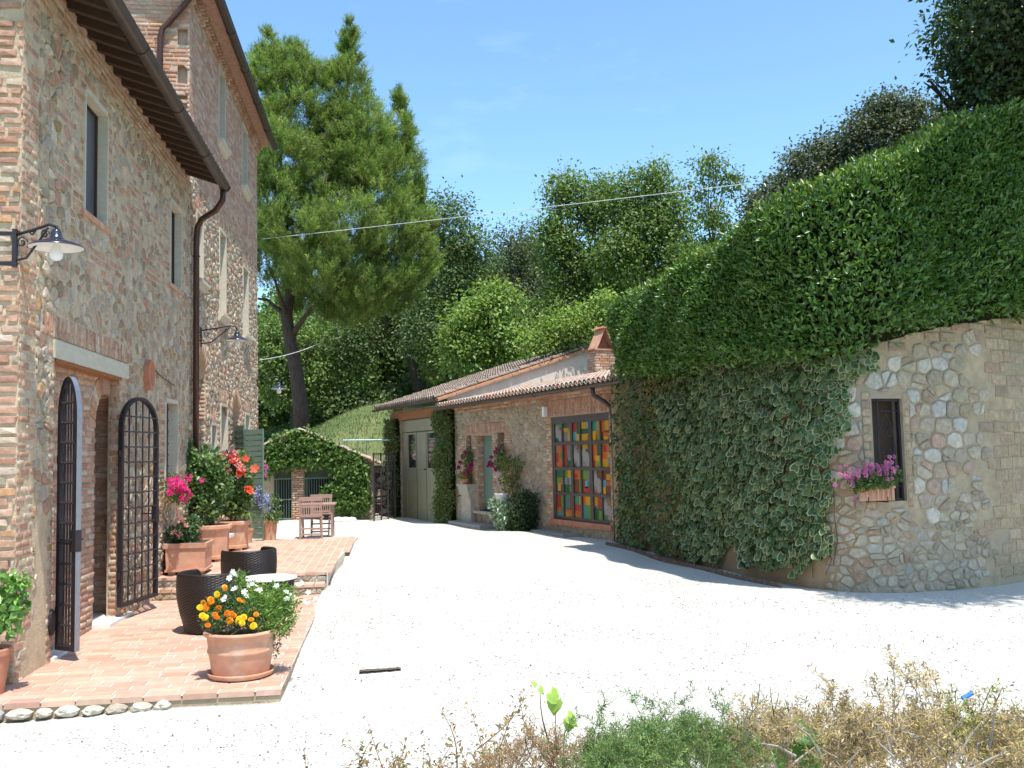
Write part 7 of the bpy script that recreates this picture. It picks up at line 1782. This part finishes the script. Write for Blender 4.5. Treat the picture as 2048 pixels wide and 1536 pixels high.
def round_pot(label, c, z0, r0, r1, h_, mat='terracotta', name='flower_pot'):
    t = thing(name, label, 'flower pot', (c[0], c[1], z0)); mb = MB(); mb.lathe([(r0, 0), (r1 * .95, h_ * .85), (r1, h_ * .86), (r1 * 1.02, h_ * .97), (r1, h_), (r1 * .9, h_), (r1 * .88, h_ * .9)], (c[0], c[1], z0), 28, cap0=True); mb.build('pot', M[mat], t, smooth=False)
    mb = MB(); mb.lathe([(0, h_ * .93), (r1 * .9, h_ * .92)], (c[0], c[1], z0), 16); mb.build('soil', M['soil'], t); return t
sx = on_y(492, 1050, 20.4); round_pot('small terracotta pot hidden behind the red flowered planter', (sx.x, 20.4), ZU, .11, .16, .30)
strap('bright strap leaved plant arching in front of the green door leaves', (sx.x, 20.35, on_y(492, 1040, 20.4).z), None)
ag = on_z(539, 1080, ZU); round_pot('terracotta pot right of the green door leaves', (ag.x, ag.y), ZU, .13 , .175, .42)
agp = strap('lilac blue agapanthus in the pot right of the green door leaves', (ag.x, ag.y, ZU + .40), None, None, 60, .42, 'agapanthus', 'flowers')
QA = lambda px, py: on_y(px, py, ag.y - .1)
blossoms(agp, [QA(*a) for a in [(515, 985), (522, 992), (528, 1000), (518, 1000), (534, 1005), (540, 1012), (545, 1018), (525, 1010), (514, 994), (538, 1022), (520, 978), (500, 998), (532, 994)]], LIL, .085, jit=.5)
stems(agp, (ag.x, ag.y, ZU + .38), [QA(520, 990), QA(532, 1002), QA(542, 1018), QA(502, 1000)], .006)
leafmass('', '', '', [(QA(545, 1030), .16, .12, .14), (QA(550, 1010), .10, .1, .2)], .06, .7, CM, CWt, par=agp, part='leaves')
# pink hanging petals beyond the door leaf
hp_ = leafmass('hanging_basket', 'small pink flowering plant just right of the green door leaves', 'flowers', [(on_y(528, 942, 22), .08, .1, .25)], .05, .6, CM, CWt)
blossoms(hp_, [on_y(a, b, 21.9) for a, b in [(527, 925), (532, 935), (528, 945), (531, 950), (526, 938)]], ROS, .07)
# pink petunias on the barred window sill of the farmhouse
wx_ = -3.22; QW = lambda px, py: on_x(px, py, wx_)
zb = FA.uv(340, 992)[1]
wp = thing('window_box', 'small terracotta box on the sill of the barred farmhouse window', 'flower box', (-3.3, (W3.u0 + W3.u1) / 2, W3.v0))
fbox(FA.P, W3.u0 + .06, W3.u1 - .1, W3.v0 + .01, W3.v0 + .18, -.02, .17).build('box', M['terracotta_dark'], wp)
pt_ = leafmass('petunia_plant', 'magenta petunias spilling from the farmhouse window box', 'flowers', [(QW(350, 975), .12, .3, .17), (QW(362, 985), .10, .2, .15)], .045, .8, CM, CWt)
blossoms(pt_, [on_x(rnd.gauss(356, 11), rnd.gauss(973, 10), -3.08 + rnd.uniform(-.06, .06)) for _ in range(46)] + [on_x(rnd.gauss(368, 7), rnd.gauss(988, 10), -3.05) for _ in range(16)], MAG[:1] + MAG, .042, jit=.5)
# pot with shrub at the left edge of the picture
lp = on_z(8, 1345, 0); lp = Vector((on_y(-22, 1300, 9.0).x, 9.0, 0))
round_pot('terracotta pot cut off by the left edge of the picture', (lp.x - .02, lp.y), 0, .14, .20, .40, 'terracotta_dark')
q0 = lambda px, py: on_y(px, py, 9.0)
lf_ = leafmass('shrub', 'fresh green broad leaved plant with small mauve flowers at the left edge', 'shrub', [(q0(10, 1220), .14, .14, .16), (q0(30, 1190), .10, .1, .14), (q0(10, 1175), .12, .1, .1), (q0(42, 1160), .05, .05, .06), (q0(5, 1250), .12, .12, .08)], .085, .75, [(.13, .25, .045), (.18, .32, .06), (.09, .17, .035)], [.4, .35, .25], 'leaf_gloss', jitter=.03)
stems(lf_, (lp.x, lp.y, .38), [q0(30, 1180), q0(10, 1160), q0(45, 1165), q0(5, 1200)], .007)
blossoms(lf_, [q0(14, 1182), q0(20, 1190), q0(6, 1200)], ROS, .022)
# small marble slab behind the middle planter
ms = on_y(449, 1074, 17.9); sl_ = thing('stone_stand', 'pale stone slab on a grey block between the two eight sided planters', 'stand', (ms.x, 17.9, ZU))
mb = MB(); mb.box(ms.x - .2, ms.x + .14, 17.7, 18.1, ms.z, ms.z + .05); mb.build('slab', M['marble'], sl_)
mb = MB(); mb.box(ms.x - .16, ms.x + .05, 17.76, 18.04, ZU, ms.z); mb.build('block', M['grey_render'], sl_)

# folding chairs and table on the far edge of the terrace
def folding_chair(label, base, rot, grp):
    t = thing('folding_chair', label, 'chair', tuple(base), 0, grp); X = Matrix.Translation(Vector(base)) @ Matrix.Rotation(rot, 4, 'Z'); b = lambda a, c, w1, w2=None, nm='slat': (lambda m_: (m_.bar(a, c, w1, w2), m_.build(nm, M['teak'], t)))(MB(X))
    w_ = .23
    for s in (-1, 1):
        b((s * w_, -.20, 0), (s * w_ * .96, -.23 - .0, .88), .035, .03, 'back_post'); b((s * (w_ - .04), .24, 0), (s * (w_ - .04), -.18, .46), .03, .035, 'leg'); b((s * w_, .22, .43), (s * w_, -.2, .43), .03, .03, 'seat_rail')
    for i in range(6): b((-w_, .21 - i * .078, .45), (w_, .21 - i * .078, .45), .055, .018, 'seat_slat')
    b((-w_ - .02, -.235, .85), (w_ + .02, -.235, .85), .03, .09, 'top_rail'); b((-w_, -.225, .50), (w_, -.225, .50), .03, .05, 'lower_rail')
    b((-w_, -.23, .68), (w_, -.23, .68), .02, .035, 'mid_rail')
    for i in range(9): x = -w_ + .045 + i * (2 * w_ - .09) / 8; b((x, -.23, .50), (x, -.235, .83), .020, .014, 'back_slat')
    b((-w_, -.2, .22), (w_, -.2, .22), .03, .03, 'stretcher'); b((-w_ + .04, .18, .07), (w_ - .04, .18, .07), .03, .03, 'stretcher'); b((-w_, -.2, .10), (w_, -.2, .10), .03, .03, 'stretcher')
    return t
fc = on_z(622, 1078, ZU)
folding_chair('weathered wooden folding chair with slatted back turned to the viewer', (fc.x, fc.y + .2, ZU), 0, 'folding chairs at the wooden table')
folding_chair('second folding chair, on the far side of the wooden table', (fc.x + .10, fc.y + 1.55, ZU - .02), math.pi, 'folding chairs at the wooden table')
wt = thing('wooden_table', 'small weathered wooden garden table between the two folding chairs', 'table', (fc.x + .25, fc.y + 1.0, ZU)); tx, ty = fc.x + .06, fc.y + 1.0
for i in range(7): mb = MB(); mb.box(tx - .42, tx + .42, ty - .4 + i * .115, ty - .4 + i * .115 + .10, ZU + .68, ZU + .705); mb.build('table_slat', M['teak'], wt)
for s in (-1, 1):
    for q in (-1, 1): mb = MB(); mb.bar((tx + s * .34, ty + q * .32, ZU - .05), (tx + s * .34, ty - q * .05 * 0 + q * .32, ZU + .68), .04); mb.build('leg', M['teak'], wt)
    mb = MB(); mb.bar((tx + s * .34, ty - .36, ZU + .66), (tx + s * .34, ty + .36, ZU + .66), .03, .05); mb.build('apron', M['teak'], wt)

# ------------------------------------------------------------------ plants in front of the outbuilding
ro = lambda px, py, t: (lambda q: FO.P(q[0], q[1], t))(FO.uv(px, py, t))
for lab, pts, gpt in (('purple flowers hanging in the niche left of the green outbuilding door', [(925, 912), (920, 925), (930, 905), (918, 935), (938, 938), (942, 930), (935, 945)], (937, 920)), ('purple flowers hanging right of the green outbuilding door', [(990, 905), (982, 915), (978, 932), (985, 930), (992, 938), (994, 898), (980, 925)], (1002, 920))):
    h_ = leafmass('hanging_basket', lab, 'flowers', [(ro(*gpt, .12), .16, .14, .32)], .06, .9, CM, CWt); blossoms(h_, [ro(a, b, .25) for a, b in pts] * 2, PUR, .075, jit=.7)
gp_ = round_pot('small terracotta pot on top of the stone fountain', tuple(ro(932, 966, .16))[:2], zt2, .09, .15, .16, 'terracotta_dark')
gg = leafmass('geranium', 'low geranium with a few red flowers on the stone fountain', 'flowers', [(ro(932, 952, .16), .2, .15, .14)], .07, .8, [(.14, .2, .04), (.09, .14, .035)], None); blossoms(gg, [ro(921, 947, .25), ro(928, 952, .25)], RED, .05)
wsx = ro(1003, 1062, .45); round_pot('pale pot half hidden in the shrub by the green door', tuple(ro(1004, 1000, .5))[:2], .75, .13, .19, .24, 'marble')
mb = MB(); qq = ro(1004, 1000, .5); mb.lathe([(.11, 0), (.08, .3), (.1, .75)], (qq.x, qq.y, 0), 12); tag(mb.build('pot_stand', M['grey_render']), 'grey stone pedestal under the pale pot by the green door', 'pedestal')
kk = wsx.y / FPX
s1_ = leafmass('shrub', 'silvery leaved shrub in front of the green outbuilding door', 'shrub', [(ro(1005, 1020, .6), 26 * kk, .3, 18 * kk), (ro(1012, 1045, .6), 20 * kk, .3, 22 * kk), (ro(990, 1010, .6), 12 * kk, .2, 12 * kk), (ro(1015, 1066, .6), 7 * kk, .15, 10 * kk)], .10, .9, [(.22, .30, .20), (.15, .22, .13), (.09, .14, .08)], [.4, .35, .25], 'leaf_gloss')
s2_ = leafmass('shrub', 'very dark bushy shrub between the silvery shrub and the coloured doors', 'shrub', [(ro(1045, 1035, .4), 26 * kk, .35, 34 * kk), (ro(1055, 1010, .35), 18 * kk, .3, 26 * kk), (ro(1035, 1060, .45), 20 * kk, .3, 18 * kk)], .07, 1.5, [(.03, .05, .022), (.04, .065, .03), (.055, .085, .03)], None, 'leaf_matte')
s3_ = leafmass('climbing_rose', 'yellow green climbing rose trained up the outbuilding wall', 'rose', [(ro(1010, 925, .2), 10 * kk, .12, 20 * kk), (ro(1022, 945, .2), 18 * kk, .12, 26 * kk), (ro(1035, 930, .18), 9 * kk, .1, 18 * kk), (ro(1025, 985, .25), 16 * kk, .15, 24 * kk), (ro(1012, 960, .2), 10 * kk, .1, 20 * kk)], .075, .55, [(.16, .21, .05), (.22, .24, .07), (.10, .14, .04), (.20, .12, .05)], [.4, .25, .25, .1])
for s_, b0, tp_ in ((s1_, (1012, 1070), [(1005, 1020), (1012, 1040)]), (s2_, (1045, 1066), [(1050, 1010), (1040, 1030)]), (s3_, (1035, 1066), [(1012, 915), (1030, 925), (1022, 960), (1035, 920)])): stems(s_, ro(*b0, .35), [ro(a, b, .25) for a, b in tp_], .010, (.09, .07, .045))
# window box on the barred window
qb = lambda px, py, t: (lambda q: CW.P(q[0], q[1], t))(CW.uv(px, py, t))
bx_ = thing('window_box', 'ribbed terracotta window box under the barred window of the curved wall', 'flower box', tuple(qb(1758, 1000, .2)))
u0_, v0_ = CW.uv(1722, 1002, .22); u1_, _ = CW.uv(1788, 1000, .22); v1_ = CW.uv(1750, 972, .22)[1]
fbox(CW.P, u0_, u1_, v0_, v1_, .04, .24).build('box', M['terracotta'], bx_); fbox(CW.P, u0_ - .01, u1_ + .01, v1_ - .035, v1_, .03, .255).build('rim', M['terracotta'], bx_)
for i in range(7): u = u0_ + (u1_ - u0_) * (i + .5) / 7; fbox(CW.P, u - .006, u + .006, v0_ + .01, v1_ - .04, .24, .252).build('rib', M['terracotta'], bx_)
for u in (u0_ + .08, u1_ - .08): mb = MB(); mb.tube([CW.P(u, v1_ + .02, .0), CW.P(u, v0_ - .02, .02), CW.P(u, v0_ - .02, .26), CW.P(u, v0_ + .05, .262)], .007, 5); mb.build('bracket', M['iron'], bx_)
kb = 13.0 / FPX
ger = leafmass('geranium', 'lilac pink trailing geraniums spilling from the window box of the barred window', 'flowers', [(qb(1750, 960, .25), 36 * kb, .14, 14 * kb), (qb(1715, 970, .25), 20 * kb, .12, 10 * kb), (qb(1780, 950, .2), 16 * kb, .1, 16 * kb)], .055, 1.1, [(.09, .15, .03), (.13, .19, .04), (.06, .10, .03)], None, jitter=.03)
bl_ = [(rnd.gauss(1742, 24), rnd.gauss(940, 9)) for _ in range(54)] + [(rnd.gauss(1700, 12), rnd.gauss(958, 9)) for _ in range(18)] + [(rnd.gauss(1778, 9), rnd.gauss(940, 9)) for _ in range(16)] + [(1722, 950), (1680, 934), (1703, 1000), (1705, 998), (1676, 970)]
blossoms(ger, [qb(a, b, .30 + rnd.uniform(-.05, .08)) for a, b in bl_], ROS, .034, jit=.6)
stems(ger, qb(1750, 980, .15), [qb(1705, 1000, .2), qb(1680, 936, .25), qb(1742, 940, .3), qb(1778, 940, .25)], .004)

# ------------------------------------------------------------------ foreground border seen from above
r5 = random.Random(55)
bed = fbox(lambda u, v, t: Vector((u, v, t)), -.2, 4.5, .8, 2.2, -.5, -.12)
def shoots(name, label, cat, specs, leaf, ar, pal, mat='leaf', dens=70, stemcol=(.16, .10, .06), jit=.01, up=.6, stemr=.0030, opp=False, group=None, side=0, sl=.10, curl=.3, droop=0.0):
    """leafy shoots: (base, tip, bend); side = number of side twigs that carry the leaves"""
    t = thing(name, label, cat, tuple(specs[0][0]), 0, group); C, D, N_, L_, TN = [], [], [], [], []; mb = MB(); mb.tint = stemcol
    def leaves_on(P, ln, ax, f0, tn):
        n = max(4, int(ln * dens))
        for i in range(n):
            f = f0 + (1 - f0) * (i + r5.random()) / n; a = (i * 2.4) if not opp else (math.pi * (i % 2) + (i // 2) * 1.57)
            s = ax.cross(Vector((.3, .5, .8))).normalized(); s2 = ax.cross(s); rd = s * math.cos(a) + s2 * math.sin(a)
            C.append(tuple(P(f) + Vector((r5.gauss(0, jit), r5.gauss(0, jit), r5.gauss(0, jit))))); D.append(tuple(rd + ax * up + Vector((0, 0, .1 - droop)))); N_.append(tuple(ax + rd * -.3 + Vector((r5.gauss(0, .3), r5.gauss(0, .3), .3)))); L_.append(leaf * r5.uniform(.6, 1.25) * (1.1 - .45 * f)); TN.append(tn)
    for b, tp_, bend in specs:
        b, tp_ = Vector(b), Vector(tp_); ln = (tp_ - b).length; off = Vector((r5.uniform(-1, 1), r5.uniform(-.6, .6), r5.uniform(-.2, .3))) * bend * ln; tn = r5.uniform(.75, 1.25)
        P = lambda f: b + (tp_ - b) * f + off * math.sin(math.pi * f); mb.tube([P(k / 6) for k in range(7)], [stemr * (1.3 - k * .16) for k in range(7)], 4)
        ax = (tp_ - b).normalized()
        if not side: leaves_on(P, ln, ax, .12, tn); continue
        for k in range(side):
            f = .25 + .75 * (k + r5.random()) / side; q = P(f); an = k * 2.4 + r5.random(); s = ax.cross(Vector((.2, .9, .3))).normalized(); s2 = ax.cross(s)
            d = (s * math.cos(an) + s2 * math.sin(an) * .6 + ax * r5.uniform(.4, 1.1)).normalized(); l2 = sl * r5.uniform(.5, 1.2) * (1.25 - .75 * f); e = q + d * l2; cv = Vector((0, 0, 1)) * l2 * curl * r5.uniform(-.6, 1) + s * l2 * curl * r5.uniform(-.7, .7)
            Q = (lambda q, e, cv: (lambda f: q + (e - q) * f + cv * math.sin(math.pi * f * .9)))(q, e, cv); mb.tube([Q(0), Q(.5), Q(1)], [stemr * .5, stemr * .4, stemr * .2], 3); leaves_on(Q, l2, d, .05, tn * r5.uniform(.85, 1.15))
        leaves_on((lambda P: (lambda f: P(.8 + .2 * f)))(P), ln * .2, ax, 0, tn)
    mb.build('stems', M['twig'], t, tinted=True)
    n = len(C); print(name, n); leafcloud('leaves', np.array(C), np.array(D), np.array(N_), np.array(L_), np.array(L_) * ar, tints(None, n, .2, .08, pal) * np.array(TN)[:, None], M[mat], t); return t
def fg(px, py, d): return on_y(px, py, d)
def spec(pts, d0, d1, drop=.45, spread=.10, bend=.08):
    out_ = []
    for px, py in pts:
        d = r5.uniform(d0, d1); tp_ = fg(px, py, d); out_.append(((tp_.x + r5.uniform(-spread, spread), tp_.y + r5.uniform(-spread, spread), tp_.z - drop * r5.uniform(.7, 1.2)), tuple(tp_), bend))
    return out_
def fill(x0, x1, top, n, d0, d1, var=40, **kw): return spec([(r5.uniform(x0, x1), 0) for _ in range(0)] + [(x, top(x) + abs(r5.gauss(0, var))) for x in [r5.uniform(x0, x1) for _ in range(n)]], d0, d1, **kw)
D0, D1_ = 3.0, 3.7
RT = lambda tab: (lambda x: interp(tab, x))
brn = [(.26, .15, .08), (.34, .22, .11), (.18, .12, .06), (.14, .17, .05)]
shoots('abelia_shrub', 'thin reddish brown shoots with small pointed leaves at the bottom left of the border', 'shrub', spec([(608, 1492), (735, 1440), (690, 1480), (745, 1475), (880, 1418), (940, 1412), (812, 1475), (1040, 1380), (1060, 1375), (1035, 1402), (965, 1470), (850, 1480), (720, 1500), (780, 1490), (915, 1470), (1000, 1480), (1100, 1470)], 3.1, 3.4, drop=.30, spread=.22, bend=.16) + fill(700, 1130, RT([(700, 1510), (900, 1495), (1130, 1480)]), 46, 3.1, 3.6, 24, drop=.2, spread=.16), .030, .46, brn, dens=95, stemcol=(.26, .15, .09), opp=True, up=.5, stemr=.0022)
blossom_t = shoots('ivy_shoot', 'pale lime ivy shoot with broad leaves at the top of the border', 'ivy', spec([(1080, 1378), (1135, 1430), (1110, 1400)], 3.2, 3.25, drop=.30, spread=.08), .02, .5, [(.30, .42, .08)], dens=10)
def bigleaf(par, c, s, tint, nrm_=(0, -.5, .8), tipd=(.4, 0, -.6)):
    me = bpy.data.meshes.new('leaf'); me.from_pydata([tuple(v) for v in HV], [], [tuple(int(y) for y in f) for f in HF]); a = me.attributes.new('tint', 'FLOAT_COLOR', 'POINT')
    for j, d in enumerate(a.data): d.color = (*[x * (1.15 if j < 8 else 1) for x in tint], 1)
    me.materials.append(M['leaf']); n_ = Vector(nrm_).normalized(); z = -Vector(tipd).normalized(); x = z.cross(n_).normalized() * -1; n_ = z.cross(x) * 1.0
    Mx = Matrix((x * s, n_ * s, z * s)).transposed().to_4x4(); Mx.translation = Vector(c); share(me, 'leaf', Mx, par)
for px, py, s, tp_ in [(1100, 1385, .062, (.5, 0, -.8)), (1110, 1400, .055, (-.1, 0, -1)), (1078, 1376, .03, (.4, 0, -.5)), (1135, 1432, .055, (.7, 0, -.7)), (1140, 1440, .045, (-.2, 0, -1)), (1072, 1372, .025, (-.4, 0, .4))]: bigleaf(blossom_t, fg(px, py, 3.2), s, (.32, .46, .09), tipd=tp_)
gr = [(.13, .22, .07), (.18, .29, .09), (.085, .15, .05), (.24, .30, .11)]
shoots('cypress_shrub', 'feathery bright green conifer like shrub in the middle of the border', 'shrub', spec([(1212, 1398), (1255, 1375), (1200, 1436), (1300, 1420), (1340, 1400), (1390, 1378), (1425, 1385), (1290, 1395), (1160, 1430), (1450, 1400), (1230, 1425), (1370, 1405)], 2.9, 3.2, drop=.26, spread=.2, bend=.15) + fill(1180, 1490, RT([(1180, 1480), (1270, 1440), (1400, 1430), (1490, 1465)]), 120, 2.7, 3.4, 40, drop=.15, spread=.16, bend=.2), .019, .22, gr, dens=420, stemcol=(.17, .17, .07), jit=.003, up=.7, stemr=.0016, side=11, sl=.075)
gr2 = [(.46, .34, .18), (.55, .42, .23), (.36, .26, .14), (.28, .23, .17)]
dry = RT([(1440, 1460), (1500, 1432), (1600, 1425), (1700, 1425), (1800, 1420), (1850, 1420), (1950, 1430), (2060, 1425)])
shoots('dry_shrub', 'straw coloured dead shrub with curled dry shoots on the right of the border', 'shrub', spec([(1640, 1352), (1655, 1360), (1670, 1372), (1778, 1310), (1800, 1340), (1820, 1335), (1856, 1332), (1865, 1350), (1835, 1345), (1745, 1360), (1715, 1396), (1480, 1395), (1500, 1400), (1900, 1385), (1600, 1398), (1990, 1395), (1560, 1405), (1690, 1410), (1950, 1400)], 3.0, 3.4, drop=.32, spread=.2, bend=.28) + fill(1450, 2070, dry, 190, 2.7, 3.6, 44, drop=.16, spread=.2, bend=.35), .023, .27, gr2, mat='leaf_matte', dens=300, stemcol=(.28, .21, .15), jit=.004, up=.5, stemr=.0018, side=9, sl=.085, curl=.7)
shoots('dry_shrub', 'brown dried shoots in front of the pointed leaf shrub, left of the green conifer', 'shrub', fill(1000, 1180, RT([(1000, 1485), (1060, 1450), (1180, 1465)]), 34, 2.9, 3.4, 26, drop=.16, spread=.16, bend=.3), .017, .24, [(.42, .28, .17), (.34, .22, .13)], mat='leaf_matte', dens=300, jit=.004, side=8, sl=.07, curl=.6, stemr=.0016)
shoots('heather', 'yellow green tufts growing through the dead shrub near the right corner', 'shrub', spec([(1910, 1382), (1895, 1400), (1985, 1370), (2005, 1375), (2030, 1400), (1860, 1440), (1925, 1410)], 2.95, 3.1, drop=.16, spread=.1) + fill(1850, 1960, RT([(1850, 1460), (1960, 1430)]), 16, 2.9, 3.2, 30, drop=.14) + fill(1970, 2060, RT([(1970, 1430), (2060, 1440)]), 14, 2.9, 3.1, 30, drop=.14), .026, .24, [(.24, .32, .05), (.32, .38, .07), (.14, .21, .04)], dens=180, side=5, sl=.05)
shoots('rosemary', 'dark green sprig of rosemary above the dead shrub', 'herb', spec([(1520, 1365), (1540, 1372), (1505, 1385), (1558, 1385), (1530, 1395), (1570, 1398)], 3.1, 3.2, drop=.2, spread=.08, bend=.15), .024, .16, gr, dens=230)
gl = thing('glossy_plant', 'two large glossy green leaves low in the dead shrub', 'plant', tuple(fg(1600, 1500, 2.9)))
for px, py, s, tp_, nn in [(1590, 1462, .10, (.8, 0, -.35), (0, -.6, .8)), (1610, 1480, .12, (.35, .0, -.9), (-.2, -.7, .6)), (1560, 1492, .09, (.1, 0, -1), (.3, -.6, .6))]: bigleaf(gl, fg(px, py, 2.85), s, (.07, .19, .03), nn, tp_)
mb = MB(); mb.tint = (.1, .16, .05); mb.tube([fg(1600, 1536, 2.9), fg(1605, 1480, 2.88)], .006, 5); mb.build('stem', M['twig'], gl, tinted=True)
# bare grey twigs inside the dead shrub
mb = MB(); mb.tint = (.34, .30, .26)
for _ in range(70):
    a = fg(r5.uniform(1500, 2050), r5.uniform(1490, 1560), r5.uniform(2.7, 3.3)); b = a + Vector((r5.uniform(-.12, .12), r5.uniform(-.06, .06), r5.uniform(.03, .16))); mb.tube([a, (a + b) / 2 + Vector((r5.uniform(-.02, .02), 0, r5.uniform(0, .03))), b], [.004, .003, .0015], 4)
stuff(mb.build('bare_twigs', M['twig'], tinted=True))
q = fg(1935, 1392, 3.4); mb = MB(); mb.tube([q - Vector((.022, 0, .008)), q, q + Vector((.022, 0, .012))], .009, 8); bl = mb.build('hose_end', M['blue']); tag(bl, 'short bright blue hose end poking out of the dead shrub', 'hose')
so = MB(); so.add([(-.6, 1.2, -.10), (5.0, 1.2, -.10), (5.0, 3.9, -.10), (.2, 3.9, -.10)], [(0, 1, 2, 3)])
bz = fg(1700, 1536, 2.9).z; print('fg z', bz, fg(1000, 1536, 3.0).z)
# a dark ragged strip and fallen leaves on the gravel
pa = on_z(718, 1346, -.095); pb_ = on_z(802, 1342, -.095); mb = MB(); mb.tint = (.10, .075, .06); n = 22; vs = []
for i in range(n + 1):
    p = pa + (pb_ - pa) * (i / n); w1 = .05 * (1 - .45 * i / n) * r5.uniform(.7, 1.2); zz = gz(p.x, p.y) + .022; vs += [(p.x, p.y - w1, zz), (p.x + r5.uniform(-.01, .01), p.y + w1 * r5.uniform(.3, 1.1), zz + .006)]
mb.add(vs, [(2 * i, 2 * i + 2, 2 * i + 3, 2 * i + 1) for i in range(n)]); mb.add([tuple(Vector(v) - Vector((0, 0, .015))) for v in vs], [(2 * i, 2 * i + 1, 2 * i + 3, 2 * i + 2) for i in range(n)])
tag(mb.build('dark_strip', M['twig'], tinted=True), 'dark ragged strip lying alone on the white gravel', 'bark')
pts = [(r5.uniform(700, 2040), r5.uniform(1190, 1400)) for _ in range(70)] + [(r5.uniform(1300, 2040), r5.uniform(1150, 1230)) for _ in range(26)] + [(50, 1498), (75, 1490)]
for i, (px, py) in enumerate(pts[:90]):
    p = on_z(px, py, -.07)
    if p.x < -.8 and p.y > 8.4: continue
    z = gz(p.x, p.y) + .022; L = leafcloud('fallen_leaf', np.array([(p.x, p.y, z)]), np.array([(r5.gauss(0, 1), r5.gauss(0, 1), .15)]), np.array([(0, 0, 1.)]), .035 * r5.uniform(.6, 1.5), .018, np.array([r5.choice([(.25, .15, .08), (.35, .27, .12), (.16, .12, .08), (.30, .12, .07)])]), M['leaf_matte'])
    tag(L, 'dry curled leaf lying on the white gravel', 'leaf', 'dry leaves scattered on the gravel')
